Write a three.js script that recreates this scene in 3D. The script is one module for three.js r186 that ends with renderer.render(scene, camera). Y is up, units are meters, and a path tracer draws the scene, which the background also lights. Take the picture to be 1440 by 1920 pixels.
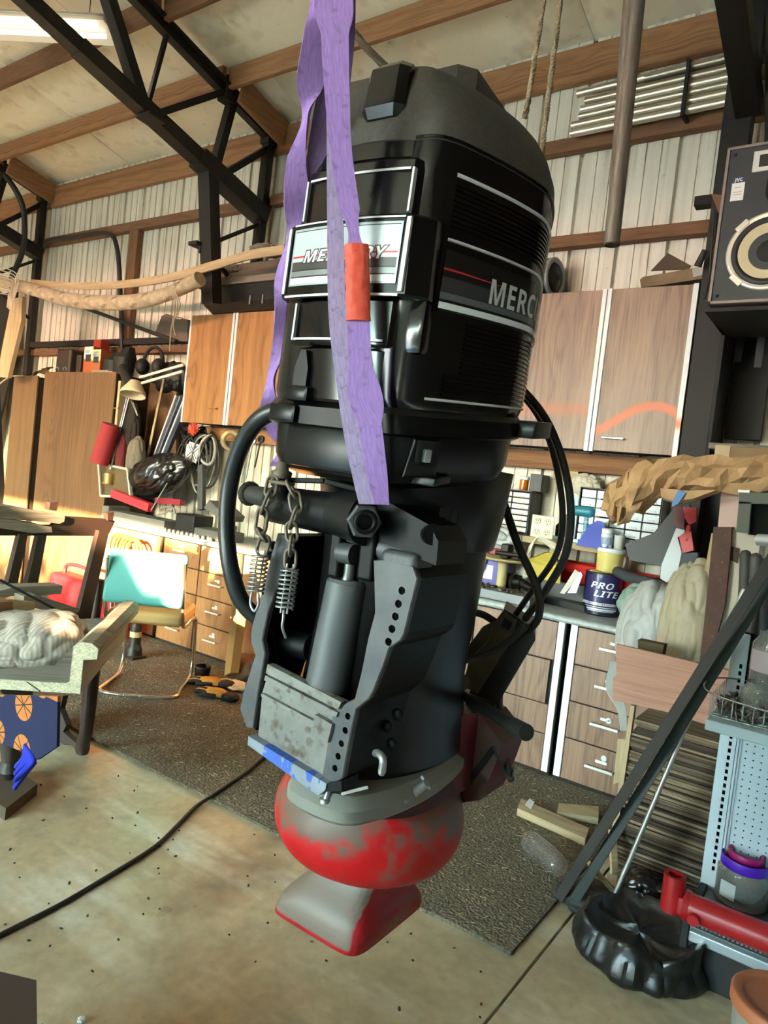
import * as THREE from 'three';
import { RoundedBoxGeometry } from 'three/addons/geometries/RoundedBoxGeometry.js';
import { mergeGeometries, mergeVertices, toCreasedNormals } from 'three/addons/utils/BufferGeometryUtils.js';
import { FontLoader } from 'three/addons/loaders/FontLoader.js';
import { TextGeometry } from 'three/addons/geometries/TextGeometry.js';
import { Sky } from 'three/addons/objects/Sky.js';
import { RectAreaLightUniformsLib } from 'three/addons/lights/RectAreaLightUniformsLib.js';

// ---------- camera, sky, sun, exposure ----------
const scene = new THREE.Scene();
const camera = new THREE.PerspectiveCamera(71.86, 1440 / 1920, 0.05, 120);
camera.position.set(0, 1.52, 0);
camera.rotation.order = 'YXZ';
camera.rotation.set(THREE.MathUtils.degToRad(-2.6), THREE.MathUtils.degToRad(34.8), Math.atan(0.112));
const renderer = new THREE.WebGLRenderer({ antialias: true });
renderer.toneMapping = THREE.LinearToneMapping;
renderer.toneMappingExposure = 1.42;
renderer.shadowMap.enabled = true;
RectAreaLightUniformsLib.init();
const sunDir = new THREE.Vector3(Math.sin(0.26), 0.222, Math.cos(0.26)).normalize();   // low sun in front of the big door
const sky = new Sky();
sky.scale.setScalar(400);
sky.material.uniforms.turbidity.value = 4;
sky.material.uniforms.rayleigh.value = 2.4;
sky.material.uniforms.mieCoefficient.value = 0.004;
sky.material.uniforms.mieDirectionalG.value = 0.7;
sky.material.uniforms.sunPosition.value.copy(sunDir);
sky.name = 'sky';
scene.add(sky);
scene.backgroundIntensity = 20.0;
const sun = new THREE.DirectionalLight(0xffdcaa, 85);
sun.position.copy(sunDir).multiplyScalar(40).add(new THREE.Vector3(-3, 0, 0));
sun.target.position.set(-3, 0, 0);
sun.castShadow = true;
sun.shadow.mapSize.set(4096, 4096);
Object.assign(sun.shadow.camera, { left: -14, right: 14, bottom: -10, top: 14, near: 1, far: 90 });
scene.add(sun, sun.target);

// ---------- helpers ----------
const V = (a) => new THREE.Vector3(a[0], a[1], a[2]);
const add3 = (a, b) => [a[0] + b[0], a[1] + b[1], a[2] + b[2]];
const lerp3 = (a, b, t) => [a[0] + (b[0] - a[0]) * t, a[1] + (b[1] - a[1]) * t, a[2] + (b[2] - a[2]) * t];
let seed = 7;
const rnd = () => { seed = (seed * 1664525 + 1013904223) >>> 0; return seed / 4294967296; };
const rr = (a, b) => a + (b - a) * rnd();
const names = {};
const numbered = (n) => { const k = (names[n] = (names[n] ?? -1) + 1); return k ? n + '_' + String(k).padStart(3, '0') : n; };
const tops = [];
function tag(o, label, category, group) {
  o.userData = { label, category }; if (group) o.userData.group = group; return o;
}
function thing(name, label, category, group) {           // a Group whose children are its parts; settle() moves its origin to its base
  const o = tag(new THREE.Group(), label, category, group);
  o.name = numbered(name); scene.add(o); tops.push(o); return o;
}
function part(parent, name, geo, mat, label) {
  const m = new THREE.Mesh(clean(geo), mat); m.name = name; m.castShadow = m.receiveShadow = true;
  if (label) m.userData.label = label;
  parent.add(m); return m;
}
function stuffPart(parent, name, geo, mat) { const m = part(parent, name, geo, mat); m.userData.kind = 'stuff'; return m; }
function solo(name, label, category, geo, mat, group) {
  const m = new THREE.Mesh(clean(geo), mat); tag(m, label, category, group);
  m.name = numbered(name); m.castShadow = m.receiveShadow = true; scene.add(m); tops.push(m); return m;
}
function struct(name, geo, mat) {
  const m = new THREE.Mesh(clean(geo), mat); m.name = numbered(name); m.userData.kind = 'structure';
  m.castShadow = m.receiveShadow = true; scene.add(m); return m;
}
const done = new Set();
function settleOne(o) {
  if (done.has(o)) return; done.add(o);
  const b = new THREE.Box3().setFromObject(o), c = b.getCenter(new THREE.Vector3()); c.y = b.min.y;
  if (o.isMesh) o.geometry.translate(-c.x, -c.y, -c.z);
  for (const k of o.children) k.position.sub(c);
  o.position.add(c);
}
const settle = () => tops.forEach(settleOne);
function copyOf(root, d, label, turn = 0, size = 1) {      // a further individual, moved by d from its source
  settleOne(root);
  const r = root.clone(); r.name = numbered(root.name.replace(/_\d{3}$/, '')); r.position.add(V(d)); r.rotation.y += turn; r.scale.multiplyScalar(size);
  r.userData = { ...root.userData }; if (label) r.userData.label = label;
  scene.add(r); return r;
}
function clean(g) {
  let o = g.index ? g.toNonIndexed() : g;
  for (const k of Object.keys(o.attributes)) if (!['position', 'normal', 'uv', 'color'].includes(k)) o.deleteAttribute(k);
  if (!o.attributes.normal) o.computeVertexNormals();
  if (!o.attributes.uv) o.setAttribute('uv', new THREE.Float32BufferAttribute(new Float32Array(o.attributes.position.count * 2), 2));
  o.morphAttributes = {}; return o;
}
const M = (...gs) => mergeGeometries(gs.flat().map((g) => { const c = clean(g); return c; }), false);
// box-projected uv in metres; the grain runs along axis (0 x, 1 y, 2 z)
function uvb(g, axis = 1, s = 1, du = 0) {
  const o = clean(g), p = o.attributes.position, n = o.attributes.normal, uv = o.attributes.uv;
  for (let i = 0; i < p.count; i += 3) {
    const fn = [0, 0, 0];
    for (let k = 0; k < 3; k++) { fn[0] += Math.abs(n.getX(i + k)); fn[1] += Math.abs(n.getY(i + k)); fn[2] += Math.abs(n.getZ(i + k)); }
    const a = fn.indexOf(Math.max(...fn)); let va = axis === a ? (a + 1) % 3 : axis; const ua = [0, 1, 2].find((q) => q !== a && q !== va);
    for (let k = 0; k < 3; k++) { const q = [p.getX(i + k), p.getY(i + k), p.getZ(i + k)]; uv.setXY(i + k, q[ua] * s + du, q[va] * s + du * 0.7); }
  }
  return o;
}
function bx(x0, x1, y0, y1, z0, z1, r = 0.004) {
  const w = Math.abs(x1 - x0), h = Math.abs(y1 - y0), d = Math.abs(z1 - z0); r = Math.min(r, w * 0.45, h * 0.45, d * 0.45);
  const g = r > 0.0004 ? new RoundedBoxGeometry(w, h, d, 1, r) : new THREE.BoxGeometry(w, h, d);
  return g.translate((x0 + x1) / 2, (y0 + y1) / 2, (z0 + z1) / 2);
}
// a bar from a to b with a w x h section, h along up
function bar(a, b, w, h, up = [0, 1, 0], r = 0.003) {
  const A = V(a), B = V(b), d = B.clone().sub(A), L = d.length(); r = Math.min(r, w * 0.4, h * 0.4);
  const g = r > 0.0005 ? new RoundedBoxGeometry(w, h, L, 1, r) : new THREE.BoxGeometry(w, h, L);
  const z = d.normalize(), x = new THREE.Vector3().crossVectors(V(up), z).normalize(), y = new THREE.Vector3().crossVectors(z, x);
  return g.applyMatrix4(new THREE.Matrix4().makeBasis(x, y, z).setPosition(A.add(B).multiplyScalar(0.5)));
}
function rod(a, b, r0, r1 = r0, seg = 16, open = false) {
  const A = V(a), B = V(b), d = B.clone().sub(A), g = new THREE.CylinderGeometry(r1, r0, d.length(), seg, 1, open);
  return g.applyQuaternion(new THREE.Quaternion().setFromUnitVectors(new THREE.Vector3(0, 1, 0), d.clone().normalize())).translate(...A.add(B).multiplyScalar(0.5).toArray());
}
function tube(pts, r, n = 48, seg = 8, closed = false) {
  const g = new THREE.TubeGeometry(new THREE.CatmullRomCurve3(pts.map(V), closed, 'centripetal'), n, r, seg, closed);
  if (closed) return g;
  const ends = [pts[0], pts[pts.length - 1]].map((p) => new THREE.SphereGeometry(r, seg, 4).translate(...p));
  return M(g, ends);
}
function lathe(prof, c, seg = 32, dir) {                    // prof: [radius, height] from the bottom up
  const g = new THREE.LatheGeometry(prof.map((p) => new THREE.Vector2(Math.max(p[0], 1e-4), p[1])), seg);
  if (dir) g.applyQuaternion(new THREE.Quaternion().setFromUnitVectors(new THREE.Vector3(0, 1, 0), V(dir).normalize()));
  return g.translate(...c);
}
// a plate: outline [x, y] (further entries ignored) extruded from z back to z - depth
function plate(pts, z, depth, bevel = 0.002, holes = []) {
  const s = new THREE.Shape(pts.map((p) => new THREE.Vector2(p[0], p[1])));
  for (const [x, y, r] of holes) { const h = new THREE.Path(); h.absarc(x, y, r, 0, Math.PI * 2, true); s.holes.push(h); }
  const g = new THREE.ExtrudeGeometry(s, { depth: Math.max(depth - 2 * bevel, 0.0005), bevelEnabled: bevel > 0, bevelThickness: bevel, bevelSize: bevel, bevelOffset: -bevel, bevelSegments: 1, curveSegments: 10 });
  return g.translate(0, 0, z - depth + bevel);
}
// outline in the plane of two axes: a polygon of 3-D points in one plane, thickened along dir
function slab3(pts, dir, bevel = 0) {
  const n = pts.length, D = V(dir), top = pts.map(V), bot = top.map((p) => p.clone().add(D)), flat = [], push = (...q) => q.forEach((p) => flat.push(p.x, p.y, p.z));
  const e1 = top[1].clone().sub(top[0]).normalize(), nn = D.clone().normalize(), e2 = new THREE.Vector3().crossVectors(nn, e1);
  const tri = THREE.ShapeUtils.triangulateShape(top.map((p) => new THREE.Vector2(p.clone().sub(top[0]).dot(e1), p.clone().sub(top[0]).dot(e2))), []);
  for (const [a, b, c] of tri) { push(top[a], top[c], top[b]); push(bot[a], bot[b], bot[c]); }
  for (let i = 0; i < n; i++) { const j = (i + 1) % n; push(top[i], top[j], bot[i], bot[i], top[j], bot[j]); }
  const g = new THREE.BufferGeometry(); g.setAttribute('position', new THREE.Float32BufferAttribute(flat, 3)); g.computeVertexNormals(); return g;
}
function loft(rings, cap0 = true, cap1 = true, crease = 0.6) {
  const n = rings[0].length, pos = [], uv = [], idx = [];
  let v = 0;
  rings.forEach((r, k) => {
    if (k) v += V(r[0]).distanceTo(V(rings[k - 1][0])); let u = 0;
    for (let i = 0; i <= n; i++) { if (i) u += V(r[i % n]).distanceTo(V(r[i - 1])); pos.push(...r[i % n]); uv.push(u, v); }
  });
  const w = n + 1;
  for (let k = 0; k + 1 < rings.length; k++) for (let i = 0; i < n; i++) { const a = k * w + i; idx.push(a, a + 1, a + w, a + w, a + 1, a + w + 1); }
  for (const [on, k, f] of [[cap0, 0, 1], [cap1, rings.length - 1, 0]]) if (on) {
    const c = rings[k].reduce((s, p) => add3(s, p), [0, 0, 0]).map((q) => q / n), at = pos.length / 3; pos.push(...c); uv.push(0, 0);
    for (let i = 0; i < n; i++) idx.push(...(f ? [at, k * w + i + 1, k * w + i] : [at, k * w + i, k * w + i + 1]));
  }
  const g = new THREE.BufferGeometry(); g.setAttribute('position', new THREE.Float32BufferAttribute(pos, 3)); g.setAttribute('uv', new THREE.Float32BufferAttribute(uv, 2)); g.setIndex(idx);
  return crease ? toCreasedNormals(g, crease) : (g.computeVertexNormals(), g);
}
// a strap: centres, half-width vectors, thickness
function strap(cs, hw, th, n = 80) {
  const c = new THREE.CatmullRomCurve3(cs.map(V)), h = new THREE.CatmullRomCurve3(hw.map(V)), rings = [];
  for (let i = 0; i <= n; i++) {
    const t = i / n, p = c.getPoint(t), a = h.getPoint(t), d = c.getTangent(t), nn = new THREE.Vector3().crossVectors(d, a).normalize().multiplyScalar(th / 2);
    const q = (s, k) => p.clone().addScaledVector(a, s).addScaledVector(nn, k).toArray();
    rings.push([q(-1, 1), q(-0.5, 1), q(0, 1), q(0.5, 1), q(1, 1), q(1, -1), q(0.5, -1), q(0, -1), q(-0.5, -1), q(-1, -1)]);
  }
  return loft(rings, true, true, 0.9);
}
function warp(g, fn, crease) {
  const p = g.attributes.position;
  for (let i = 0; i < p.count; i++) { const q = fn(p.getX(i), p.getY(i), p.getZ(i)); p.setXYZ(i, q[0], q[1], q[2]); }
  if (crease) return toCreasedNormals(g, 0.5);
  g.computeVertexNormals(); return g;
}
// ---------- noise and textures ----------
const hsh = (x, y, s) => { let h = (Math.imul(x, 374761393) + Math.imul(y, 668265263) + Math.imul(s, 974634121)) | 0; h = Math.imul(h ^ (h >>> 13), 1274126177); h ^= h >>> 16; return (h >>> 0) / 4294967296; };
function vn(x, y, per, s = 0, pery = per) {                 // tiling value noise: per cells across
  const X = Math.floor(x), Y = Math.floor(y), fx = x - X, fy = y - Y, u = fx * fx * (3 - 2 * fx), v = fy * fy * (3 - 2 * fy), m = (a, b) => ((a % b) + b) % b;
  const a = hsh(m(X, per), m(Y, pery), s), b = hsh(m(X + 1, per), m(Y, pery), s), c = hsh(m(X, per), m(Y + 1, pery), s), d = hsh(m(X + 1, per), m(Y + 1, pery), s);
  return a + (b - a) * u + (c - a) * v + (a - b - c + d) * u * v;
}
function fbm(u, v, f, oct = 4, s = 0, fy = f) { let a = 0, w = 0.5, t = 0; for (let i = 0; i < oct; i++) { a += w * vn(u * f, v * fy, f, s + i, fy); t += w; w *= 0.55; f *= 2; fy *= 2; } return a / t; }
function n3(x, y, z, s = 0) {
  const Z = Math.floor(z), f = z - Z, w = f * f * (3 - 2 * f); return vn(x, y, 4096, s + Z * 57) * (1 - w) + vn(x, y, 4096, s + (Z + 1) * 57) * w;
}
function tex(w, h, fn, size = 1, sizeV = size, srgb = true) {
  const d = new Uint8Array(w * h * 4);
  for (let j = 0; j < h; j++) for (let i = 0; i < w; i++) { const c = fn(i / w, j / h), k = (j * w + i) * 4; for (let q = 0; q < 3; q++) d[k + q] = Math.max(0, Math.min(255, c[q] * 255)); d[k + 3] = 255; }
  const t = new THREE.DataTexture(d, w, h); t.wrapS = t.wrapT = THREE.RepeatWrapping; t.magFilter = THREE.LinearFilter; t.minFilter = THREE.LinearMipmapLinearFilter; t.generateMipmaps = true;
  if (srgb) t.colorSpace = THREE.SRGBColorSpace; t.repeat.set(1 / size, 1 / sizeV); t.needsUpdate = true; return t;
}
function print(w, h, draw) {                               // flat print: lettering, labels
  const c = document.createElement('canvas'); c.width = w; c.height = h; draw(c.getContext('2d'), w, h);
  const t = new THREE.CanvasTexture(c); t.colorSpace = THREE.SRGBColorSpace; t.anisotropy = 4; return t;
}
const mix = (a, b, t) => a.map((q, i) => q + (b[i] - q) * Math.max(0, Math.min(1, t)));
const hex = (h) => [(h >> 16 & 255) / 255, (h >> 8 & 255) / 255, (h & 255) / 255];
const mat = (color, roughness = 0.6, metalness = 0, o = {}) => new THREE.MeshStandardMaterial({ color, roughness, metalness, ...o });
const phys = (color, roughness, metalness, o) => new THREE.MeshPhysicalMaterial({ color, roughness, metalness, ...o });
// wood: v runs along the grain
function wood(light, dark, size, o = {}) {
  const { lines = 46, arch = 0.5, contrast = 1, rough = 0.55, s = 1 } = o, a = hex(light), b = hex(dark);
  const map = tex(512, 512, (u, v) => {
    const wob = (fbm(u, v, 3, 2, s, 2) - 0.5) * 0.25, uu = u + wob * 0.35;
    const ring = Math.sin((uu * lines + arch * 9 * Math.pow(fbm(uu, v, 4, 2, s + 9, 1), 2)) * Math.PI) * 0.5 + 0.5;
    const fine = vn(u * 220, v * 5, 220, s + 3, 5), band = fbm(u, v, 5, 2, s + 5, 1);
    return mix(a, b, contrast * (0.30 * ring * ring * band * 1.6 + 0.50 * fine * fine + 0.4 * (band - 0.35)));
  }, size);
  return mat(0xffffff, rough, 0, { map });
}
const canvasSide = THREE.DoubleSide;
// ---------- materials of the building ----------
const matConcrete = mat(0xffffff, 0.55, 0, {
  map: tex(1024, 1024, (u, v) => {
    const big = fbm(u, v, 3, 3, 1), mid = fbm(u, v, 14, 4, 7), fine = fbm(u, v, 120, 2, 13), streak = fbm(u, v, 6, 4, 21, 26);
    let c = mix([0.53, 0.465, 0.355], [0.76, 0.69, 0.555], big * 0.6 + mid * 0.6);
    c = mix(c, [0.88, 0.87, 0.81], Math.max(0, streak - 0.52) * 4.2 * big);
    const sp = vn(u * 300, v * 300, 300, 31); c = mix(c, [0.33, 0.29, 0.23], sp > 0.93 ? (sp - 0.93) * 8 * mid : 0);
    c = mix(c, [0.38, 0.33, 0.27], Math.max(0, fbm(u, v, 9, 4, 41) - 0.62) * 3);
    return c.map((q) => q * (0.93 + 0.14 * fine));
  }, 3.2),
  roughnessMap: tex(256, 256, (u, v) => { const r = 0.42 + 0.5 * fbm(u, v, 12, 3, 51); return [r, r, r]; }, 2.1, 2.1, false),
  bumpMap: tex(512, 512, (u, v) => { const r = fbm(u, v, 24, 4, 61); return [r, r, r]; }, 1.7, 1.7, false), bumpScale: 0.004,
});
const matCarpet = mat(0xffffff, 0.98, 0, {
  map: tex(512, 512, (u, v) => {
    const f = vn(u * 240, v * 240, 240, 3), g = fbm(u, v, 6, 4, 5), loop = Math.sin(v * 512) * 0.5 + 0.5;
    let c = mix([0.19, 0.172, 0.138], [0.53, 0.485, 0.395], f * 0.7 + loop * 0.1 + g * 0.35);
    const s = vn(u * 90 + v * 40, v * 130, 512, 9); if (s > 0.965) c = mix(c, [0.62, 0.56, 0.44], 0.7);
    return c;
  }, 1.3),
  bumpMap: tex(256, 256, (u, v) => { const r = vn(u * 120, v * 120, 120, 4); return [r, r, r]; }, 0.7, 0.7, false), bumpScale: 0.006,
});
const matSheet = mat(0xffffff, 0.55, 0.1, {
  map: tex(512, 512, (u, v) => {
    const st = fbm(u, v, 46, 3, 2, 3), bl = fbm(u, v, 5, 4, 8), run = fbm(u, v, 90, 2, 15, 4);
    let c = mix([0.80, 0.77, 0.70], [0.92, 0.90, 0.85], st);
    c = mix(c, [0.50, 0.45, 0.38], Math.max(0, run - 0.5) * 1.7 * Math.max(0, bl - 0.3) * 2);
    const sp = vn(u * 110, v * 60, 110, 23, 60); return mix(c, [0.35, 0.31, 0.26], sp > 0.955 ? 0.35 * bl : 0);
  }, 1.8, 2.4),
});
const matInsul = mat(0xffffff, 0.7, 0, {
  map: tex(512, 512, (u, v) => {
    const a = fbm(u, v, 4, 4, 3), b = fbm(u, v, 16, 3, 9); let c = mix([0.90, 0.85, 0.73], [0.97, 0.94, 0.86], a);
    c = mix(c, [0.55, 0.47, 0.36], Math.max(0, b - 0.6) * 1.1);
    const sp = vn(u * 60 + v * 9, v * 46, 512, 17); if (sp > 0.95) c = mix(c, [0.38, 0.31, 0.24], (sp - 0.95) * 9 * b);
    return c;
  }, 2.2),
  bumpMap: tex(256, 256, (u, v) => { const r = fbm(u, v, 5, 4, 23); return [r, r, r]; }, 1.6, 1.6, false), bumpScale: 0.03,
});
const lumber = wood(0x9f734c, 0x6a4227, 0.55, { lines: 16, arch: 0.9, s: 11, rough: 0.75 });
const lumberDark = wood(0x7d583c, 0x50321f, 0.6, { lines: 14, arch: 0.8, s: 12, rough: 0.8 });
const lumberPale = wood(0xb9a684, 0x8a7250, 0.5, { lines: 14, arch: 0.8, s: 13, rough: 0.8 });
const greyWood = wood(0x8d8579, 0x5d564c, 0.5, { lines: 20, arch: 0.7, s: 14, rough: 0.9 });
const oak = wood(0xa97a4e, 0x724827, 0.62, { lines: 20, arch: 1.1, s: 15, rough: 0.42 });
const walnut = wood(0x957660, 0x583e30, 0.62, { lines: 20, arch: 1.1, s: 19, rough: 0.42 });
const steelBlack = mat(0x17120f, 0.6, 0.25);
const steelBlackDusty = mat(0x1f1a17, 0.8, 0.1);

// ---------- ground, floor, carpet ----------
const gravel = mat(0xffffff, 0.95, 0, { map: tex(256, 256, (u, v) => mix([0.84, 0.80, 0.71], [0.95, 0.92, 0.85], fbm(u, v, 24, 3, 4)), 3) });
const ground = struct('ground', uvb(new THREE.BoxGeometry(120, 0.3, 120).translate(-3, -0.36, 10)), gravel);
const floor = struct('floor', bx(-11.3, 2.5, -0.2, -0.02, -4.35, 7.25, 0), mat(0x3a352d, 0.95));
for (const [x0, x1] of [[-11.3, -6.75], [-6.75, -3.75], [-3.75, -0.75], [-0.75, 2.5]]) for (const [z0, z1] of [[-4.34, 0.9], [0.9, 4], [4, 7.25]])
  part(floor, 'concrete_slab', uvb(bx(x0 + 0.004, x1 - 0.004, -0.03, 0, z0 + 0.004, z1 - 0.004, 0.003), 2), matConcrete);

// ---------- walls ----------
function sheetProfile(x0, w, y0, y1) {                     // one ribbed sheet seen from inside: the ribs lead away from the room
  const prof = []; const N = 3;
  for (let k = 0; k < N; k++) {
    const a = x0 + (k * w) / N, p = w / N;
    prof.push([a, 0], [a + p * 0.02, -0.034], [a + p * 0.075, -0.034], [a + p * 0.10, 0], [a + p * 0.38, 0], [a + p * 0.385, -0.010], [a + p * 0.41, -0.010], [a + p * 0.42, 0], [a + p * 0.68, 0], [a + p * 0.685, -0.010], [a + p * 0.71, -0.010], [a + p * 0.72, 0]);
  }
  prof.push([x0 + w - 0.002, 0]);
  const pos = [], uv = [], idx = [];
  prof.forEach(([x, z], i) => { pos.push(x, y0, z, x, y1, z); uv.push(x, y0, x, y1); if (i) { const a = i * 2; idx.push(a - 2, a, a - 1, a - 1, a, a + 1); } });
  const g = new THREE.BufferGeometry(); g.setAttribute('position', new THREE.Float32BufferAttribute(pos, 3)); g.setAttribute('uv', new THREE.Float32BufferAttribute(uv, 2)); g.setIndex(idx);
  return toCreasedNormals(g, 0.2);
}
const outer = mat(0x9a8f80, 0.8);
const wallBack = struct('wall_back', bx(-11.4, 2.6, 0, 4.42, -4.42, -4.36, 0), outer);
for (let x = -11.4; x < 2.5; x += 0.9) part(wallBack, 'wall_sheet', sheetProfile(x, Math.min(0.9, 2.6 - x), 0.0, 4.4).translate(0, 0, -4.3), matSheet);
const gable = [[-4.42, 0], [-4.42, 4.4], [1.5, 5.83], [7.4, 4.4], [7.4, 0]];
for (const [side, x, d] of [['left', -11.4, -0.1], ['right', 2.6, 0.1]])
  struct('wall_' + side, uvb(slab3(gable.map(([z, y]) => [x, y, z]), [d, 0, 0]), 1), side === 'left' ? matSheet : mat(0x4a3a2c, 0.9));
struct('wall_front', uvb(M(bx(-11.4, -6.6, 0, 4.4, 7.3, 7.4, 0), bx(-0.3, 2.6, 0, 4.4, 7.3, 7.4, 0), bx(-6.6, -0.3, 3.45, 4.4, 7.3, 7.4, 0)), 1), matSheet);

// ---------- ceiling, purlins, girts ----------
const roofY = (z) => 4.40 + 0.242 * (z + 4.3);
const ceiling = struct('ceiling', M(slab3([[-11.5, roofY(-4.5) + 0.05, -4.5], [-11.5, roofY(1.5) + 0.05, 1.5], [2.7, roofY(1.5) + 0.05, 1.5], [2.7, roofY(-4.5) + 0.05, -4.5]], [0, 0.08, 0]),
  slab3([[-11.5, roofY(1.5) + 0.05, 1.5], [-11.5, roofY(-4.5) + 0.05, 7.5], [2.7, roofY(-4.5) + 0.05, 7.5], [2.7, roofY(1.5) + 0.05, 1.5]], [0, 0.08, 0])), outer);
const purlinZ = [-3.70, -3.08, -2.46, -1.84, -1.22, -0.6, 0.02, 0.64, 1.26];
for (let x = -11.4; x < 2.6; x += 1.2) for (const s of [0, 1]) {
  const g = new THREE.PlaneGeometry(1.2, 1, 10, 80); g.translate(0.5 * 1.2, 0, 0);
  warp(g, (px, py) => {
    const t = py + 0.5, z = s ? 1.5 + t * 5.9 : -4.33 + t * 5.83, zz = s ? 3 - z : z, ph = ((zz + 3.7) / 0.62) * Math.PI;
    const seam = Math.pow(Math.abs(px / 1.2 - 0.5) * 2, 6), sag = 0.02 * Math.abs(Math.sin(ph)) * (0.6 + n3(px * 2 + x * 3, z * 1.2, 1)) + 0.02 * (n3(px * 1.7 + x, z * 2.1, 5) - 0.5);
    return [x + px * 0.998, roofY(zz) - sag * (1 - seam * 0.7) + 0.018 * seam, z];
  });
  const p = g.attributes.position, uv = g.attributes.uv; for (let i = 0; i < p.count; i++) uv.setXY(i, p.getX(i), p.getZ(i) + x * 0.37);
  part(ceiling, 'insulation_sheet', g, matInsul);
}
const bays = [[-11.4, -7.93, 'far'], [-7.93, -4.46, 'second'], [-4.46, -0.92, 'wide'], [-0.92, 2.55, 'near']];
const nth = ['lowest', 'second', 'third', 'fourth', 'fifth', 'sixth', 'seventh', 'eighth', 'ninth'];
const bayName = ['beyond the corner truss', 'between the corner truss and the middle truss', 'above the hanging motor', 'past the speaker truss'];
purlinZ.slice(0, 4).forEach((z, i) => bays.forEach(([a, b], k) => {
  const y = roofY(z) - 0.17, o = (k % 2) * 0.045;
  const g = bar([a + 0.01, y + 0.075, z + o], [b - 0.01, y + 0.075, z + o], 0.042, 0.15, [0, 1, 0.1]);
  solo('roof_purlin', `wooden roof purlin, ${nth[i]} up the slope, ${bayName[k]}`, 'beam', uvb(g, 0, 1, i * 0.31 + k * 0.17), i % 2 ? lumberDark : lumber, 'wooden roof purlins');
}));
bays.forEach(([a, b], k) => {
  solo('eave_beam', `reddish wooden eave board, ${bayName[k]}`, 'beam', uvb(bx(a + 0.02, b - 0.02, 4.12, 4.34, -4.29, -4.24), 0, 1, k * 0.21), lumber, 'eave boards');
  solo('wall_girt', `upper wooden wall girt, ${bayName[k]}`, 'beam', uvb(bx(a + 0.02, b - 0.02, 3.69, 3.775, -4.297, -4.225), 0, 1, k * 0.3), lumberDark, 'wall girts');
  if (k > 1) solo('wall_girt', `middle wooden wall girt, ${bayName[k]}`, 'beam', uvb(bx(a + 0.02, b - 0.02, 3.09, 3.165, -4.297, -4.225), 0, 1, k * 0.4), lumberDark, 'wall girts');
  else solo('wall_girt', `lower wooden wall girt, ${bayName[k]}`, 'beam', uvb(bx(a + 0.02, b - 0.02, 2.47, 2.535, -4.297, -4.2), 0, 1, k * 0.4), lumberDark, 'wall girts');
});
// the block of lumber that packs each truss end out to the eave
for (const [x, w] of [[-4.36, 'the middle truss'], [-7.86, 'the corner truss']])
  solo('rafter_block', `reddish sloping board bolted beside the top chord of ${w}`, 'board', uvb(bar([x, 4.25, -4.24], [x, 4.37, -3.74], 0.04, 0.2), 2), lumber, 'rafter blocks');
solo('wall_stud', 'dark brown wooden post standing on the metal wall behind the driftwood pole', 'post', uvb(bar([-6.30, 2.53, -4.26], [-6.30, 3.69, -4.26], 0.14, 0.06, [0, 0, 1]), 1), lumberDark);

// ---------- steel trusses ----------
function truss(x, label, foot) {
  const t = thing('steel_truss', label, 'truss', 'black steel roof trusses');
  const P = (y, z) => [x, y, z], sl = 0.242, top = (z) => 4.215 + sl * (z + 4.339), bot = (z) => 3.572 + 0.26 * (z + 4.3);
  part(t, 'top_chord', M(bar(P(top(-4.25), -4.25), P(top(1.4), 1.4), 0.075, 0.075), bar([x + 0.02, top(-4.25) + 0.03, -4.25], [x + 0.02, top(1.4) + 0.03, 1.4], 0.12, 0.012)), steelBlack);
  part(t, 'bottom_chord', M(bar(P(bot(-4.22), -4.22), P(bot(-3.5), -3.5), 0.15, 0.13), bar(P(bot(-3.5), -3.5), P(bot(-2.5), -2.5), 0.12, 0.1), bar(P(bot(-2.5), -2.5), P(bot(1.4), 1.4), 0.1, 0.09), bar([x + 0.03, bot(-3.05) - 0.06, -3.12], [x + 0.03, bot(-3.05) - 0.05, -2.98], 0.16, 0.02)), steelBlack);
  for (const [y0, z0, y1, z1, w] of [[top(-2.55), -2.55, bot(-3.0), -3.0, 0.09], [top(-3.14), -3.14, bot(-3.03), -3.03, 0.035], [top(-3.70), -3.70, bot(-3.08), -3.08, 0.06], [top(-3.78), -3.78, bot(-3.66), -3.66, 0.075], [top(-4.28), -4.28, bot(-3.72), -3.72, 0.06], [top(-2.5), -2.5, bot(-1.7), -1.7, 0.06], [top(-1.0), -1.0, bot(-1.7), -1.7, 0.06]])
    part(t, 'web_bar', bar(P(y0, z0), P(y1, z1), w, w * 0.8), steelBlack);
  for (const z of [-3.72, -4.2]) part(t, 'gusset_plate', bx(x - 0.05, x + 0.05, top(z) - 0.07, top(z) + 0.11, z - 0.04, z + 0.05, 0.002), steelBlackDusty);
  part(t, 'column', bar(P(foot, -3.66 - (3.7 - foot) * 0.12), P(bot(-3.62) - 0.02, -3.61), 0.13, 0.10, [0, 0, 1]), steelBlack);
  part(t, 'rear_column', bar(P(foot, -4.2), P(top(-4.2), -4.2), 0.08, 0.07, [0, 0, 1]), steelBlack);
  for (const [a, b] of [[[3.20, -3.7], [3.52, -4.18]], [[3.13, -3.7], [2.86, -4.18]]]) part(t, 'lacing_bar', bar(P(...a), P(...b), 0.03, 0.03), steelBlack);
  part(t, 'cleat', M(bx(x - 0.14, x - 0.04, 3.17, 3.20, -3.73, -3.6, 0.002), bx(x - 0.07, x - 0.05, 3.12, 3.2, -3.73, -3.65, 0.002)), steelBlackDusty);
  return t;
}
truss(-4.5, 'black steel roof truss rising from a column beside the rooftop cargo box', 2.75);
truss(-8.0, 'black steel roof truss on the column at the far corner over the tall cabinets', 0.005);
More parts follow.
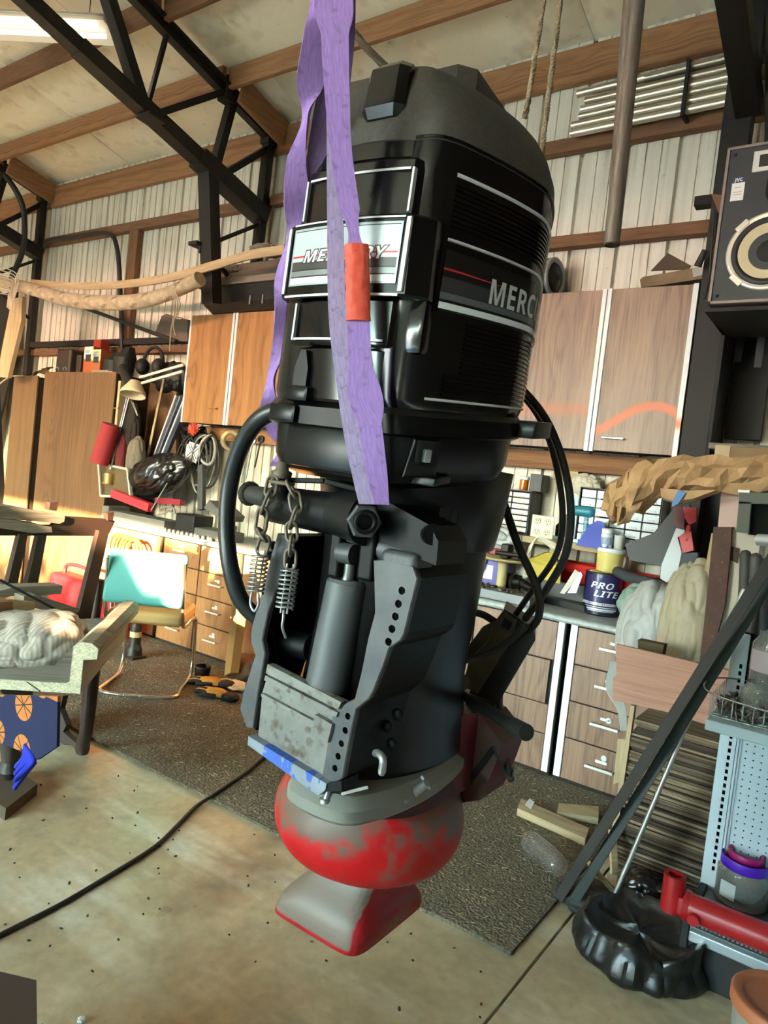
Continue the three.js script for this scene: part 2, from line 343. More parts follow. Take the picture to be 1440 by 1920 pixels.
// the speaker truss: its column is a wide channel with lattice beside it
{
  const t = thing('steel_truss', 'black steel column and truss end standing behind the loudspeaker', 'truss', 'black steel roof trusses');
  const x = -0.835;
  part(t, 'column', bar([x, 0, -4.02], [x, 4.25, -4.02], 0.09, 0.14, [1, 0, 0]), steelBlack);
  part(t, 'top_chord', bar([x + 0.05, 4.24, -4.2], [x + 0.05, 5.4, 0.6], 0.09, 0.09), steelBlack);
  part(t, 'bottom_chord', bar([x + 0.05, 3.62, -4.0], [x + 0.05, 4.86, 0.8], 0.12, 0.11), steelBlack);
  part(t, 'web_bar', bar([x + 0.1, 4.2, -3.9], [x + 0.2, 3.3, -3.9], 0.06, 0.05, [0, 0, 1]), steelBlack);
  part(t, 'web_bar', bar([x + 0.28, 4.2, -4.05], [x + 0.2, 3.3, -3.9], 0.06, 0.05, [0, 0, 1]), steelBlack);
  part(t, 'cleat', bx(x - 0.16, x - 0.03, 3.15, 3.2, -4.05, -3.98, 0.002), steelBlackDusty);
}
// carpet runner
{
  const g = new THREE.BoxGeometry(1, 0.012, 1, 60, 1, 20).translate(0.5, 0.006, 0.5);
  warp(g, (x, y, z) => { const X = -5.4 + x * 4.58, Z = -3.72 + z * 1.53; return [X, y + 0.004 * n3(X * 4, Z * 4, 2) , Z + (z > 0.99 ? 0.012 * (n3(X * 5, 3, 1) - 0.5) : 0)]; });
  solo('carpet_runner', 'dark grey brown carpet runner littered with straw on the concrete floor', 'carpet', uvb(g, 2), matCarpet);
}
// shop lights: long twin-tube fittings under the roof, the first one reaching into the picture, the second added as fill
const enamel = mat(0xd8d4c8, 0.4, 0.1), tubeGlow = mat(0xfff4dd, 0.5, 0, { emissive: 0xfff0d8, emissiveIntensity: 2.5 });
function shopLight(x, y, z, turn, label, power) {
  const t = thing('shop_light', label, 'light', 'long tube shop lights');
  const R = new THREE.Matrix4().makeRotationY(turn).setPosition(x, y, z), put = (g) => g.applyMatrix4(R);
  part(t, 'housing', put(M(bx(-0.65, 0.65, 0.03, 0.08, -0.07, 0.07), plate([[-0.17, 0.0], [-0.07, 0.06], [0.07, 0.06], [0.17, 0.0], [0.07, 0.075], [-0.07, 0.075]], 0.65, 1.3, 0).rotateY(Math.PI / 2))), enamel);
  for (const s of [-0.06, 0.06]) part(t, 'light_tube', put(rod([-0.6, 0.0, s], [0.6, 0.0, s], 0.016)), tubeGlow);
  for (const s of [-0.5, 0.5]) part(t, 'hanging_wire', put(rod([s, 0.08, 0], [s, 0.3, 0], 0.003, 0.003, 6)), steelBlack);
  const l = new THREE.RectAreaLight(0xfff0da, power, 1.2, 0.2); l.position.set(x, y - 0.03, z); l.rotation.set(-Math.PI / 2, 0, turn, 'YXZ'); l.rotation.set(-Math.PI / 2, 0, turn); scene.add(l);
}
shopLight(-5.35, 4.42, -2.55, 0.5, 'white twin-tube shop light hanging under the roof beyond the middle truss', 7);
shopLight(-3.0, 4.75, 0.2, 0.0, 'added unseen fill lamp in twin-tube form under the roof behind the viewer', 5);  // extra lamp out of view, added to fill the room
// ---------- the hanging outboard ----------
const bmotor = phys(0x060607, 0.2, 0.0, { specularIntensity: 0.7, clearcoat: 0.25, clearcoatRoughness: 0.1 });
const bpan = phys(0x050607, 0.33, 0.0, { specularIntensity: 0.5 });
const capMat = phys(0xffffff, 0.62, 0, { map: tex(256, 256, (u, v) => mix([0.13, 0.125, 0.115], [0.30, 0.28, 0.25], fbm(u, v, 8, 4, 3) * 0.5 + 0.35 * vn(u * 120, v * 120, 120, 5)), 0.5) });
const rubber = mat(0x141414, 0.55), rubberDusty = mat(0x2c2924, 0.7);
const greyPaint = mat(0xffffff, 0.5, 0.2, { map: tex(256, 256, (u, v) => { let c = mix([0.20, 0.21, 0.225], [0.34, 0.345, 0.35], fbm(u, v, 7, 4, 5)); const s = fbm(u, v, 22, 3, 8); return mix(c, [0.36, 0.28, 0.2], Math.max(0, s - 0.66) * 3); }, 0.35) });
const padMat = mat(0xffffff, 0.7, 0.1, { map: tex(256, 256, (u, v) => { let c = mix([0.36, 0.36, 0.35], [0.56, 0.55, 0.53], fbm(u, v, 6, 4, 15)); const s = fbm(u, v, 18, 3, 18); return mix(c, [0.3, 0.25, 0.2], Math.max(0, s - 0.58) * 3); }, 0.3) });
const legMat = phys(0x101215, 0.38, 0.0, { specularIntensity: 0.6 }), darkCast = phys(0x060708, 0.5, 0.0, { specularIntensity: 0.4 });
const zinc = mat(0x9da0a0, 0.38, 0.75), chainMat = mat(0x6d6358, 0.6, 0.5), silverLine = mat(0xc9cdd0, 0.35, 0.2);
const tilt = (g) => warp(g.translate(0.8, -1.63, 1.2).rotateZ(-0.04).translate(-0.8, 1.63, -1.2), (x, y, z) => { const d = Math.max(0, -0.96 - z) / 0.25; return [x - 0.006, y + d * (0.026 - (y - 1.63) * 0.13), z]; }, true);
const motor = thing('outboard_motor', 'black outboard motor hanging by purple lifting slings over the concrete floor', 'motor');

const halfPlan = [[0, -0.962], [0.09, -0.962], [0.14, -0.966], [0.17, -0.986], [0.205, -1.035], [0.245, -1.11], [0.262, -1.165], [0.252, -1.215], [0.215, -1.29], [0.145, -1.385], [0.065, -1.435], [0, -1.445]];
const planCurve = new THREE.CatmullRomCurve3([...halfPlan, ...halfPlan.slice(1, -1).reverse().map(([x, z]) => [-x, z])].map(([x, z]) => new THREE.Vector3(x * 0.955, 0, z)), true, 'centripetal');
const plan = planCurve.getPoints(96).slice(0, 96);
const ringAt = (y, sx, sz = sx, dz = 0, zc = -1.2) => plan.map((p) => [-0.8 + p.x * sx, y, zc + (p.z - zc) * sz + dz]);
function planStrip(y0, y1, x0, sOut, back = 0.72, h = 0.003) {  // a band along the flank facing the viewer, from the front to the rear; u runs along it
  const q = planCurve.getPoints(400).slice(0, 400).filter((p) => p.x > x0 && p.z > -1.2 - back * 0.3), pos = [], uv = [], idx = []; let L = 0;
  q.forEach((p, i) => {
    if (i) L += p.distanceTo(q[i - 1]); const a = (s) => [-0.8 + p.x * s, -1.2 + (p.z + 1.2) * s], [x, z] = a(sOut), [xi, zi] = a(sOut - h * 4);
    pos.push(xi, y0 - 0.001, zi, x, y0, z, x, y1, z, xi, y1 + 0.001, zi); uv.push(L, 0, L, 0, L, 1, L, 1);
    if (i) for (let k = 0; k < 3; k++) { const b = i * 4 + k; idx.push(b - 4, b, b - 3, b - 3, b, b + 1); }
  });
  for (let i = 0; i < uv.length; i += 2) uv[i] /= L;
  const g = new THREE.BufferGeometry(); g.setAttribute('position', new THREE.Float32BufferAttribute(pos, 3)); g.setAttribute('uv', new THREE.Float32BufferAttribute(uv, 2)); g.setIndex(idx);
  return tilt(toCreasedNormals(g, 0.5));
}
// cowl: gloss body, then the dusty cap with its raised scoop
const cowl = part(motor, 'cowl', tilt(loft([ringAt(1.645, 0.985), ringAt(1.66, 1), ringAt(1.80, 1), ringAt(1.805, 1.006), ringAt(1.925, 1.006), ringAt(1.93, 1), ringAt(2.03, 1.0), ringAt(2.045, 1.006), ringAt(2.085, 1.0), ringAt(2.086, 0.97)])), bmotor);
const capRing = (y, s, dx) => ringAt(y, s).map(([x, Y, z]) => [x - dx, Y, z]);
const cap = part(motor, 'cowl_cap', uvb(tilt(loft([ringAt(2.08, 0.98), ringAt(2.082, 1.008), capRing(2.12, 0.998, 0.002), capRing(2.16, 0.975, 0.012), capRing(2.195, 0.945, 0.026), capRing(2.22, 0.905, 0.038), capRing(2.236, 0.845, 0.046), capRing(2.247, 0.74, 0.05), capRing(2.252, 0.55, 0.05), capRing(2.255, 0.2, 0.05)], true, true, 0.45))), capMat, 'dusty charcoal cap of the cowl');
{
  const sc = (y, x0, x1, z0, z1) => [[x0, y, z0], [x0 + 0.03, y, z0 + 0.02], [x1 - 0.03, y, z0 + 0.02], [x1, y, z0], [x1 + 0.012, y, (z0 + z1) / 2], [x1 - 0.04, y, z1], [x0 + 0.04, y, z1], [x0 - 0.012, y, (z0 + z1) / 2]];
  part(motor, 'air_scoop', uvb(tilt(loft([sc(2.2, -0.99, -0.67, -1.06, -1.38), sc(2.25, -0.985, -0.675, -1.08, -1.37), sc(2.298, -0.965, -0.69, -1.10, -1.34), sc(2.305, -0.95, -0.70, -1.115, -1.31)], true, true, 0.4))), capMat, 'raised air scoop on the cap');
  const lc = (y, w, z) => [[-0.80 - w, y, -1.0], [-0.80 - w, y, z - 0.012], [-0.80 - w + 0.014, y, z], [-0.80 + w - 0.014, y, z], [-0.80 + w, y, z - 0.012], [-0.80 + w, y, -1.0]];
  part(motor, 'front_hood', tilt(M(loft([lc(2.128, 0.04, -0.958), lc(2.145, 0.044, -0.95), lc(2.21, 0.042, -0.955), lc(2.228, 0.034, -0.972)], true, true, 0.5), loft([lc(2.085, 0.03, -0.972), lc(2.128, 0.03, -0.968)])).translate(0.022, 0, 0)), bmotor);
  part(motor, 'cap_seam', planStrip(2.083, 2.088, 0.10, 1.012, 0.9), bmotor);
}
// stepped blocks of the front
const bend = (g) => warp(g, (x, y, z) => [x, y, z - 0.9 * (x + 0.8) * (x + 0.8)]);
function frontBlock(y0, y1, hw, zf, hw0 = hw) {
  const r = (y, w, z) => [[-0.8 - w - 0.012, y, -1.02], [-0.8 - w - 0.012, y, z - 0.03], [-0.8 - w, y, z - 0.004], [-0.8 - w * 0.5, y, z + 0.006], [-0.8, y, z + 0.009], [-0.8 + w * 0.5, y, z + 0.006], [-0.8 + w, y, z - 0.004], [-0.8 + w + 0.03, y, z - 0.03], [-0.8 + w + 0.03, y, -1.02]];
  return tilt(loft([r(y0, hw0, zf - 0.004), r(y0 + 0.004, hw0, zf), r(y1 - 0.006, hw, zf), r(y1, hw - 0.004, zf - 0.006)], true, true, 0.5));
}
part(motor, 'front_panel', frontBlock(2.052, 2.088, 0.098, -0.957), bmotor);
part(motor, 'front_panel', frontBlock(1.955, 2.052, 0.112, -0.948), bmotor);
const badge = part(motor, 'badge_housing', frontBlock(1.822, 1.956, 0.132, -0.938, 0.136), bmotor, 'raised black frame around the name plate');
part(motor, 'front_panel', frontBlock(1.742, 1.824, 0.105, -0.952), bmotor);
part(motor, 'front_panel', frontBlock(1.645, 1.742, 0.098, -0.958), bmotor);
const curved = (x0, x1, y0, y1, z) => { const g = new THREE.PlaneGeometry(x1 - x0, y1 - y0, 16, 1).translate((x0 + x1) / 2, (y0 + y1) / 2, 0); return tilt(warp(g, (x, y) => [x, y, z - 0.7 * (x + 0.8) * (x + 0.8)])); };
const badgePrint = print(512, 256, (c, w, h) => {
  c.fillStyle = '#9fb0b8'; c.fillRect(0, 0, w, h); c.fillStyle = '#b9c6cc'; c.fillRect(8, 8, w - 16, h - 16);
  c.fillStyle = '#1b1b1d'; c.fillRect(8, 10, w - 16, 4); c.fillStyle = '#3a3a3d'; c.fillRect(8, 148, w - 16, 36); c.fillStyle = '#17171a'; c.fillRect(8, 184, w - 16, 6);
  c.fillStyle = '#7f868a'; c.fillRect(8, 190, w - 16, 24); c.fillStyle = '#17171a'; c.fillRect(8, 214, w - 16, 6); c.fillStyle = '#dfe8ec'; c.fillRect(8, 220, w - 16, 26);
  c.fillStyle = '#c32a30'; c.fillRect(8, 122, w - 16, 8);
  c.font = 'italic bold 74px sans-serif'; c.textAlign = 'center'; c.textBaseline = 'middle'; c.save(); c.translate(w / 2, 128); c.scale(1.12, 1);
  c.lineWidth = 9; c.strokeStyle = '#151517'; c.strokeText('MERCURY', 0, 0, 420); c.fillStyle = '#f1f4f5'; c.fillText('MERCURY', 0, 0, 420); c.restore();
});
part(motor, 'name_plate', curved(-0.918, -0.682, 1.842, 1.942, -0.9275), phys(0xffffff, 0.28, 0.15, { map: badgePrint, clearcoat: 0.5 }), 'silver name plate with a grey and white band');
for (const [y0, y1, x0, x1, z] of [[2.028, 2.032, -0.905, -0.69, -0.9375], [1.822, 1.826, -0.925, -0.675, -0.9265], [1.948, 1.951, -0.92, -0.68, -0.9275], [1.75, 1.754, -0.9, -0.70, -0.942]])
  part(motor, 'trim_line', curved(x0, x1, y0, y1, z), silverLine);
for (const [x0, x1, y0, y1, z] of [[-0.685, -0.681, 1.96, 2.03, -0.945], [-0.912, -0.908, 1.96, 2.03, -0.945], [-0.676, -0.668, 1.83, 1.948, -0.9375], [-0.933, -0.927, 1.83, 1.945, -0.9385], [-0.905, -0.901, 1.75, 1.815, -0.949]])
  part(motor, 'trim_line', tilt(bx(x0, x1, y0, y1, z - 0.008, z + 0.001, 0)), silverLine);
// stepped shoulder beside the front blocks on the visible flank
for (const [x0, x1, y0, y1, z, zb] of [[-0.70, -0.635, 1.735, 1.825, -0.966, -1.02], [-0.70, -0.655, 1.70, 1.74, -0.968, -1.02], [-0.70, -0.672, 1.655, 1.70, -0.97, -1.02]])
  part(motor, 'flank_step', tilt(bx(x0, x1, y0, y1, zb, z, 0.008)), bmotor);
part(motor, 'latch', tilt(M(bx(-0.895, -0.84, 1.64, 1.668, -0.97, -0.938, 0.006), loft([[1.668, 0.016], [1.70, 0.016], [1.732, 0.006]].map(([y, w]) => [[-0.868 - w, y, -0.97], [-0.868 - w, y, -0.945], [-0.868 + w, y, -0.945], [-0.868 + w, y, -0.97]])))), bpan, 'moulded latch at the foot of the cowl');
// flank: ribs, lines, lettering
stuffPart(motor, 'cowl_ribs', M(...[...Array(9).keys()].map((k) => planStrip(1.952 + k * 0.0082, 1.9555 + k * 0.0082, 0.17, 1.012, 0.9)), ...[...Array(16).keys()].map((k) => planStrip(1.672 + k * 0.0084, 1.6757 + k * 0.0084, k < 5 ? 0.185 : 0.2, 1.012, 0.9))), bmotor);
for (const [y0, y1] of [[2.032, 2.036], [1.928, 1.931], [1.663, 1.666]]) part(motor, 'trim_line', planStrip(y0, y1, 0.168, 1.017), silverLine);
const flankPrint = print(1024, 256, (c, w, h) => {
  c.fillStyle = '#0a0a0c'; c.fillRect(0, 0, w, h); c.fillStyle = '#b8252b'; c.beginPath(); c.moveTo(0, 74); c.lineTo(330, 82); c.lineTo(330, 84); c.lineTo(0, 84); c.fill();
  c.fillStyle = '#2c2d30'; c.fillRect(0, 112, w, 62); c.fillStyle = '#54585c'; c.fillRect(0, 176, w, 30); c.fillStyle = '#0d0d0f'; c.fillRect(0, 206, w, 12); c.fillStyle = '#cfd6da'; c.fillRect(0, 218, w, 28);
  c.font = 'bold 104px sans-serif'; c.textAlign = 'left'; c.textBaseline = 'middle'; c.fillStyle = '#b4b7b8'; c.save(); c.translate(228, 118); c.scale(1.04, 1.5); c.fillText('MERCURY', 0, 0, 560); c.restore();
});
part(motor, 'name_band', planStrip(1.812, 1.912, 0.168, 1.02, 0.9), phys(0xffffff, 0.35, 0, { map: flankPrint, clearcoat: 0.3 }), 'printed band with grey lettering along the flank');
// tray band and lower pan
part(motor, 'tray_rail', tilt(M(loft([ringAt(1.598, 1.0), ringAt(1.602, 1.025), ringAt(1.634, 1.025), ringAt(1.645, 0.99)], true, true, 0.5), bx(-0.60, -0.512, 1.605, 1.641, -1.265, -1.19, 0.004), bx(-0.935, -0.87, 1.6, 1.634, -1.0, -0.945, 0.006))), bpan);
part(motor, 'lower_pan', tilt(loft([ringAt(1.50, 0.8, 0.8, -0.01), ringAt(1.515, 0.9), ringAt(1.54, 0.945), ringAt(1.60, 0.96)], true, true, 0.6)), bpan);
part(motor, 'pan_front', tilt(M(bx(-0.895, -0.70, 1.525, 1.6, -1.0, -0.958, 0.006), bx(-0.70, -0.655, 1.53, 1.6, -1.02, -0.985, 0.01))), bpan);
part(motor, 'vent_bezel', tilt(M(bx(-0.655, -0.60, 1.515, 1.53, -1.07, -1.015, 0.003), plate([[-0.03, 0.0], [0.03, 0.0], [0.03, 0.065], [-0.018, 0.065]], 0, 0.02, 0.002, []).rotateY(0.95).translate(-0.628, 1.53, -1.01))), mat(0x121416, 0.4), 'vent bezel on the lower pan');
part(motor, 'vent_opening', tilt(bx(-0.014, 0.02, -0.018, 0.022, -0.004, 0.004, 0.002).rotateY(0.95).translate(-0.624, 1.572, -1.008)), mat(0x030303, 0.9));
part(motor, 'lever', tilt(bx(-0.006, 0.006, -0.014, 0.008, -0.003, 0.012, 0.002).rotateY(0.95).translate(-0.617, 1.572, -1.003)), zinc);
// neck, leg, foot plate
const ell = (cx, y, cz, a, b, n = 40, e = 2.6) => [...Array(n).keys()].map((k) => { const t = k / n * Math.PI * 2, c = Math.cos(t), s = Math.sin(t); return [cx + a * Math.sign(c) * Math.abs(c) ** (2 / e), y, cz - b * Math.sign(s) * Math.abs(s) ** (2 / e)]; });
part(motor, 'neck', loft([ell(-0.80, 1.56, -1.25, 0.20, 0.20, 40, 2.1), ell(-0.80, 1.50, -1.25, 0.195, 0.19, 40, 2.1), ell(-0.80, 1.46, -1.25, 0.188, 0.18, 40, 2.2), ell(-0.805, 1.40, -1.25, 0.18, 0.18, 40, 2.2), ell(-0.81, 1.395, -1.25, 0.16, 0.165, 40, 2.2)], true, true, 0.4), bpan);
part(motor, 'leg', loft([ell(-0.805, 1.45, -1.26, 0.155, 0.18, 40, 2.4), ell(-0.805, 1.30, -1.26, 0.15, 0.175, 40, 2.4), ell(-0.815, 1.12, -1.27, 0.14, 0.17, 40, 2.4), ell(-0.825, 1.02, -1.28, 0.15, 0.19, 40, 2.4), ell(-0.84, 0.955, -1.28, 0.17, 0.25, 40, 2.2)], true, true, 0.7), legMat);
{
  const R = [[-0.70, -0.985], [-0.665, -1.06], [-0.65, -1.18], [-0.66, -1.32], [-0.70, -1.46], [-0.78, -1.62], [-0.85, -1.65]], L = R.slice(0, -1).reverse().map(([x, z]) => [-1.62 - x + (z > -1.2 ? 0.09 : 0.03), z]);
  const ring = (y, k) => new THREE.CatmullRomCurve3([...R, ...L].map(([x, z]) => new THREE.Vector3(-0.85 + (x + 0.85) * k, y, -1.25 + (z + 1.25) * k)), true, 'centripetal').getPoints(60).slice(0, 60).map((p) => p.toArray());
  part(motor, 'foot_plate', loft([ring(0.905, 0.96), ring(0.915, 1.0), ring(0.935, 1.0), ring(0.955, 0.93)], true, true, 0.5), mat(0x77766f, 0.55, 0.05), 'grey flared plate at the foot of the leg');
}
// transom bracket: two drilled flanges with side cheeks, pad, tilt ram and tilt tube
const ZF = -0.985;
const flangeR = [[-0.696,1.381,-0.985],[-0.672,1.387,-0.985],[-0.614,1.384,-0.985],[-0.603,1.365,-0.985],[-0.617,1.269,-0.985],[-0.623,1.257,-0.985],[-0.643,1.24,-0.985],[-0.651,1.205,-0.985],[-0.665,1.161,-0.985],[-0.674,1.143,-0.985],[-0.696,1.12,-0.985],[-0.701,1.088,-0.985],[-0.709,0.993,-0.985],[-0.727,0.975,-0.985],[-0.757,0.967,-0.985],[-0.755,0.987,-0.985],[-0.747,1.091,-0.985],[-0.738,1.113,-0.985],[-0.703,1.137,-0.985],[-0.696,1.181,-0.985],[-0.689,1.248,-0.985],[-0.681,1.292,-0.985]];
const holesR = [[-0.631,1.34,-0.985],[-0.635,1.317,-0.985],[-0.638,1.295,-0.985],[-0.642,1.273,-0.985],[-0.646,1.25,-0.985],[-0.713,1.103,-0.985],[-0.715,1.077,-0.985],[-0.72,1.052,-0.985],[-0.724,1.028,-0.985],[-0.728,1.005,-0.985]].map((p, i) => [p[0], p[1], i < 5 ? 0.0088 : 0.0080]);
const flangeL = [[-0.89,1.396,-0.985],[-0.924,1.397,-0.985],[-0.937,1.343,-0.985],[-0.96,1.235,-0.985],[-0.967,1.202,-0.985],[-0.964,1.177,-0.985],[-0.949,1.156,-0.985],[-0.971,1.075,-0.985],[-0.975,1.041,-0.985],[-0.952,1.012,-0.985],[-0.934,1.015,-0.985],[-0.93,1.086,-0.985],[-0.923,1.165,-0.985],[-0.934,1.189,-0.985],[-0.927,1.242,-0.985],[-0.895,1.34,-0.985]];
const holesL = [[-0.946,1.139,-0.985],[-0.952,1.116,-0.985],[-0.956,1.093,-0.985],[-0.962,1.071,-0.985],[-0.966,1.048,-0.985],[-0.931,1.371,-0.985],[-0.936,1.352,-0.985]].map((p) => [p[0], p[1], 0.0084]);
part(motor, 'bracket_flange', uvb(plate(flangeR, ZF, 0.014, 0.002, holesR)), greyPaint);
part(motor, 'bracket_flange', uvb(plate(flangeL, ZF, 0.014, 0.002, holesL)), greyPaint);
const cheek = (pts, t, d) => plate([...pts, ...pts.slice().reverse().map((p) => [p[0] + t, p[1] - 0.004])], ZF - 0.012, d, 0);
part(motor, 'bracket_cheek', cheek(flangeR.slice(2, 14), -0.018, 0.16), darkCast);
part(motor, 'bracket_cheek', cheek(flangeL.slice(1, 10), 0.016, 0.13), darkCast);
part(motor, 'swivel_housing', loft([ell(-0.78, 1.46, -1.10, 0.10, 0.07), ell(-0.79, 1.25, -1.10, 0.085, 0.07), ell(-0.83, 0.99, -1.10, 0.09, 0.06)], true, true, 0.7), darkCast);
part(motor, 'bracket_back', slab3([[-1.02,1.372,-1.13],[-0.94,1.389,-1.13],[-0.908,1.165,-1.13],[-1.09,1.136,-1.13]], [0, 0, -0.02]), darkCast);
part(motor, 'bracket_crossbar', rod([-1.005,1.169,-1.06], [-0.871,1.178,-1.06], 0.026), darkCast);
{
  const pad = [[-0.913,1.144,-0.985],[-0.73,1.122,-0.985],[-0.743,1.095,-0.985],[-0.754,0.982,-0.985],[-0.763,0.972,-0.985],[-0.926,1.001,-0.985],[-0.927,1.086,-0.985]];
  part(motor, 'transom_pad', uvb(M(plate(pad, -0.99, 0.02, 0.003), slab3([[-0.907,1.149,-0.978],[-0.725,1.126,-0.978],[-0.73,1.112,-0.978],[-0.91,1.131,-0.978]], [0, 0, -0.015]), slab3([[-0.912,1.126,-0.98],[-0.732,1.105,-0.98],[-0.734,1.096,-0.98],[-0.914,1.116,-0.98]], [0, 0, -0.012]), slab3([[-0.919,1.089,-0.982],[-0.747,1.07,-0.982],[-0.748,1.064,-0.982],[-0.919,1.083,-0.982]], [0, 0, -0.01]))), padMat, 'worn grey aluminium transom pad');
  part(motor, 'pad_lug', uvb(slab3([[-0.781,1.088,-0.978],[-0.74,1.082,-0.978],[-0.745,1.047,-0.978],[-0.783,1.052,-0.978]], [0, 0, -0.012])), padMat);
  const blueBar = mat(0xffffff, 0.6, 0.1, { map: tex(256, 64, (u, v) => { const n = fbm(u, v, 6, 4, 9), b = Math.exp(-(((u - 0.55) * 5.5) ** 2)) * 1.9; return mix(mix([0.42, 0.45, 0.48], [0.58, 0.6, 0.62], n), [0.13, 0.30, 0.72], (b * (n - 0.33) * 4) > 0.28 + 0.4 * vn(u * 40, v * 12, 40, 3, 12) ? 0.8 : 0.05); }, 0.28, 0.28) });
  const bz = [[-0.932,1.004,-0.972],[-0.733,0.979,-0.972],[-0.734,0.967,-0.972],[-0.749,0.952,-0.972],[-0.931,0.987,-0.972]];
  part(motor, 'transom_bar', uvb(slab3(bz, [0, 0, -0.03]), 1, 1, 0.14), blueBar, 'grey lower bar with rubbed blue paint');
  part(motor, 'transom_bar_end', slab3([[-0.736,0.978,-0.975],[-0.704,0.992,-0.975],[-0.701,0.976,-0.975],[-0.736,0.963,-0.975]], [0, 0, -0.05]), darkCast);
}
part(motor, 'tilt_ram', M(rod([-0.794,1.126,-1.02], [-0.779,1.325,-1.03], 0.040, 0.039, 28), rod([-0.779,1.323,-1.03], [-0.779,1.332,-1.03], 0.039, 0.034, 28)), mat(0x54575a, 0.5, 0.15), 'grey tilt cylinder');
part(motor, 'ram_rod', rod([-0.772,1.331,-1.02], [-0.773,1.378,-1.02], 0.012), zinc);
part(motor, 'ram_eye', M(rod([-0.811,1.377,-1.03], [-0.74,1.383,-1.03], 0.022), bx(...[0, 0, 0, 0, 0, 0].map((_, i) => [-0.80, -0.775, 1.335, 1.42, -1.05, -0.99][i]), 0.006), bx(-0.735, -0.70, 1.34, 1.43, -1.05, -0.99, 0.008)), darkCast);
part(motor, 'ram_pin', rod([-0.78,1.382,-1.0], [-0.748,1.382,-1.0], 0.019), greyPaint);
part(motor, 'tilt_tube', M(rod([-0.972,1.448,-1.02], [-0.757,1.448,-1.0], 0.036, 0.04, 28), rod([-0.788,1.452,-1.0], [-0.716,1.448,-0.985], 0.042, 0.046, 28)), legMat);
part(motor, 'swivel_arm', M(slab3([[-0.779,1.479,-1.0],[-0.68,1.48,-1.0],[-0.601,1.454,-1.0],[-0.581,1.43,-1.0],[-0.58,1.39,-1.0],[-0.62,1.397,-1.0],[-0.709,1.398,-1.0],[-0.769,1.403,-1.0]], [0, 0, -0.10]), rod([-0.652,1.434,-1.06], [-0.592,1.439,-1.0], 0.018)), darkCast);
part(motor, 'clevis', M(bx(-0.685, -0.61, 1.372, 1.405, -1.05, -0.985, 0.012), rod([-0.70, 1.40, -1.02], [-0.615, 1.39, -1.02], 0.024)), greyPaint);
{
  const c = [-0.702,1.447,-0.955], hexp = [...Array(6).keys()].map((k) => [Math.cos(k * Math.PI / 3) * 0.03, Math.sin(k * Math.PI / 3) * 0.03]), put = (g) => g.rotateY(0.75).translate(...c);
  part(motor, 'hex_nut', put(plate(hexp, 0.01, 0.03, 0.003, [[0, 0, 0.017]])), mat(0x5b6064, 0.35, 0.6));
  part(motor, 'threaded_end', put(M(new THREE.TorusGeometry(0.016, 0.005, 8, 24).translate(0, 0, 0.02), rod([0, 0, -0.02], [0, 0, 0.008], 0.012))), darkCast);
}
part(motor, 'tube_cap', M(rod([-1.058,1.461,-1.03], [-0.99,1.457,-1.03], 0.018, 0.022, 14), new THREE.TorusGeometry(0.018, 0.008, 8, 14).rotateY(1.2).translate(...[-1.054,1.461,-1.03])), rubberDusty);
part(motor, 'steering_bracket', M(slab3([[-0.978,1.473,-1.0],[-0.884,1.478,-1.0],[-0.879,1.418,-1.0],[-0.963,1.417,-1.0]], [0, 0, -0.03]), lathe([[0.019, 0], [0.019, 0.008], [0.012, 0.012], [0.016, 0.018], [0.016, 0.03], [0.012, 0.036], [0.02, 0.042], [0.013, 0.055]], [-0.928,1.445,-0.985], 20)), rubberDusty);
part(motor, 'steering_bolt', lathe([[0.018, 0], [0.02, 0.012], [0.013, 0.016], [0.011, 0.03], [0.003, 0.032]], [-0.929,1.501,-0.985], 8), chainMat);
part(motor, 'steering_link', M(bar([-0.96,1.496,-1.0], [-0.864,1.505,-1.04], 0.03, 0.01), bar([-0.864,1.505,-1.04], [-0.78,1.492,-1.08], 0.03, 0.012), bar([-0.926,1.474,-1.02], [-0.839,1.475,-1.06], 0.02, 0.02)), legMat);
part(motor, 'pivot_bolt', rod([-0.939,1.364,-1.12], [-0.925,1.364,-1.1], 0.011, 0.009, 12), zinc);
part(motor, 'lock_pin', tube([[-0.669,1.042,-1.02],[-0.648,1.052,-1.0],[-0.637,1.048,-0.995],[-0.636,1.026,-0.995]], 0.007, 20), zinc, 'bent bright lock pin');
part(motor, 'drain_bolt', M(rod([-0.741,0.961,-0.99], [-0.74,0.943,-0.985], 0.006), lathe([[0.011, 0], [0.011, 0.006], [0.006, 0.008]], [-0.741,0.939,-0.985], 10)), zinc);
for (const p of [[-0.696,1.066,-1.09],[-0.677,1.094,-1.09],[-0.682,1.037,-1.09]]) part(motor, 'housing_bolt', new THREE.SphereGeometry(0.012, 12, 8).scale(1, 1, 0.6).translate(...p), darkCast);
part(motor, 'trim_anode', bar([-0.712,0.963,-0.99], [-0.677,0.978,-1.02], 0.004, 0.006), silverLine);
// jet drive: volute, spout, exhaust housing
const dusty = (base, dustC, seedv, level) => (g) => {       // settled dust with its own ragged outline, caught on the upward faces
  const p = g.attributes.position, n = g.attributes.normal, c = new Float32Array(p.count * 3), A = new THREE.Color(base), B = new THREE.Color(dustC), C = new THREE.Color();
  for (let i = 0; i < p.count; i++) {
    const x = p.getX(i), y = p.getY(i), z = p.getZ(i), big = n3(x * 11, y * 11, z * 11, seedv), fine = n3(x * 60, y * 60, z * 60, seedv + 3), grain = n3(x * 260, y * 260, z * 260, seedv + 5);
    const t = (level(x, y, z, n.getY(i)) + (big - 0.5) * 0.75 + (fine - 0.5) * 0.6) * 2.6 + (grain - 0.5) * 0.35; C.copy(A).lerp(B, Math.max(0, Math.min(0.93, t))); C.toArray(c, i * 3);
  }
  g.setAttribute('color', new THREE.BufferAttribute(c, 3)); return g;
};
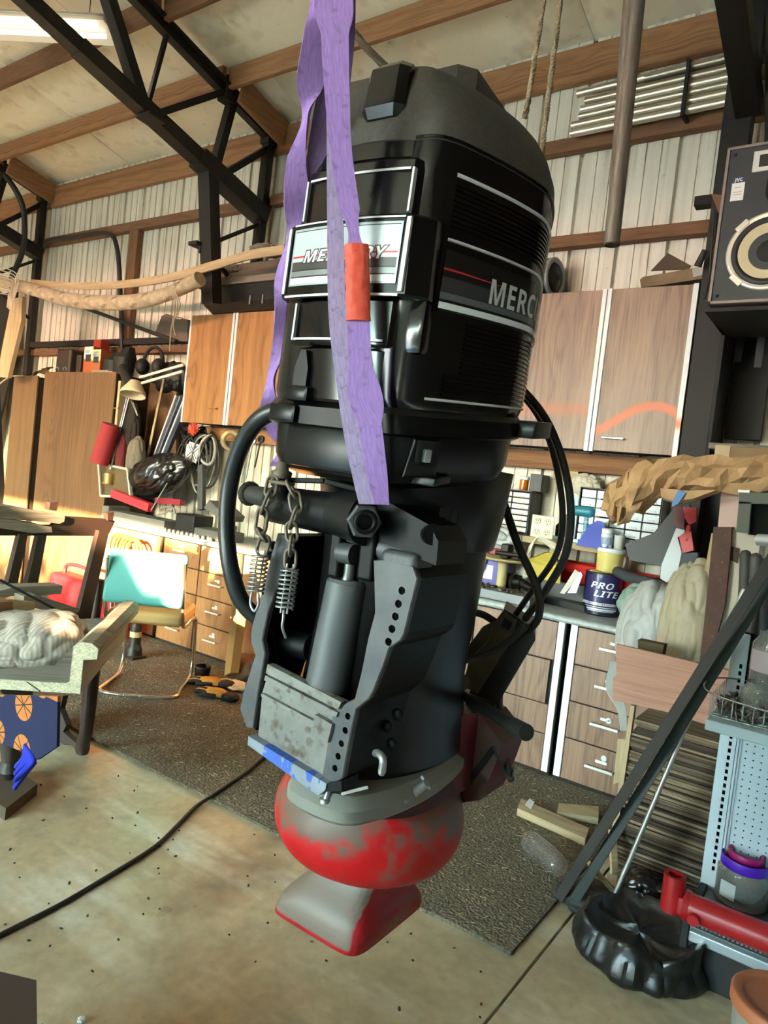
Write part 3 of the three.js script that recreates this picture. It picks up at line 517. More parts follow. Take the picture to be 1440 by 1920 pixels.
const redPaint = phys(0xffffff, 0.5, 0, { vertexColors: true, specularIntensity: 0.6, clearcoat: 0.06, clearcoatRoughness: 0.3 });
const JC = [-0.862, -1.31];
{
  const prof = [[0.05, 0.895], [0.10, 0.893], [0.14, 0.882], [0.17, 0.866], [0.192, 0.842], [0.206, 0.812], [0.211, 0.78], [0.207, 0.75], [0.195, 0.722], [0.175, 0.699], [0.15, 0.683], [0.12, 0.673], [0.10, 0.662]].reverse();
  const fine = []; const pc = new THREE.CatmullRomCurve3(prof.map(([r, y]) => new THREE.Vector3(r, y, 0))); for (let i = 0; i <= 70; i++) { const q = pc.getPoint(i / 70); fine.push([q.x, q.y]); }
  const g = lathe(fine, [JC[0], 0, JC[1]], 160);
  warp(g, (x, y, z) => { const a = Math.atan2(z - JC[1], x - JC[0]), k = Math.max(0, y - 0.80) / 0.09, w = Math.max(0, Math.cos(a - 0.1)); return [x + 0.006 * w, y + 0.02 * w * w * k - 0.02 * Math.max(0, -Math.cos(a)) * k * 0.4, z]; });
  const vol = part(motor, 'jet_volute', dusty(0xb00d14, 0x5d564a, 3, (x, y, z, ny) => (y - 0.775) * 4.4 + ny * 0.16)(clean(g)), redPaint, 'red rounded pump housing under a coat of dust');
  const q = (y, hx, hz0, hz1, e) => { const cx = -0.92 + (y - 0.5) * 0.25, cz = -1.365 + (y - 0.5) * 0.2; return [...Array(64).keys()].map((k) => { const t = k / 64 * Math.PI * 2 + Math.PI / 4, c = Math.cos(t), s = Math.sin(t), m = Math.abs(c) ** (2 / e), w = Math.abs(s) ** (2 / e); return [cx + hx * Math.sign(c) * m, y, cz + (s > 0 ? hz1 : hz0) * Math.sign(s) * w]; }); };
  const rings = []; for (let i = 0; i <= 30; i++) { const t = i / 30, f = t < 0.5 ? 0.0 : 0; const s = Math.pow(1 - t, 1.5); rings.push(q(0.508 + t * 0.19, 0.082 + 0.046 * s + 0.008 * Math.sin(t * 9), 0.085 + 0.065 * s, 0.07 + 0.08 * s + 0.012 * Math.sin(t * 7), 2.4 + 5 * s)); }
  rings.unshift(q(0.5, 0.124, 0.146, 0.146, 7.4), q(0.5, 0.128, 0.150, 0.150, 7.4));
  const sp = loft(rings, true, true, 0.5);
  part(motor, 'jet_spout', dusty(0x96121a, 0x6a6357, 8, (x, y, z, ny) => y < 0.513 ? -1 : y > 0.655 ? (0.69 - y) * 3 : z > -1.40 && x < -0.81 ? 0.62 : -0.15)(clean(sp)), redPaint, 'flared red outlet dulled by grey dust');
  part(motor, 'exhaust_housing', dusty(0x54101a, 0x4b423a, 12, () => 0.12)(clean(M(loft([ell(-0.80, 0.86, -1.42, 0.13, 0.14), ell(-0.80, 0.95, -1.44, 0.13, 0.18), ell(-0.79, 1.03, -1.47, 0.12, 0.16)], true, true, 0.5), slab3([[-0.709,1.027,-1.42],[-0.661,1.022,-1.42],[-0.607,0.978,-1.42],[-0.621,0.915,-1.42],[-0.644,0.84,-1.42],[-0.684,0.82,-1.42],[-0.738,0.832,-1.42],[-0.786,0.866,-1.42],[-0.767,0.935,-1.42]], [0, 0, -0.12])))), redPaint, 'dark red exhaust and gate housing');
  part(motor, 'gate_slot', slab3([[-0.631,0.966,-1.415],[-0.622,0.955,-1.415],[-0.684,0.84,-1.415],[-0.698,0.845,-1.415]], [0, 0, -0.02]), mat(0x050505, 0.9));
  part(motor, 'neck_casting', loft([ell(JC[0] + 0.02, 0.86, JC[1], 0.17, 0.2), ell(JC[0] + 0.03, 0.91, JC[1], 0.15, 0.2)]), mat(0x3a0a10, 0.6));
  for (const [a, b] of [[[-0.664,0.927,-1.15], [-0.633,0.963,-1.15]], [[-0.666,0.925,-1.12], [-0.655,0.934,-1.12]]]) part(motor, 'fitting', M(rod(a, b, 0.008), lathe([[0.013, 0], [0.013, 0.008]], a, 6, [1, 0.4, 0])), zinc);
  part(motor, 'flush_clip', bar([-0.652,0.967,-1.16], [-0.63,0.948,-1.16], 0.004, 0.006), silverLine);
}
// shift box and its cables behind the leg
const boxMat = mat(0xffffff, 0.65, 0.05, { map: tex(128, 128, (u, v) => mix([0.24, 0.22, 0.18], [0.45, 0.41, 0.33], fbm(u, v, 5, 4, 7)), 0.2) });
part(motor, 'shift_box', uvb(slab3([[-0.677,1.255,-1.5],[-0.601,1.226,-1.5],[-0.593,1.201,-1.5],[-0.663,1.038,-1.5],[-0.74,1.04,-1.5]], [-0.05, 0, -0.12])), mat(0x1d1a17, 0.5));
part(motor, 'shift_box_lid', uvb(slab3([[-0.676,1.252,-1.49],[-0.643,1.238,-1.49],[-0.647,1.19,-1.49],[-0.717,1.048,-1.49],[-0.754,1.057,-1.49],[-0.745,1.124,-1.49]], [0, 0, -0.012])), boxMat, 'dusty grey lid of the shift box');
part(motor, 'lid_socket', slab3([[-0.667,1.236,-1.482],[-0.648,1.23,-1.482],[-0.654,1.212,-1.482],[-0.671,1.218,-1.482]], [0, 0, -0.01]), rubber);
part(motor, 'shift_bracket', uvb(M(slab3([[-0.706,1.212,-1.46],[-0.682,1.229,-1.46],[-0.689,1.185,-1.46],[-0.742,1.116,-1.46],[-0.767,1.089,-1.46],[-0.782,1.113,-1.46],[-0.746,1.144,-1.46]], [0, 0, -0.01]), rod([-0.747,1.066,-1.45], [-0.725,1.084,-1.43], 0.018), bar([-0.774,1.174,-1.44], [-0.744,1.125,-1.44], 0.02, 0.012))), boxMat);
part(motor, 'shift_rod', M(rod([-0.741,1.065,-1.42], [-0.655,1.068,-1.36], 0.010), rod([-0.667,1.066,-1.37], [-0.514,1.073,-1.27], 0.015, 0.013), rod([-0.53,1.072,-1.28], [-0.489,1.079,-1.25], 0.018, 0.016)), rubber);
part(motor, 'steering_hose', tube([[-0.927,1.628,-0.99],[-0.957,1.628,-0.985],[-0.995,1.611,-0.98],[-1.047,1.562,-0.99],[-1.082,1.479,-1.0],[-1.08,1.392,-1.0],[-1.056,1.308,-1.0],[-1.032,1.24,-1.02],[-0.996,1.206,-1.05],[-0.972,1.202,-1.08]], 0.0175, 90, 14), mat(0x1a1d20, 0.38), 'thick black rubber hose looping beside the bracket');
for (const [pts, r] of [[[[-0.646,1.747,-1.35],[-0.627,1.728,-1.38],[-0.587,1.679,-1.4],[-0.55,1.6,-1.42],[-0.528,1.507,-1.44],[-0.533,1.41,-1.46],[-0.574,1.321,-1.48],[-0.623,1.244,-1.5]], 0.0085], [[[-0.671,1.519,-1.4],[-0.653,1.48,-1.4],[-0.617,1.404,-1.41],[-0.587,1.345,-1.43],[-0.575,1.299,-1.45],[-0.586,1.253,-1.48],[-0.611,1.219,-1.5]], 0.009], [[[-0.662,1.738,-1.36],[-0.641,1.724,-1.4],[-0.605,1.671,-1.43],[-0.572,1.583,-1.45],[-0.555,1.488,-1.47],[-0.564,1.405,-1.49],[-0.613,1.313,-1.5],[-0.658,1.241,-1.52]], 0.007],
  [[[-0.719,1.146,-1.32],[-0.715,1.141,-1.38],[-0.693,1.151,-1.45],[-0.643,1.189,-1.46],[-0.604,1.234,-1.46]], 0.0085], [[[-0.728,1.254,-1.34],[-0.727,1.249,-1.4],[-0.71,1.239,-1.46],[-0.696,1.221,-1.5]], 0.0085], [[[-0.673,1.054,-1.52],[-0.665,0.999,-1.52],[-0.636,0.937,-1.5],[-0.603,0.885,-1.48]], 0.0085], [[[-0.619,0.974,-1.4],[-0.603,0.95,-1.4],[-0.594,0.897,-1.45],[-0.609,0.902,-1.5]], 0.003]])
  part(motor, 'control_cable', tube(pts, r, 60, 10), rubber);
// raised letters on the neck
{
  const font = await new FontLoader().loadAsync('fonts/droid/droid_sans_bold.typeface.json');
  const g = new TextGeometry('50', { font, size: 0.03, depth: 0.003, curveSegments: 4, bevelEnabled: false });
  part(motor, 'raised_lettering', g.rotateY(1.0).translate(-0.632, 1.452, -1.075), mat(0x121315, 0.4));
}
// ---------- slings, chains, ropes ----------
const webbing = (c0, c1, s) => mat(0xffffff, 0.85, 0, { map: tex(256, 256, (u, v) => { let c = mix(hex(c0), hex(c1), 0.35 + 0.3 * fbm(u, v, 14, 3, s)); c = mix(c, [0.22, 0.17, 0.2], Math.max(0, fbm(u, v, 9, 4, s + 4) - 0.66) * 1.2); const w = vn(u * 90, v * 10, 90, s + 8, 10); return c.map((q) => q * (0.93 + 0.14 * w)); }, 0.13) });
const purple = webbing(0x8a64b0, 0xa98ccb, 3), purpleGrey = webbing(0x8d7aa6, 0xac9cbd, 23), purpleDark = webbing(0x5f4a70, 0x7a6088, 13);
const H = (pts, w, e = [0.82, 0.09, -0.56]) => pts.map((_, i) => { const k = Array.isArray(w) ? w[Math.min(i, w.length - 1)] : w; return e.map((q) => q * k); });
{
  const s = thing('lifting_sling', 'purple webbing lifting sling with a red sleeve hanging in front of the motor', 'sling', 'purple lifting slings');
  const up = (p, k) => [add3(p, [0.02 + k, 0.30, 0.03]), add3(p, [0.01 + k * 0.6, 0.12, 0.015])];
  const A = [...up([-0.754,2.253,-0.8], 0)].concat([[-0.754,2.253,-0.8],[-0.755,2.184,-0.815],[-0.756,2.107,-0.835],[-0.757,2.029,-0.86],[-0.748,1.946,-0.885],[-0.737,1.882,-0.9],[-0.721,1.772,-0.905],[-0.709,1.695,-0.91],[-0.684,1.611,-0.915],[-0.667,1.535,-0.925],[-0.666,1.48,-0.95]]);
  part(s, 'webbing', strap(A, H(A, [0.014, 0.02, 0.021, 0.021, 0.0195, 0.017, 0.0165, 0.0165, 0.018, 0.019, 0.019, 0.017, 0.012]), 0.006, 110), purple);
  const B = [...up([-0.774,2.262,-0.805], 0.01)].concat([[-0.774,2.262,-0.805],[-0.777,2.166,-0.83],[-0.775,2.078,-0.85],[-0.78,1.998,-0.875],[-0.786,1.922,-0.9],[-0.775,1.843,-0.902],[-0.759,1.756,-0.905],[-0.737,1.669,-0.912],[-0.711,1.575,-0.92],[-0.691,1.477,-0.945]]);
  part(s, 'webbing', strap(B, H(B, [0.008, 0.008, 0.008, 0.008, 0.008, 0.011, 0.0135, 0.0145, 0.0155, 0.0165, 0.017, 0.015]), 0.007, 110), purpleGrey);
  const C = [[-0.757,2.269,-0.825],[-0.759,2.199,-0.84],[-0.767,2.136,-0.855],[-0.776,2.079,-0.87],[-0.781,2.01,-0.885]];
  part(s, 'webbing', strap(C, H(C, [0.018, 0.017, 0.014, 0.01, 0.006]), 0.005, 60), purpleDark);
  const S = [[-0.737,1.892,-0.899], [-0.729,1.839,-0.901], [-0.72,1.77,-0.904]];
  const rings = []; for (let i = 0; i <= 12; i++) { const t = i / 12, c = lerp3(S[0], S[2], t); rings.push([...Array(24).keys()].map((k) => { const a = k / 24 * Math.PI * 2, w = 0.0195 + 0.001 * Math.sin(i * 1.7 + k), d = 0.009; return [c[0] + 0.82 * Math.cos(a) * w + 0.4 * Math.sin(a) * d, c[1] + 0.09 * Math.cos(a) * w, c[2] - 0.56 * Math.cos(a) * w + 0.85 * Math.sin(a) * d]; })); }
  part(s, 'sleeve', loft(rings, true, true, 0.7), mat(0xffffff, 0.6, 0, { map: tex(128, 128, (u, v) => { const n = fbm(u, v, 6, 4, 3), k = vn(u * 34, v * 7, 34, 9, 7); return mix(mix([0.80, 0.22, 0.15], [0.90, 0.40, 0.32], n), [0.35, 0.12, 0.1], k > 0.9 ? 0.6 : 0); }, 0.08) }), 'orange red protective sleeve');
  const W = [add3([-0.807,2.281,-0.82], [0.05, 0.30, 0.03])].concat([[-0.807,2.281,-0.82],[-0.814,2.214,-0.84],[-0.849,2.163,-0.87],[-0.884,2.123,-0.9],[-0.916,2.069,-0.93],[-0.929,2.003,-0.95],[-0.957,1.946,-0.97],[-0.974,1.882,-0.985],[-0.977,1.815,-1.0],[-1.006,1.758,-1.02],[-1.032,1.698,-1.04],[-1.051,1.636,-1.06],[-1.049,1.594,-1.08],[-1.039,1.563,-1.1],[-1.049,1.523,-1.1]]);
  const s2 = thing('lifting_sling', 'purple webbing sling with a wavy edge hanging down behind the hose loop', 'sling', 'purple lifting slings');
  part(s2, 'webbing', strap(W.map((p, i) => add3(p, [0.006 * Math.sin(i * 2.1), 0, 0])), H(W, W.map((_, i) => 0.0165 + 0.003 * Math.sin(i * 2.6)), [0.80, 0.09, -0.50]).map((e, i) => add3(e, [0, 0, 0.012 * Math.sin(i * 1.9)])), 0.005, 160), purple);
  const D = W.map((p) => add3(p, [0.018, 0, -0.03]));
  part(s2, 'webbing', strap(D, H(D, 0.02), 0.005, 120), purpleDark);
}
{
  const t = thing('hoist_hook', 'steel hoist hook and chain that carry the purple slings above the motor', 'hook'), c = add3([-0.761,2.255,-0.8], [0.03, 0.33, 0.03]);
  part(t, 'hook', tube([add3(c, [-0.03, 0.02, 0]), add3(c, [-0.04, -0.01, 0]), add3(c, [-0.02, -0.045, 0]), add3(c, [0.02, -0.045, 0]), add3(c, [0.045, 0, 0]), add3(c, [0.02, 0.05, 0]), add3(c, [0, 0.08, 0])], 0.014, 40, 10), darkCast);
  part(t, 'hook_block', bx(c[0] - 0.04, c[0] + 0.04, c[1] + 0.08, c[1] + 0.2, c[2] - 0.03, c[2] + 0.03, 0.01), darkCast);
  for (let k = 0; k < 43; k++) part(t, 'chain_link', new THREE.TorusGeometry(0.014, 0.004, 6, 14).scale(1, 1.8, 1).rotateY(k % 2 ? Math.PI / 2 : 0).translate(c[0], c[1] + 0.22 + k * 0.042, c[2]), zinc);
  part(t, 'crossbeam', bar([-4.6, 4.62, c[2]], [-0.65, 4.62, c[2]], 0.1, 0.14), steelBlack);
}
function link(c, dir, flat, L, W, r) {                      // one chain link: a stadium of round wire
  const d = V(dir).normalize(), f = V(flat).addScaledVector(d, -V(flat).dot(d)).normalize(), pts = [];
  for (let k = 0; k < 20; k++) { const a = k / 20 * Math.PI * 2, s = Math.sin(a), q = V(c).addScaledVector(d, (L / 2 - W / 2) * Math.sign(s) * Math.min(1, Math.abs(s) * 3) + Math.sin(a) * W / 2).addScaledVector(f, Math.cos(a) * W / 2); pts.push(q.toArray()); }
  return tube(pts, r, 40, 7, true);
}
function springChain(label, pts, top, bot, tail) {
  const t = thing('chain', label, 'chain', 'spring-ended chains on the motor');
  for (let i = 0; i + 1 < pts.length; i++) { const a = V(pts[i]), b = V(pts[i + 1]), d = b.clone().sub(a); part(t, 'chain_link', link(lerp3(pts[i], pts[i + 1], 0.5), d.toArray(), i % 2 ? [0.5, 0, 1] : [1, 0, -0.4], d.length() + 0.012, 0.021, 0.0033), chainMat); }
  const A = V(top), B = V(bot), ax = B.clone().sub(A), n = 9, pp = [], e1 = new THREE.Vector3(0.85, 0, -0.5), e2 = new THREE.Vector3(0.5, 0, 0.85);
  for (let i = 0; i <= n * 16; i++) { const q = i / (n * 16), a = q * n * Math.PI * 2; pp.push(A.clone().addScaledVector(ax, q).addScaledVector(e1, Math.cos(a) * 0.0155).addScaledVector(e2, Math.sin(a) * 0.0155)); }
  part(t, 'coil_spring', new THREE.TubeGeometry(new THREE.CatmullRomCurve3(pp), n * 24, 0.0022, 6), zinc);
  for (const s of [-0.006, 0.006]) part(t, 'hook_rod', rod(A.clone().addScaledVector(ax, -0.12).addScaledVector(e1, s).toArray(), B.clone().addScaledVector(ax, 0.1).addScaledVector(e1, s).toArray(), 0.002, 0.002, 6), zinc);
  part(t, 'end_hook', tube(tail, 0.0028, 30, 7), zinc);
}
springChain('rusty chain ending in a spring with a U-shaped loop, nearest the hose', [[-0.93,1.498,-0.965],[-0.925,1.471,-0.955],[-0.938,1.437,-0.955],[-0.94,1.399,-0.955],[-0.925,1.386,-0.955],[-0.931,1.359,-0.955]], [-0.932,1.355,-0.955], [-0.937,1.282,-0.955], [[-0.946,1.277,-0.955],[-0.944,1.257,-0.955],[-0.933,1.248,-0.955],[-0.925,1.26,-0.955],[-0.927,1.28,-0.955]]);
springChain('rusty chain ending in a spring with a straight wire, nearest the bracket', [[-0.926,1.494,-0.965],[-0.88,1.493,-0.955],[-0.864,1.475,-0.955],[-0.855,1.449,-0.955],[-0.864,1.419,-0.955],[-0.858,1.396,-0.955],[-0.858,1.371,-0.955],[-0.856,1.345,-0.955]], [-0.856,1.341,-0.955], [-0.859,1.266,-0.955], [[-0.86,1.263,-0.955],[-0.859,1.249,-0.955],[-0.859,1.234,-0.955],[-0.858,1.213,-0.965]]);
solo('wire', 'thin steel wire dangling under the coil spring beside the bracket', 'wire', tube([[-0.945,1.221,-1.0],[-0.934,1.201,-1.01],[-0.926,1.16,-1.02],[-0.921,1.145,-1.02]], 0.0012, 20, 5), darkCast);
const ropeMat = mat(0xffffff, 0.95, 0, { map: tex(128, 128, (u, v) => mix([0.36, 0.31, 0.24], [0.70, 0.64, 0.53], fbm(u, v, 14, 3, 5)), 0.05) }), ropeDark = mat(0x3d352b, 0.95);
function rope(label, pts, r, m, group) {
  if (group && pts[0][1] > 2) pts = [V(pts[0]).addScaledVector(V(pts[0]).sub(V(pts[1])).normalize(), 1.6).toArray(), ...pts];
  const t = thing('rope', label, 'rope', group), c = new THREE.CatmullRomCurve3(pts.map(V)), L = c.getLength(), turns = L / (r * 9), n = Math.ceil(turns * 8);
  for (let k = 0; k < 3; k++) {
    const pp = []; for (let i = 0; i <= n; i++) { const q = i / n, p = c.getPoint(q), d = c.getTangent(q), a = q * turns * Math.PI * 2 + k * 2.094, e = new THREE.Vector3(0, 0.01, 1).cross(d).normalize(), f = d.clone().cross(e); pp.push(p.addScaledVector(e, Math.cos(a) * r * 0.5).addScaledVector(f, Math.sin(a) * r * 0.5)); }
    part(t, 'rope_strand', uvb(new THREE.TubeGeometry(new THREE.CatmullRomCurve3(pp), n, r * 0.56, 5)), m);
  }
}
rope('twisted tan rope, the one that ends higher behind the motor cowl', [[-0.868,2.866,-1.72],[-0.87,2.812,-1.72],[-0.876,2.691,-1.72],[-0.881,2.568,-1.72],[-0.886,2.514,-1.72]], 0.0085, ropeMat, 'ropes hanging behind the motor');
rope('twisted tan rope that reaches lower, behind the rim of the cowl', [[-0.823,2.852,-1.72],[-0.823,2.799,-1.72],[-0.824,2.678,-1.72],[-0.825,2.529,-1.72],[-0.825,2.399,-1.72]], 0.0085, ropeMat, 'ropes hanging behind the motor');
rope('short brown rope hanging behind the leg above the shift box', [[-0.849,1.38,-1.62],[-0.848,1.325,-1.62],[-0.846,1.255,-1.62],[-0.842,1.187,-1.62],[-0.831,1.119,-1.6]], 0.009, ropeDark, 'ropes hanging behind the motor');
rope('dark rope slanting from the roof down to the cowl scoop', [[-1.369,2.766,-1.5],[-1.251,2.657,-1.45],[-1.159,2.566,-1.4],[-1.068,2.485,-1.35]], 0.011, ropeDark, 'ropes hanging behind the motor');
// ---------- cabinets along the back wall ----------
const whiteTrim = mat(0xdfe3e6, 0.4), iron2 = mat(0x2b2724, 0.5, 0.4), darkGap = mat(0x0c0a09, 0.8), pullMat = mat(0xd8d8d4, 0.3, 0.35), kickMat = mat(0x2a241f, 0.9);
const counterMat = mat(0xffffff, 0.35, 0, { map: tex(256, 256, (u, v) => mix([0.55, 0.58, 0.58], [0.72, 0.75, 0.75], fbm(u, v, 20, 3, 5)), 0.6) });
const FZ = -3.716;
function paperBlob(c, r, amp, f, s, o = {}) {               // a crumpled bag or cloth: a ball pushed in and out along ridged folds
  const g = mergeVertices(new THREE.IcosahedronGeometry(1, o.detail ?? 18).deleteAttribute('uv').deleteAttribute('normal'));
  return warp(g, (x, y, z) => {
    let a = 0, k = 1, w = f; for (let i = 0; i < 3; i++) { a += k * (Math.sqrt(Math.abs(n3(x * w + 5, y * w * 0.7 + 9, z * w + 3, s + i * 7) - 0.5) * 2 + 0.01) - 0.55); k *= 0.38; w *= 1.9; }
    const q = 1 + amp * a; let Y = y * q; if (o.flat !== undefined && Y < -o.flat) Y = -o.flat;
    const sh = o.shape ? o.shape(x, y, z) : [1, 1, 1]; return [c[0] + x * q * r[0] * sh[0], c[1] + Y * r[1] * sh[1], c[2] + z * q * r[2] * sh[2]];
  });
}
function wallCabinet(label, x0, x1, doors, mt, pulls) {
  const t = thing('wall_cabinet', label, 'cabinet', 'wood-grain wall cabinets');
  part(t, 'carcass', uvb(bx(x0, x1, 1.83, 2.735, -4.28, -4.02, 0.002)), mat(0x3a251a, 0.7));
  doors.forEach(([a, b, pa, pb], i) => {
    const d = part(t, 'door', uvb(bx(a, b, 1.822, 2.738, -4.018, -4.0, 0.002), 1, 1, a * 1.7 + i), mt);
    if (pa !== undefined) part(d, 'handle', M(bar([pa, 1.90, -3.975], [pb, 1.90, -3.975], 0.012, 0.008), bar([pa + 0.01, 1.90, -4.0], [pa + 0.01, 1.90, -3.975], 0.008, 0.008, [1, 0, 0]), bar([pb - 0.01, 1.90, -4.0], [pb - 0.01, 1.90, -3.975], 0.008, 0.008, [1, 0, 0])), pulls);
  });
  return t;
}
const brassPull = mat(0xb08a4a, 0.35, 0.7);
{
  const t = wallCabinet('oak wall cabinet with a white double strip between its doors, under the cargo box', -5.02, -3.86, [[-5.0, -4.49], [-4.43, -3.87]], oak, brassPull);
  for (const [a, b] of [[-4.49, -4.465], [-4.455, -4.43], [-5.02, -5.0]]) part(t, 'trim_strip', bx(a, b, 1.82, 2.74, -4.018, -3.996, 0.001), whiteTrim);
  for (const x of [-4.66, -4.1]) part(t, 'handle', M(bar([x, 1.95, -3.975], [x + 0.1, 1.95, -3.975], 0.012, 0.008), bar([x + 0.09, 1.95, -4.0], [x + 0.09, 1.95, -3.97], 0.014, 0.014, [1, 0, 0])), brassPull);
}
{
  // orange spray paint over one door: a band with ragged soft edges
  const sprayed = (m, a, b, fn) => mat(0xffffff, 0.42, 0, { map: tex(512, 512, (u, v) => { const X = a + u * (b - a), Y = 1.822 + v * 0.916, n = fbm(u, v, 90, 2, 9), wd = m(u * (b - a) / 0.62 + a, Y / 0.62), q = fn(X, Y) - Math.max(0, n - 0.55) * 0.9; return mix(wd, [0.78, 0.36, 0.14], q); }) });
  const rowsOf = (base) => { const im = base.map.image; return (u, v) => { const i = (Math.floor((u - Math.floor(u)) * im.width)) % im.width, j = (Math.floor((v - Math.floor(v)) * im.height)) % im.height, k = (j * im.width + i) * 4; return [im.data[k] / 255, im.data[k + 1] / 255, im.data[k + 2] / 255]; }; };
  const wd = rowsOf(walnut);
  const arc = new THREE.CatmullRomCurve3([[-1.429,1.837,-4.0],[-1.389,1.919,-4.0],[-1.324,1.959,-4.0],[-1.24,2.017,-4.0],[-1.158,2.065,-4.0],[-1.06,2.083,-4.0],[-0.974,2.062,-4.0],[-0.909,2.022,-4.0]].map(V)).getPoints(60);
  const near = (X, Y, w) => { let d = 9; for (const p of arc) d = Math.min(d, Math.hypot(p.x - X, p.y - Y)); return Math.max(0, 1.15 - (d / w) ** 2); };
  const doorA = sprayed(wd, -1.41, -0.945, (X, Y) => near(X, Y, 0.032)); doorA.map.repeat.set(1, 1);
  const doorB = sprayed(wd, -1.93, -1.43, (X, Y) => 0.5 * Math.exp(-(((Y - 2.05) / 0.045) ** 2))); doorB.map.repeat.set(1, 1);
  const fitUv = (g, a, b) => { const p = g.attributes.position, uv = g.attributes.uv; for (let i = 0; i < p.count; i++) uv.setXY(i, (p.getX(i) - a) / (b - a), (p.getY(i) - 1.822) / 0.916); return g; };
  const t = thing('wall_cabinet', 'wall cabinet with white edge strips and an arc of orange spray paint across its doors', 'cabinet', 'wood-grain wall cabinets');
  part(t, 'carcass', uvb(bx(-2.45, -0.936, 1.83, 2.735, -4.28, -4.02, 0.002)), mat(0x2b160f, 0.6));
  const d0 = part(t, 'door', uvb(bx(-2.44, -1.94, 1.822, 2.738, -4.018, -4.0, 0.002), 1, 1, 0.4), walnut);
  part(t, 'door', fitUv(uvb(bx(-1.93, -1.43, 1.822, 2.738, -4.018, -4.0, 0.002)), -1.93, -1.43), doorB);
  const d2 = part(t, 'door', fitUv(uvb(bx(-1.378, -0.945, 1.822, 2.738, -4.018, -4.0, 0.002)), -1.41, -0.945), doorA, 'door crossed by an arc of orange paint');
  part(d2, 'handle', M(bar([-1.33, 1.895, -3.975], [-1.205, 1.895, -3.975], 0.012, 0.009), rod([-1.22, 1.895, -4.0], [-1.22, 1.895, -3.97], 0.006), rod([-1.315, 1.895, -4.0], [-1.315, 1.895, -3.972], 0.005)), pullMat);
  const strip = mat(0xffffff, 0.4, 0, { map: tex(32, 512, (u, v) => { const Y = 1.822 + v * 0.916, n = fbm(u, v, 16, 2, 3), k = Math.exp(-(((Y - 1.99) / 0.03) ** 2)) * (0.5 + n); return mix([0.88, 0.89, 0.90], [0.85, 0.45, 0.25], k); }) });
  strip.map.repeat.set(1, 1);
  for (const [a, b, m] of [[-1.432, -1.408, whiteTrim], [-1.402, -1.378, whiteTrim], [-0.945, -0.918, strip]]) part(t, 'trim_strip', fitUv(uvb(bx(a, b, 1.815, 2.742, -4.018, -3.994, 0.001)), a, b), m);
}
solo('wood_rail', 'reddish wooden rail screwed to the wall right below the spray-painted wall cabinet', 'rail', uvb(bx(-2.5, -0.98, 1.70, 1.815, -4.29, -4.2), 0), lumber);
solo('wood_rail', 'wooden rail below the oak wall cabinet where tools hang', 'rail', uvb(bx(-5.0, -3.4, 1.70, 1.815, -4.29, -4.2), 0, 1, 0.4), lumber);
// base cabinets
function baseCabinet(label, x0, x1, rows, mt, o = {}) {
  const t = thing('base_cabinet', label, 'cabinet', 'wood-grain base cabinets');
  part(t, 'carcass', bx(x0, x1, 0.01, 0.862, o.back ?? -4.27, FZ - 0.018, 0.002), darkGap);
  part(t, 'plinth', bx(x0 + 0.01, x1 - 0.01, 0.0, 0.075, FZ - 0.03, FZ - 0.012, 0.001), kickMat);
  for (const [a, b, y0, y1, kind] of rows) {
    const d = part(t, kind === 'door' ? 'door' : 'drawer', uvb(bx(a, b, y0, y1, FZ - 0.018, FZ, 0.002), 1, 1, a * 3.1 + y0 * (kind === 'door' ? 0 : 0.9)), mt);
    const c = (a + b) / 2;
    if (kind === 'file') {
      part(d, 'handle', M(bar([c - 0.075, y0 + 0.115, FZ + 0.028], [c + 0.075, y0 + 0.115, FZ + 0.028], 0.012, 0.014), rod([c + 0.07, y0 + 0.115, FZ], [c + 0.07, y0 + 0.115, FZ + 0.03], 0.006), rod([c - 0.07, y0 + 0.115, FZ], [c - 0.07, y0 + 0.115, FZ + 0.028], 0.006)), pullMat);
      part(d, 'lock', lathe([[0.016, 0], [0.016, 0.006], [0.007, 0.008], [0.005, 0.003], [0.0, 0.003]], [c + 0.015, y1 - 0.045, FZ], 20, [0, 0, 1]), pullMat);
      part(d, 'label_holder', bx(c - 0.03, c + 0.032, y0 + 0.14, y0 + 0.155, FZ, FZ + 0.003, 0.001), whiteTrim);
    } else if (kind === 'pull') part(d, 'handle', bar([c - 0.06, y1 - 0.07, FZ + 0.02], [c + 0.06, y1 - 0.07, FZ + 0.02], 0.012, 0.012), pullMat);
  }
  return t;
}
const fileRows = [0.655, 0.455, 0.255, 0.03].map((y, i) => [-1.235, -0.83, y, [0.852, 0.648, 0.448, 0.248][i], 'file']);
{
  const t = baseCabinet('base cabinet with four locking drawers beside the plastic bags', -1.285, -0.82, fileRows, walnut, { back: -3.93 });
  part(t, 'trim_strip', bx(-1.278, -1.24, 0.03, 0.86, FZ - 0.018, FZ + 0.002, 0.001), whiteTrim);
  const u = baseCabinet('base cabinet with a loose door panel behind the shift box of the motor', -2.35, -1.305, [[-1.85, -1.352, 0.645, 0.852, 'pull'], [-1.85, -1.372, 0.40, 0.638, 'door'], [-1.85, -1.352, 0.235, 0.395, 'door'], [-1.85, -1.352, 0.03, 0.23, 'door'], [-2.345, -1.86, 0.03, 0.852, 'door']], walnut);
  part(u, 'trim_strip', bx(-1.348, -1.312, 0.03, 0.86, FZ - 0.018, FZ + 0.002, 0.001), whiteTrim);
}
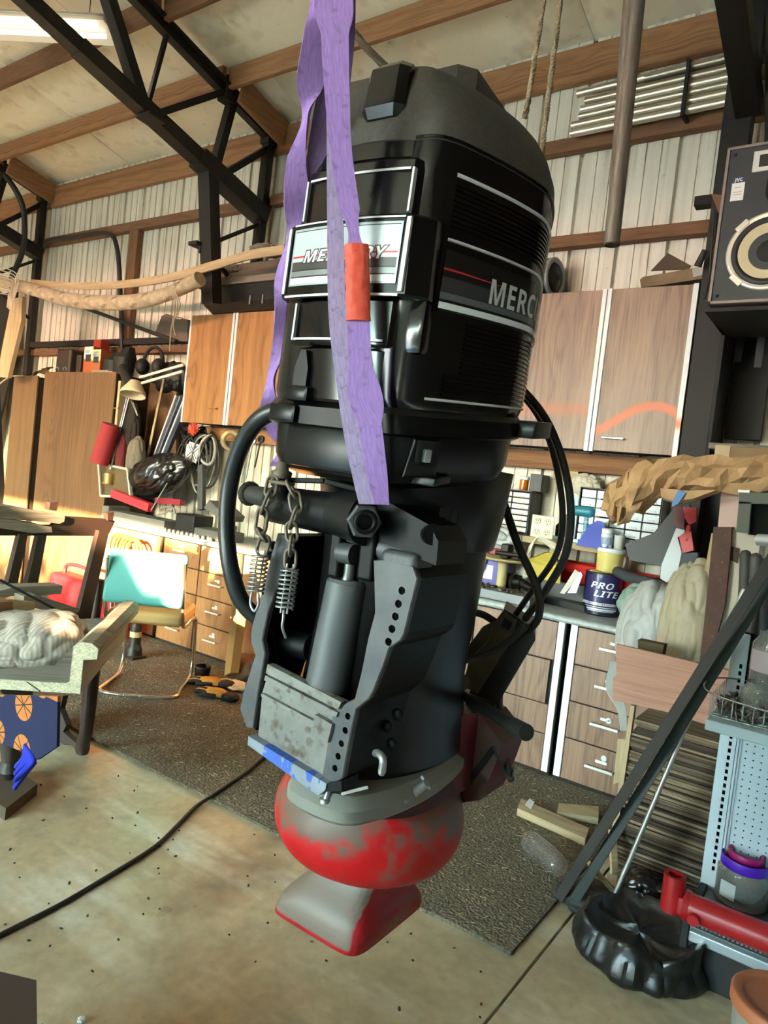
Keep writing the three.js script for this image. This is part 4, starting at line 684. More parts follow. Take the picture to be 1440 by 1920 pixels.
{
  const rows = [];
  for (const [a, b] of [[-4.72, -4.28], [-4.27, -3.83]]) for (const [y0, y1] of [[0.66, 0.85], [0.46, 0.652], [0.25, 0.452], [0.03, 0.242]]) rows.push([a, b, y0, y1, 'file']);
  baseCabinet('oak base cabinet with rows of drawers behind the chair', -4.74, -3.82, rows, oak);
  baseCabinet('oak base cabinet beside the tall cabinets with a plain door', -5.62, -4.76, [[-5.6, -5.2, 0.03, 0.85, 'door'], [-5.19, -4.77, 0.03, 0.85, 'door']], oak);
  baseCabinet('oak base cabinet straight behind the hanging motor', -3.8, -2.37, [[-3.79, -3.1, 0.03, 0.85, 'door'], [-3.09, -2.38, 0.03, 0.85, 'door']], oak);
}
solo('countertop', 'long pale grey laminate countertop running over all base cabinets', 'countertop', uvb(M(slab3([[-5.62, 0.864, -4.28], [-5.62, 0.864, FZ + 0.028], [-0.815, 0.864, FZ + 0.028], [-0.815, 0.864, -3.93], [-0.96, 0.864, -3.93], [-0.96, 0.864, -4.28]], [0, 0.036, 0]), rod([-5.62, 0.882, FZ + 0.028], [-0.815, 0.882, FZ + 0.028], 0.018, 0.018, 14)), 0), counterMat);
solo('wall_ledge', 'narrow wooden ledge on the wall carrying the drawer organizers', 'ledge', uvb(bx(-2.5, -0.95, 1.235, 1.275, -4.29, -4.06), 0), lumberPale);
// ---------- on the ledge ----------
const blackPlastic = mat(0x111214, 0.45), clearDrawer = mat(0xb9b8b0, 0.25), clearBlue = mat(0xaab6ba, 0.25);
function organizer(label, x0, y0, z, cols, rows, w, h, depth, dm) {
  const t = thing('drawer_organizer', label, 'organizer', 'small-parts drawer organizers'), W = cols * w + 0.02, Hh = rows * h + 0.02;
  part(t, 'case', M(bx(x0, x0 + W, y0, y0 + 0.008, z - depth, z), bx(x0, x0 + W, y0 + Hh - 0.008, y0 + Hh, z - depth, z), bx(x0, x0 + 0.008, y0, y0 + Hh, z - depth, z), bx(x0 + W - 0.008, x0 + W, y0, y0 + Hh, z - depth, z), bx(x0, x0 + W, y0, y0 + Hh, z - depth, z - depth + 0.01, 0)), blackPlastic);
  for (let i = 0; i < cols; i++) for (let j = 0; j < rows; j++) {
    const a = x0 + 0.01 + i * w, b = y0 + 0.01 + j * h, d = part(t, 'drawer', M(bx(a + 0.003, a + w - 0.003, b + 0.003, b + h - 0.003, z - depth + 0.02, z - 0.006, 0.003)), dm);
    part(d, 'pull', bx(a + w * 0.3, a + w * 0.7, b + h * 0.25, b + h * 0.33, z - 0.008, z + 0.004, 0.001), dm);
  }
}
organizer('black organizer with two columns of cream drawers under the amber bottle', -2.02, 1.277, -4.1, 2, 7, 0.12, 0.036, 0.17, clearDrawer);
organizer('tall black organizer of clear drawers behind the blue cone and the kraft paper', -1.46, 1.277, -4.1, 5, 6, 0.092, 0.052, 0.14, clearBlue);
{
  const t = thing('pill_bottle', 'amber pill bottle with a white cap standing on the cream-drawered organizer', 'bottle');
  part(t, 'body', lathe([[0, 0], [0.027, 0], [0.028, 0.004], [0.028, 0.062], [0.024, 0.068]], [-1.845, 1.551, -4.16], 24), phys(0xc26a14, 0.15, 0, { clearcoat: 0.5 }));
  part(t, 'cap', lathe([[0.024, 0.066], [0.031, 0.067], [0.031, 0.086], [0.028, 0.09], [0, 0.09]], [-1.845, 1.551, -4.16], 24), whiteTrim);
  solo('carton', 'small black carton beside the amber pill bottle on the organizer', 'box', bx(-1.80, -1.72, 1.551, 1.66, -4.26, -4.14), blackPlastic);
  const k = thing('eyeglasses', 'pair of round spectacles lying on the organizer by the motor', 'glasses');
  for (const x of [-1.965, -1.92]) part(k, 'rim', new THREE.TorusGeometry(0.02, 0.002, 6, 20).rotateX(-0.5).translate(x, 1.573, -4.13), zinc);
  part(k, 'temple', tube([[-1.985, 1.58, -4.13], [-1.99, 1.575, -4.2], [-1.985, 1.557, -4.25]], 0.0018, 12, 5), zinc);
  const o = thing('outlet_plate', 'cream four-socket outlet plate leaning at the wall ledge', 'outlet'), c = [-1.647,1.336,-4.05];
  part(o, 'plate', bx(c[0] - 0.072, c[0] + 0.072, 1.276, 1.412, -4.062, -4.052, 0.004), mat(0xd8d5b8, 0.4));
  for (const sx of [-0.032, 0.032]) for (const sy of [1.31, 1.375]) { const s = part(o, 'socket', lathe([[0, 0], [0.02, 0], [0.02, 0.003], [0.017, 0.004], [0, 0.004]], [c[0] + sx, sy, -4.052], 20, [0, 0, 1]), mat(0xc3c0a4, 0.4)); part(s, 'slot', M(bx(c[0] + sx - 0.008, c[0] + sx - 0.005, sy, sy + 0.01, -4.048, -4.047, 0), bx(c[0] + sx + 0.005, c[0] + sx + 0.008, sy, sy + 0.01, -4.048, -4.047, 0), bx(c[0] + sx - 0.003, c[0] + sx + 0.003, sy - 0.012, sy - 0.007, -4.048, -4.047, 0)), blackPlastic); }
  const p = thing('drill_package', 'pale blue retail card carrying a teal cordless drill', 'package'), q = [-1.424,1.446,-4.12];
  part(p, 'card', bx(q[0] - 0.085, q[0] + 0.085, 1.277, 1.55, -4.14, -4.132, 0.002), mat(0xb9d2dc, 0.5));
  part(p, 'drill_body', M(rod([q[0] - 0.055, 1.465, -4.11], [q[0] + 0.035, 1.465, -4.11], 0.03, 0.034), new THREE.SphereGeometry(0.034, 16, 10).translate(q[0] + 0.035, 1.465, -4.11)), mat(0x2d8197, 0.4));
  part(p, 'drill_grip', M(bar([q[0] + 0.02, 1.46, -4.115], [q[0] + 0.025, 1.34, -4.115], 0.036, 0.03, [1, 0, 0], 0.01), bx(q[0] - 0.0, q[0] + 0.055, 1.31, 1.345, -4.135, -4.10)), mat(0x2d8197, 0.4));
  part(p, 'header_print', bx(q[0] - 0.05, q[0] + 0.05, 1.51, 1.535, -4.132, -4.1305, 0), mat(0x7ba8cf, 0.5));
  solo('plastic_bag', 'crumpled cream paper bag on the wall above the drill card', 'bag', uvb(paperBlob([-1.467,1.615,-4.2], [0.10, 0.075, 0.05], 0.25, 2.6, 4)), mat(0xc9c2b0, 0.8));
  solo('wall_clip_box', 'small pale wooden block under the rail above the crumpled bag', 'block', uvb(bx(-1.68, -1.52, 1.64, 1.70, -4.28, -4.2), 0), lumberPale);
  solo('black_funnel', 'black folded sheet standing behind the outlet plate', 'sheet', slab3([[-1.605,1.359,-4.16],[-1.581,1.385,-4.16],[-1.502,1.503,-4.16],[-1.445,1.315,-4.16],[-1.602,1.284,-4.16]], [0, 0, -0.012]), blackPlastic);
  solo('glass_block', 'pale green glass block lying under the drill card', 'glass', bx(-1.70, -1.42, 1.276, 1.30, -4.13, -4.065, 0.004), phys(0x9dbdb4, 0.1, 0, { transmission: 0.5, thickness: 0.05 }));
}
// ---------- on the counter ----------
{
  const red = phys(0xc4231f, 0.35, 0, { clearcoat: 0.3 });
  const t = thing('tool_tray', 'long red plastic tool tray resting over the counter behind the yellow tub', 'tray');
  const a = [-1.593,1.179,-4.17], b = [-0.952,1.19,-4.08];
  const d = lerp3(b, a, 0), ux = [b[0] - a[0], 0, b[2] - a[2]], L = Math.hypot(ux[0], ux[2]), e = [ux[0] / L, 0, ux[2] / L], n = [-e[2], 0, e[0]], y0 = 1.04;
  const P = (s, h, w) => [a[0] + e[0] * s + n[0] * w, y0 + h, a[2] + e[2] * s + n[2] * w];
  const rim = (h, k) => [P(-k, h, -0.09 - k), P(L + k, h, -0.09 - k), P(L + k, h, 0.07 + k), P(-k, h, 0.07 + k)];
  part(t, 'tray_body', loft([rim(0, -0.03), rim(0.055, -0.015), rim(0.06, 0.0), rim(0.11, 0.01), rim(0.115, 0.016), rim(0.115, 0.006), rim(0.03, -0.03)], true, true, 0.3), red);
  part(t, 'carry_handle', M(bar(P(L * 0.52, 0.11, -0.01), P(L * 0.52, 0.14, -0.01), 0.02, 0.02, [1, 0, 0]), bar(P(L * 0.45, 0.14, -0.01), P(L * 0.6, 0.14, -0.01), 0.025, 0.02)), red);
  // what carries the tray: a black case and the dark slab in front of it
  solo('tool_case', 'black plastic tool case lying beneath the red tray', 'case', bx(-1.62, -1.0, 0.902, 1.038, -4.22, -4.06, 0.01), blackPlastic);
  solo('plastic_tray', 'flat black plastic tray on the counter next to the paint can', 'tray', slab3([[-1.625,0.904,-3.998], [-1.287,0.904,-3.924], [-1.468,0.904,-4.62], [-1.767,0.904,-4.605]], [0, 0.035, 0]), blackPlastic);
  const can = thing('filler_can', 'dark blue one-gallon can lettered PRO LITE at the counter edge', 'can'), cc = [-1.225,0.902,-4.015];
  const lab = print(1024, 512, (c, w, h) => {
    c.fillStyle = '#15153a'; c.fillRect(0, 0, w, h); c.fillStyle = '#2a2a5e'; c.fillRect(w * 0.22, 20, w * 0.44, 330);
    c.fillStyle = '#f2f2f6'; c.textAlign = 'left'; c.font = 'italic bold 112px sans-serif'; c.fillText('PRO', w * 0.30, 180, 210); c.fillText('LITE', w * 0.335, 285, 230);
    c.strokeStyle = '#8f8fb5'; c.lineWidth = 4; c.beginPath(); c.arc(w * 0.60, 150, 46, -1.2, 0.9); c.stroke();
    c.fillRect(w * 0.18, 362, w * 0.5, 34); c.fillStyle = '#15153a'; c.font = 'bold 28px sans-serif'; c.fillText('PREMIUM LIGHTWEIGHT FILLER', w * 0.2, 389, w * 0.46); c.fillStyle = '#d8d8e6'; c.fillRect(w * 0.27, 414, w * 0.3, 10); c.fillRect(w * 0.29, 436, w * 0.28, 22); c.fillRect(w * 0.3, 464, w * 0.24, 10);
  });
  const body = lathe([[0.104, 0.006], [0.104, 0.23]], [0, 0, 0], 48).rotateY(0.30 - 2.64).translate(...cc);
  part(can, 'can_body', body, phys(0xffffff, 0.3, 0.1, { map: lab, clearcoat: 0.4 }));
  part(can, 'rim', lathe([[0, 0.222], [0.1, 0.222], [0.1, 0.236], [0.108, 0.238], [0.108, 0.228]], cc, 48), mat(0x3a3c46, 0.35, 0.6)); part(can, 'base_ring', lathe([[0, 0], [0.106, 0], [0.107, 0.008], [0.104, 0.01]], cc, 48), mat(0x3a3c46, 0.35, 0.6));
  part(can, 'residue', uvb(paperBlob([cc[0] - 0.03, cc[1] + 0.232, cc[2] + 0.03], [0.05, 0.014, 0.045], 0.4, 3, 8)), mat(0xb79f6a, 0.7));
  const tub = thing('plastic_tub', 'yellowish plastic tub with a white lid standing on the paint can', 'tub'), tc = [cc[0] + 0.012, cc[1] + 0.236, cc[2] - 0.02];
  part(tub, 'tub_body', lathe([[0, 0], [0.066, 0], [0.07, 0.01], [0.074, 0.115], [0.07, 0.118]], tc, 40), mat(0xcfbf70, 0.45));
  part(tub, 'lid', lathe([[0.072, 0.114], [0.08, 0.116], [0.081, 0.135], [0.076, 0.14], [0, 0.138]], tc, 40), mat(0xdfe1dc, 0.4));
  const wb = thing('bottle', 'little white capped bottle on the lid of the yellow tub', 'bottle'), bc = [tc[0] - 0.028, tc[1] + 0.139, tc[2] + 0.02];
  part(wb, 'bottle_body', lathe([[0, 0], [0.032, 0], [0.034, 0.005], [0.034, 0.075], [0.028, 0.085]], bc, 28), mat(0xcfd8de, 0.35));
  part(wb, 'cap', lathe([[0.028, 0.083], [0.031, 0.085], [0.031, 0.108], [0, 0.11]], bc, 28), mat(0xe8ebec, 0.35));
  part(wb, 'label', lathe([[0.0346, 0.02], [0.0346, 0.06]], bc, 28), mat(0x8fa0b5, 0.5));
  solo('plastic_cup', 'cloudy plastic cup beside the little white bottle on the tub', 'cup', lathe([[0, 0], [0.026, 0], [0.03, 0.08], [0.028, 0.08], [0.024, 0.004]], [tc[0] + 0.042, tc[1] + 0.139, tc[2] + 0.01], 28), mat(0xb9bdb9, 0.4));
  const blue = mat(0x1836a8, 0.5);
  solo('blue_cone', 'bright blue folded plastic cone behind the white bottle', 'cone', loft([[[-1.401,1.269,-3.98], [-1.214,1.266,-3.98], [-1.239,1.261,-4.06], [-1.429,1.264,-4.06]], [[-1.347,1.391,-4.0], [-1.225,1.349,-4.0], [-1.24,1.347,-4.05], [-1.364,1.389,-4.05]], [[-1.305,1.424,-4.01], [-1.274,1.422,-4.01], [-1.284,1.421,-4.04], [-1.315,1.423,-4.04]]], true, true, 0.3), blue);
  // yellow holder, cream disc, vise and battery box
  const yel = mat(0xb6a444, 0.5);
  solo('yellow_holder', 'yellow moulded plastic holder on the counter behind the cables', 'holder', loft([[[-1.674,1.05,-3.95], [-1.437,1.04,-3.9], [-1.494,1.037,-4.05], [-1.739,1.042,-4.1]], [[-1.685,1.138,-3.95], [-1.44,1.11,-3.9], [-1.496,1.101,-4.05], [-1.75,1.13,-4.1]], [[-1.641,1.157,-3.96], [-1.466,1.137,-3.91], [-1.516,1.13,-4.04], [-1.692,1.153,-4.08]], [[-1.582,1.192,-3.97], [-1.493,1.219,-3.92], [-1.524,1.213,-4.0], [-1.619,1.191,-4.06]]], true, true, 0.3), yel);
  const dc = [-1.823,1.116,-3.95];
  solo('turntable_disc', 'cream round tray raised above the vise on the counter', 'tray', M(lathe([[0, 0], [0.16, 0], [0.165, 0.012], [0.16, 0.018], [0.15, 0.01], [0, 0.008]], dc, 40), rod([dc[0], 0.902, dc[2]], [dc[0], dc[1], dc[2]], 0.03)), mat(0xb7ab7a, 0.6));
  const v = thing('bench_vise', 'dark greasy bench vise under the cream round tray', 'vise'), iron = mat(0x26221e, 0.5, 0.5);
  part(v, 'vise_jaw', M(bx(dc[0] - 0.02, dc[0] + 0.03, dc[1] + 0.012, dc[1] + 0.1, dc[2] - 0.05, dc[2] + 0.02, 0.008), bx(dc[0] + 0.06, dc[0] + 0.10, dc[1] + 0.012, dc[1] + 0.085, dc[2] - 0.06, dc[2] + 0.02, 0.008)), iron);
  part(v, 'vise_screw', rod([dc[0] - 0.05, dc[1] + 0.04, dc[2] + 0.02], [dc[0] + 0.14, dc[1] + 0.045, dc[2] + 0.02], 0.014), iron);
  part(v, 'vise_handle', rod([dc[0] + 0.14, dc[1] + 0.0, dc[2] + 0.05], [dc[0] + 0.14, dc[1] + 0.11, dc[2]], 0.007), iron);
  const g = thing('power_tool', 'dark round-bodied power tool lying below the cream tray', 'tool'), gc = [-1.798,0.975,-4.091];
  part(g, 'tool_body', rod([gc[0] - 0.10, 0.975, gc[2] + 0.02], [gc[0] + 0.04, 0.98, gc[2]], 0.055, 0.045, 24), iron);
  part(g, 'tool_nose', rod([gc[0] + 0.04, 0.98, gc[2]], [gc[0] + 0.17, 0.95, gc[2] + 0.04], 0.03, 0.02, 20), iron);
  part(g, 'tool_collar', rod([gc[0] - 0.01, 0.977, gc[2] + 0.01], [gc[0] + 0.005, 0.978, gc[2] + 0.01], 0.06, 0.06, 24), zinc);
  const bb = thing('battery_box', 'violet battery box with a red lid at the counter by the motor', 'box'), q = [-2.024,0.992,-4.13];
  part(bb, 'box_body', bx(q[0] - 0.09, q[0] + 0.12, 0.902, 1.12, -4.26, -4.13, 0.01), mat(0x5a58a8, 0.45));
  part(bb, 'box_lid', bx(q[0] - 0.1, q[0] + 0.13, 1.12, 1.165, -4.265, -4.125, 0.01), mat(0xb53340, 0.45));
  part(bb, 'box_print', M(bx(q[0] - 0.03, q[0] + 0.05, 0.96, 1.05, -4.13, -4.1285, 0), bx(q[0] - 0.07, q[0] - 0.05, 0.93, 0.96, -4.13, -4.1285, 0)), mat(0xd8d8e8, 0.5));
  solo('tool_case', 'flat grey metal tray of greasy parts along the counter edge', 'case', bx(-2.05, -1.53, 0.902, 0.955, -3.93, -3.72, 0.004), mat(0x74787c, 0.5, 0.4));
  for (let i = 0; i < 26; i++) { const x = rr(-2.02, -1.56), z = rr(-3.9, -3.75), w = rr(0.012, 0.05), a = rr(0, 3); solo('scrap_part', 'small rusty part in the flat grey metal tray', 'part', M(i % 3 ? bx(-w, w, 0, 0.012, -0.008, 0.008, 0.003) : lathe([[0.004, 0], [w * 0.4, 0], [w * 0.4, 0.012], [0.004, 0.012]], [0, 0, 0], 14)).rotateY(a).translate(x, 0.955, z), i % 2 ? chainMat : mat(0x4a372a, 0.8), 'greasy parts in the grey tray'); }
  for (let k = 0; k < 2; k++) solo(k ? 'putty_knife' : 'handsaw', k ? 'wide white putty knife blade leaning behind the paint can' : 'grey handsaw blade leaning beside the putty knife', 'blade', slab3(k ? [[-1.315,1.113,-3.9],[-1.338,1.006,-3.9],[-1.387,0.997,-3.9],[-1.329,1.129,-3.9]] : [[-1.368,1.134,-3.92],[-1.438,0.986,-3.92],[-1.412,0.985,-3.92],[-1.328,1.116,-3.92]], [0, 0, -0.004]), mat(k ? 0xd4dade : 0x8d8880, 0.4, 0.3));
  const cb = thing('cable_coil', 'coil of white cable in the middle of the counter clutter', 'cable');
  for (let k = 0; k < 4; k++) part(cb, 'cable_turn', tube([[-1.698,1.168,-3.97], [-1.657,1.245,-3.97], [-1.587,1.261,-3.96], [-1.51,1.209,-3.95], [-1.459,1.168,-3.93]].map((p, i) => add3(p, [0.012 * k, 0.012 * k * (i % 2 ? 1 : 0.4), 0.012 * k])), 0.006, 30, 7), mat(0xc9c4b4, 0.5));
  solo('plastic_bag', 'wrinkled clear bag of odds and ends above the battery box', 'bag', uvb(paperBlob([-1.923,1.24,-4.05], [0.15, 0.07, 0.07], 0.3, 2.4, 14)), phys(0xb4babb, 0.25, 0, { transmission: 0.25 }));
  solo('plastic_bag', 'white plastic sack hanging behind the leg of the motor', 'bag', uvb(paperBlob([-2.101,1.103,-4.1], [0.08, 0.17, 0.06], 0.2, 2, 24)), mat(0xd2d6d8, 0.6));
  // the saw: dark fence, white guard, red handles
  const s = thing('mitre_saw', 'black and white saw with red grip blocks leaning at the counter end', 'saw');
  part(s, 'dark_plate', slab3([[-1.069,1.325,-3.78],[-0.934,1.4,-3.78],[-0.853,1.534,-3.78],[-0.781,1.569,-3.78],[-0.755,1.518,-3.78],[-0.874,1.238,-3.78],[-1.037,1.245,-3.78]], [0, 0, -0.02]), mat(0x1c1d1e, 0.5));
  part(s, 'white_guard', slab3([[-0.822,1.442,-3.76],[-0.783,1.437,-3.76],[-0.781,1.421,-3.76],[-0.811,1.395,-3.76],[-0.782,1.326,-3.76],[-0.789,1.217,-3.76],[-0.834,1.163,-3.76],[-0.867,1.177,-3.76],[-0.87,1.245,-3.76]], [0, 0, -0.012]), mat(0xb9c3c8, 0.4));
  part(s, 'grip_block', slab3([[-0.801,1.552,-3.74],[-0.736,1.554,-3.74],[-0.73,1.486,-3.74],[-0.76,1.466,-3.74],[-0.787,1.5,-3.74]], [0, 0, -0.03]), red);
  part(s, 'grip_block', slab3([[-0.846,1.547,-3.74],[-0.807,1.557,-3.74],[-0.785,1.506,-3.74],[-0.783,1.447,-3.74],[-0.829,1.455,-3.74]], [0, 0, -0.03]), mat(0x5a1512, 0.5));
  part(s, 'grip_block', slab3([[-0.798,1.402,-3.73],[-0.745,1.436,-3.73],[-0.721,1.344,-3.73],[-0.77,1.323,-3.73]], [0, 0, -0.03]), red);
  part(s, 'grip_link', bar([-0.761,1.464,-3.745], [-0.764,1.383,-3.735], 0.02, 0.012), red);
  part(s, 'saw_leg', slab3([[-0.782,1.321,-3.76],[-0.708,1.335,-3.76],[-0.691,1.154,-3.76],[-0.776,1.152,-3.76]], [0, 0, -0.05]), mat(0x22272b, 0.5, 0.2));
  solo('foam_roll', 'slate grey foam roll lying across the end of the countertop', 'roll', tube([[-1.138,1.159,-3.95],[-1.043,1.142,-3.9],[-0.902,1.135,-3.84],[-0.744,1.124,-3.78],[-0.684,1.136,-3.76]], 0.03, 50, 18), mat(0x34393d, 0.7));
}
solo('dark_backing', 'tall black sheet added to darken the wall behind the saw and the kraft paper', 'board', bx(-0.79, -0.56, 0.92, 1.70, -4.14, -4.1, 0.002), mat(0x0c0b0b, 0.7));  // black sheet added so the wall gap reads as shade
// ---------- bags spilling at the counter end ----------
solo('plastic_bag', 'greenish plastic bag slumped on the countertop beside the can', 'bag', uvb(paperBlob([-0.947,1.01,-3.82], [0.13, 0.12, 0.11], 0.22, 2.2, 33)), mat(0x7f9a8c, 0.45));
solo('plastic_bag', 'whitish translucent plastic bag draping down over the locking drawers', 'bag', uvb(paperBlob([-0.838,0.913,-3.55], [0.145, 0.28, 0.14], 0.2, 2.1, 43, { detail: 26 })), phys(0xb4b6b4, 0.45, 0, { transmission: 0.2 }));
solo('plastic_bag', 'cream translucent plastic bag wedged against the brown post', 'bag', uvb(paperBlob([-0.618,1.023,-3.38], [0.14, 0.31, 0.14], 0.2, 2.0, 53, { detail: 26 })), phys(0xb3a88f, 0.5, 0, { transmission: 0.15 }));
solo('plastic_sheeting', 'thin strip of clear plastic hanging down the pale board', 'plastic', strap([[-0.941,0.785,-3.4],[-0.924,0.667,-3.36],[-0.856,0.597,-3.3],[-0.827,0.51,-3.28]], H([0, 0, 0, 0].map(() => 0), [0.02, 0.03, 0.02, 0.014]), 0.004, 30), mat(0xb9bbb8, 0.4));
solo('foam_offcut', 'brown foam offcut poking up behind the reddish plywood', 'offcut', slab3([[-0.773,0.963,-3.1],[-0.666,0.964,-3.1],[-0.669,0.907,-3.1],[-0.766,0.913,-3.1]], [0, 0, -0.06]), mat(0x54452f, 0.9));
const plyRed = wood(0xb58a76, 0x8d5f4d, 0.7, { lines: 9, arch: 1.2, s: 23, rough: 0.7 });
solo('plywood_sheet', 'reddish plywood panel standing on the pile of sheets', 'panel', uvb(slab3([[-0.823,0.95,-2.97],[-0.602,0.948,-2.97],[-0.378,0.944,-2.97],[-0.35,0.717,-2.97],[-0.379,0.716,-2.97],[-0.595,0.728,-2.97],[-0.811,0.718,-2.97],[-0.818,0.811,-2.97],[-0.807,0.823,-2.97]], [0, 0, -0.018]), 0), plyRed);
// pile of thin sheets: each sheet on its own
{
  const t = thing('sheet_pile', 'waist-high pile of thin weathered panel sheets against the pegboard shelf', 'pile');
  const tones = [0x6f5f4c, 0x8a7862, 0x55463a, 0x9c8b72, 0x473a30, 0x7d6c58].map((c, i) => wood(c, (c >> 1) & 0x7f7f7f, 0.8, { lines: 30, arch: 0.3, s: 70 + i, rough: 0.9 }));
  let y = 0.02;
  for (let i = 0; i < 56 && y < 0.69; i++) { const h = rr(0.0075, 0.0135), x0 = -0.745 + 0.03 * (i / 56) + rr(-0.008, 0.008), z0 = -3.0 + rr(-0.016, 0.010), k = (i * 7 + Math.floor(rnd() * 3)) % 6; part(t, 'sheet', uvb(new THREE.BoxGeometry(1.1, h - 0.0012, 0.62).rotateZ(rr(-0.001, 0.001)).translate(x0 + 0.55, y + h / 2, z0 - 0.31), 0, 1, i * 0.37), tones[k]); y += h + (i % 9 === 4 ? 0.005 : 0.0005); }
  part(t, 'bearer', uvb(bx(-0.70, 0.3, 0, 0.02, -3.1, -3.05), 0), greyWood);
}
solo('pale_board', 'pale upright lumber offcut between the drawers and the sheet pile', 'board', uvb(slab3([[-0.783,0.549,-3.02],[-0.752,0.556,-3.02],[-0.739,0.381,-3.02],[-0.776,0.356,-3.02]], [0, 0, -0.05]), 1), lumberPale);
solo('pale_board', 'long thin pale board standing at the edge of the sheet pile', 'board', uvb(slab3([[-0.741,0.711,-2.99],[-0.724,0.711,-2.99],[-0.728,0.364,-2.99],[-0.727,0.178,-2.99],[-0.741,0.082,-2.99],[-0.759,0.079,-2.99],[-0.751,0.192,-2.99],[-0.747,0.375,-2.99]], [0, 0, -0.03]), 1), lumberPale);
// ---------- panels, post, kraft paper ----------
solo('brown_post', 'brown painted timber post standing by the leaning panels', 'post', uvb(slab3([[-0.537,1.479,-3.1],[-0.471,1.487,-3.1],[-0.463,1.356,-3.1],[-0.458,1.184,-3.1],[-0.495,0.806,-3.1],[-0.518,0.8,-3.1],[-0.526,1.128,-3.1]], [0, 0, -0.08]), 1), mat(0xffffff, 0.7, 0, { map: tex(128, 256, (u, v) => { const s = vn(u * 30, v * 30, 30, 5); return mix(mix([0.25, 0.15, 0.11], [0.34, 0.22, 0.17], fbm(u, v, 6, 4, 3)), [0.6, 0.52, 0.45], s > 0.93 ? 0.5 : 0); }, 0.3) }));
{
  const t = thing('door_slab', 'chipped cream door slab leaning behind the steel angles', 'door slab');
  part(t, 'slab', slab3([[-0.487,1.481,-3.13],[-0.367,1.476,-3.13],[-0.369,1.242,-3.13],[-0.374,0.746,-3.13],[-0.467,0.731,-3.13],[-0.488,1.067,-3.13]], [0, 0, -0.04]), mat(0xb3ab98, 0.6));
  part(t, 'strike_plate', slab3([[-0.465,1.409,-3.12],[-0.437,1.406,-3.12],[-0.438,1.346,-3.12],[-0.462,1.355,-3.12]], [0, 0, -0.008]), mat(0x3a241c, 0.7));
}
solo('pink_board', 'faded pink panel end below the kraft paper', 'panel', slab3([[-0.547,1.627,-3.22],[-0.479,1.633,-3.22],[-0.469,1.48,-3.22],[-0.541,1.475,-3.22]], [0, 0, -0.05]), mat(0xc9aa9d, 0.7));
solo('pale_board', 'narrow pale wooden panel end behind the brown post', 'panel', slab3([[-0.577,1.448,-3.3],[-0.556,1.45,-3.3],[-0.556,1.208,-3.3],[-0.587,1.214,-3.3]], [0, 0, -0.04]), lumberPale);
{
  const t = thing('casement_window', 'green grey window frame with dark glass below the kraft paper', 'window'), gm = mat(0x4e5448, 0.6);
  const q = [[-0.454,1.627,-3.05],[-0.301,1.637,-3.05],[-0.284,1.467,-3.05],[-0.438,1.466,-3.05]];
  part(t, 'frame', M(slab3([[-0.454,1.627,-3.05],[-0.301,1.637,-3.05],[-0.296,1.595,-3.05],[-0.45,1.582,-3.05]], [0, 0, -0.05]), slab3([[-0.45,1.59,-3.05],[-0.408,1.591,-3.05],[-0.401,1.471,-3.05],[-0.446,1.469,-3.05]], [0, 0, -0.05])), gm);
  part(t, 'glass', slab3([[-0.417,1.587,-3.08],[-0.29,1.597,-3.08],[-0.284,1.466,-3.08],[-0.408,1.466,-3.08]], [0, 0, -0.006]), phys(0x0f1112, 0.08, 0, {}));
  part(t, 'white_edge', slab3([[-0.458,1.635,-3.045],[-0.417,1.637,-3.045],[-0.418,1.627,-3.045],[-0.457,1.625,-3.045]], [0, 0, -0.05]), whiteTrim);
}
solo('bright_tube', 'short bright aluminium tube sticking out under the dark glass', 'tube', rod([-0.354,1.453,-2.95], [-0.249,1.461,-2.9], 0.022), mat(0xc8d0d6, 0.3, 0.6));
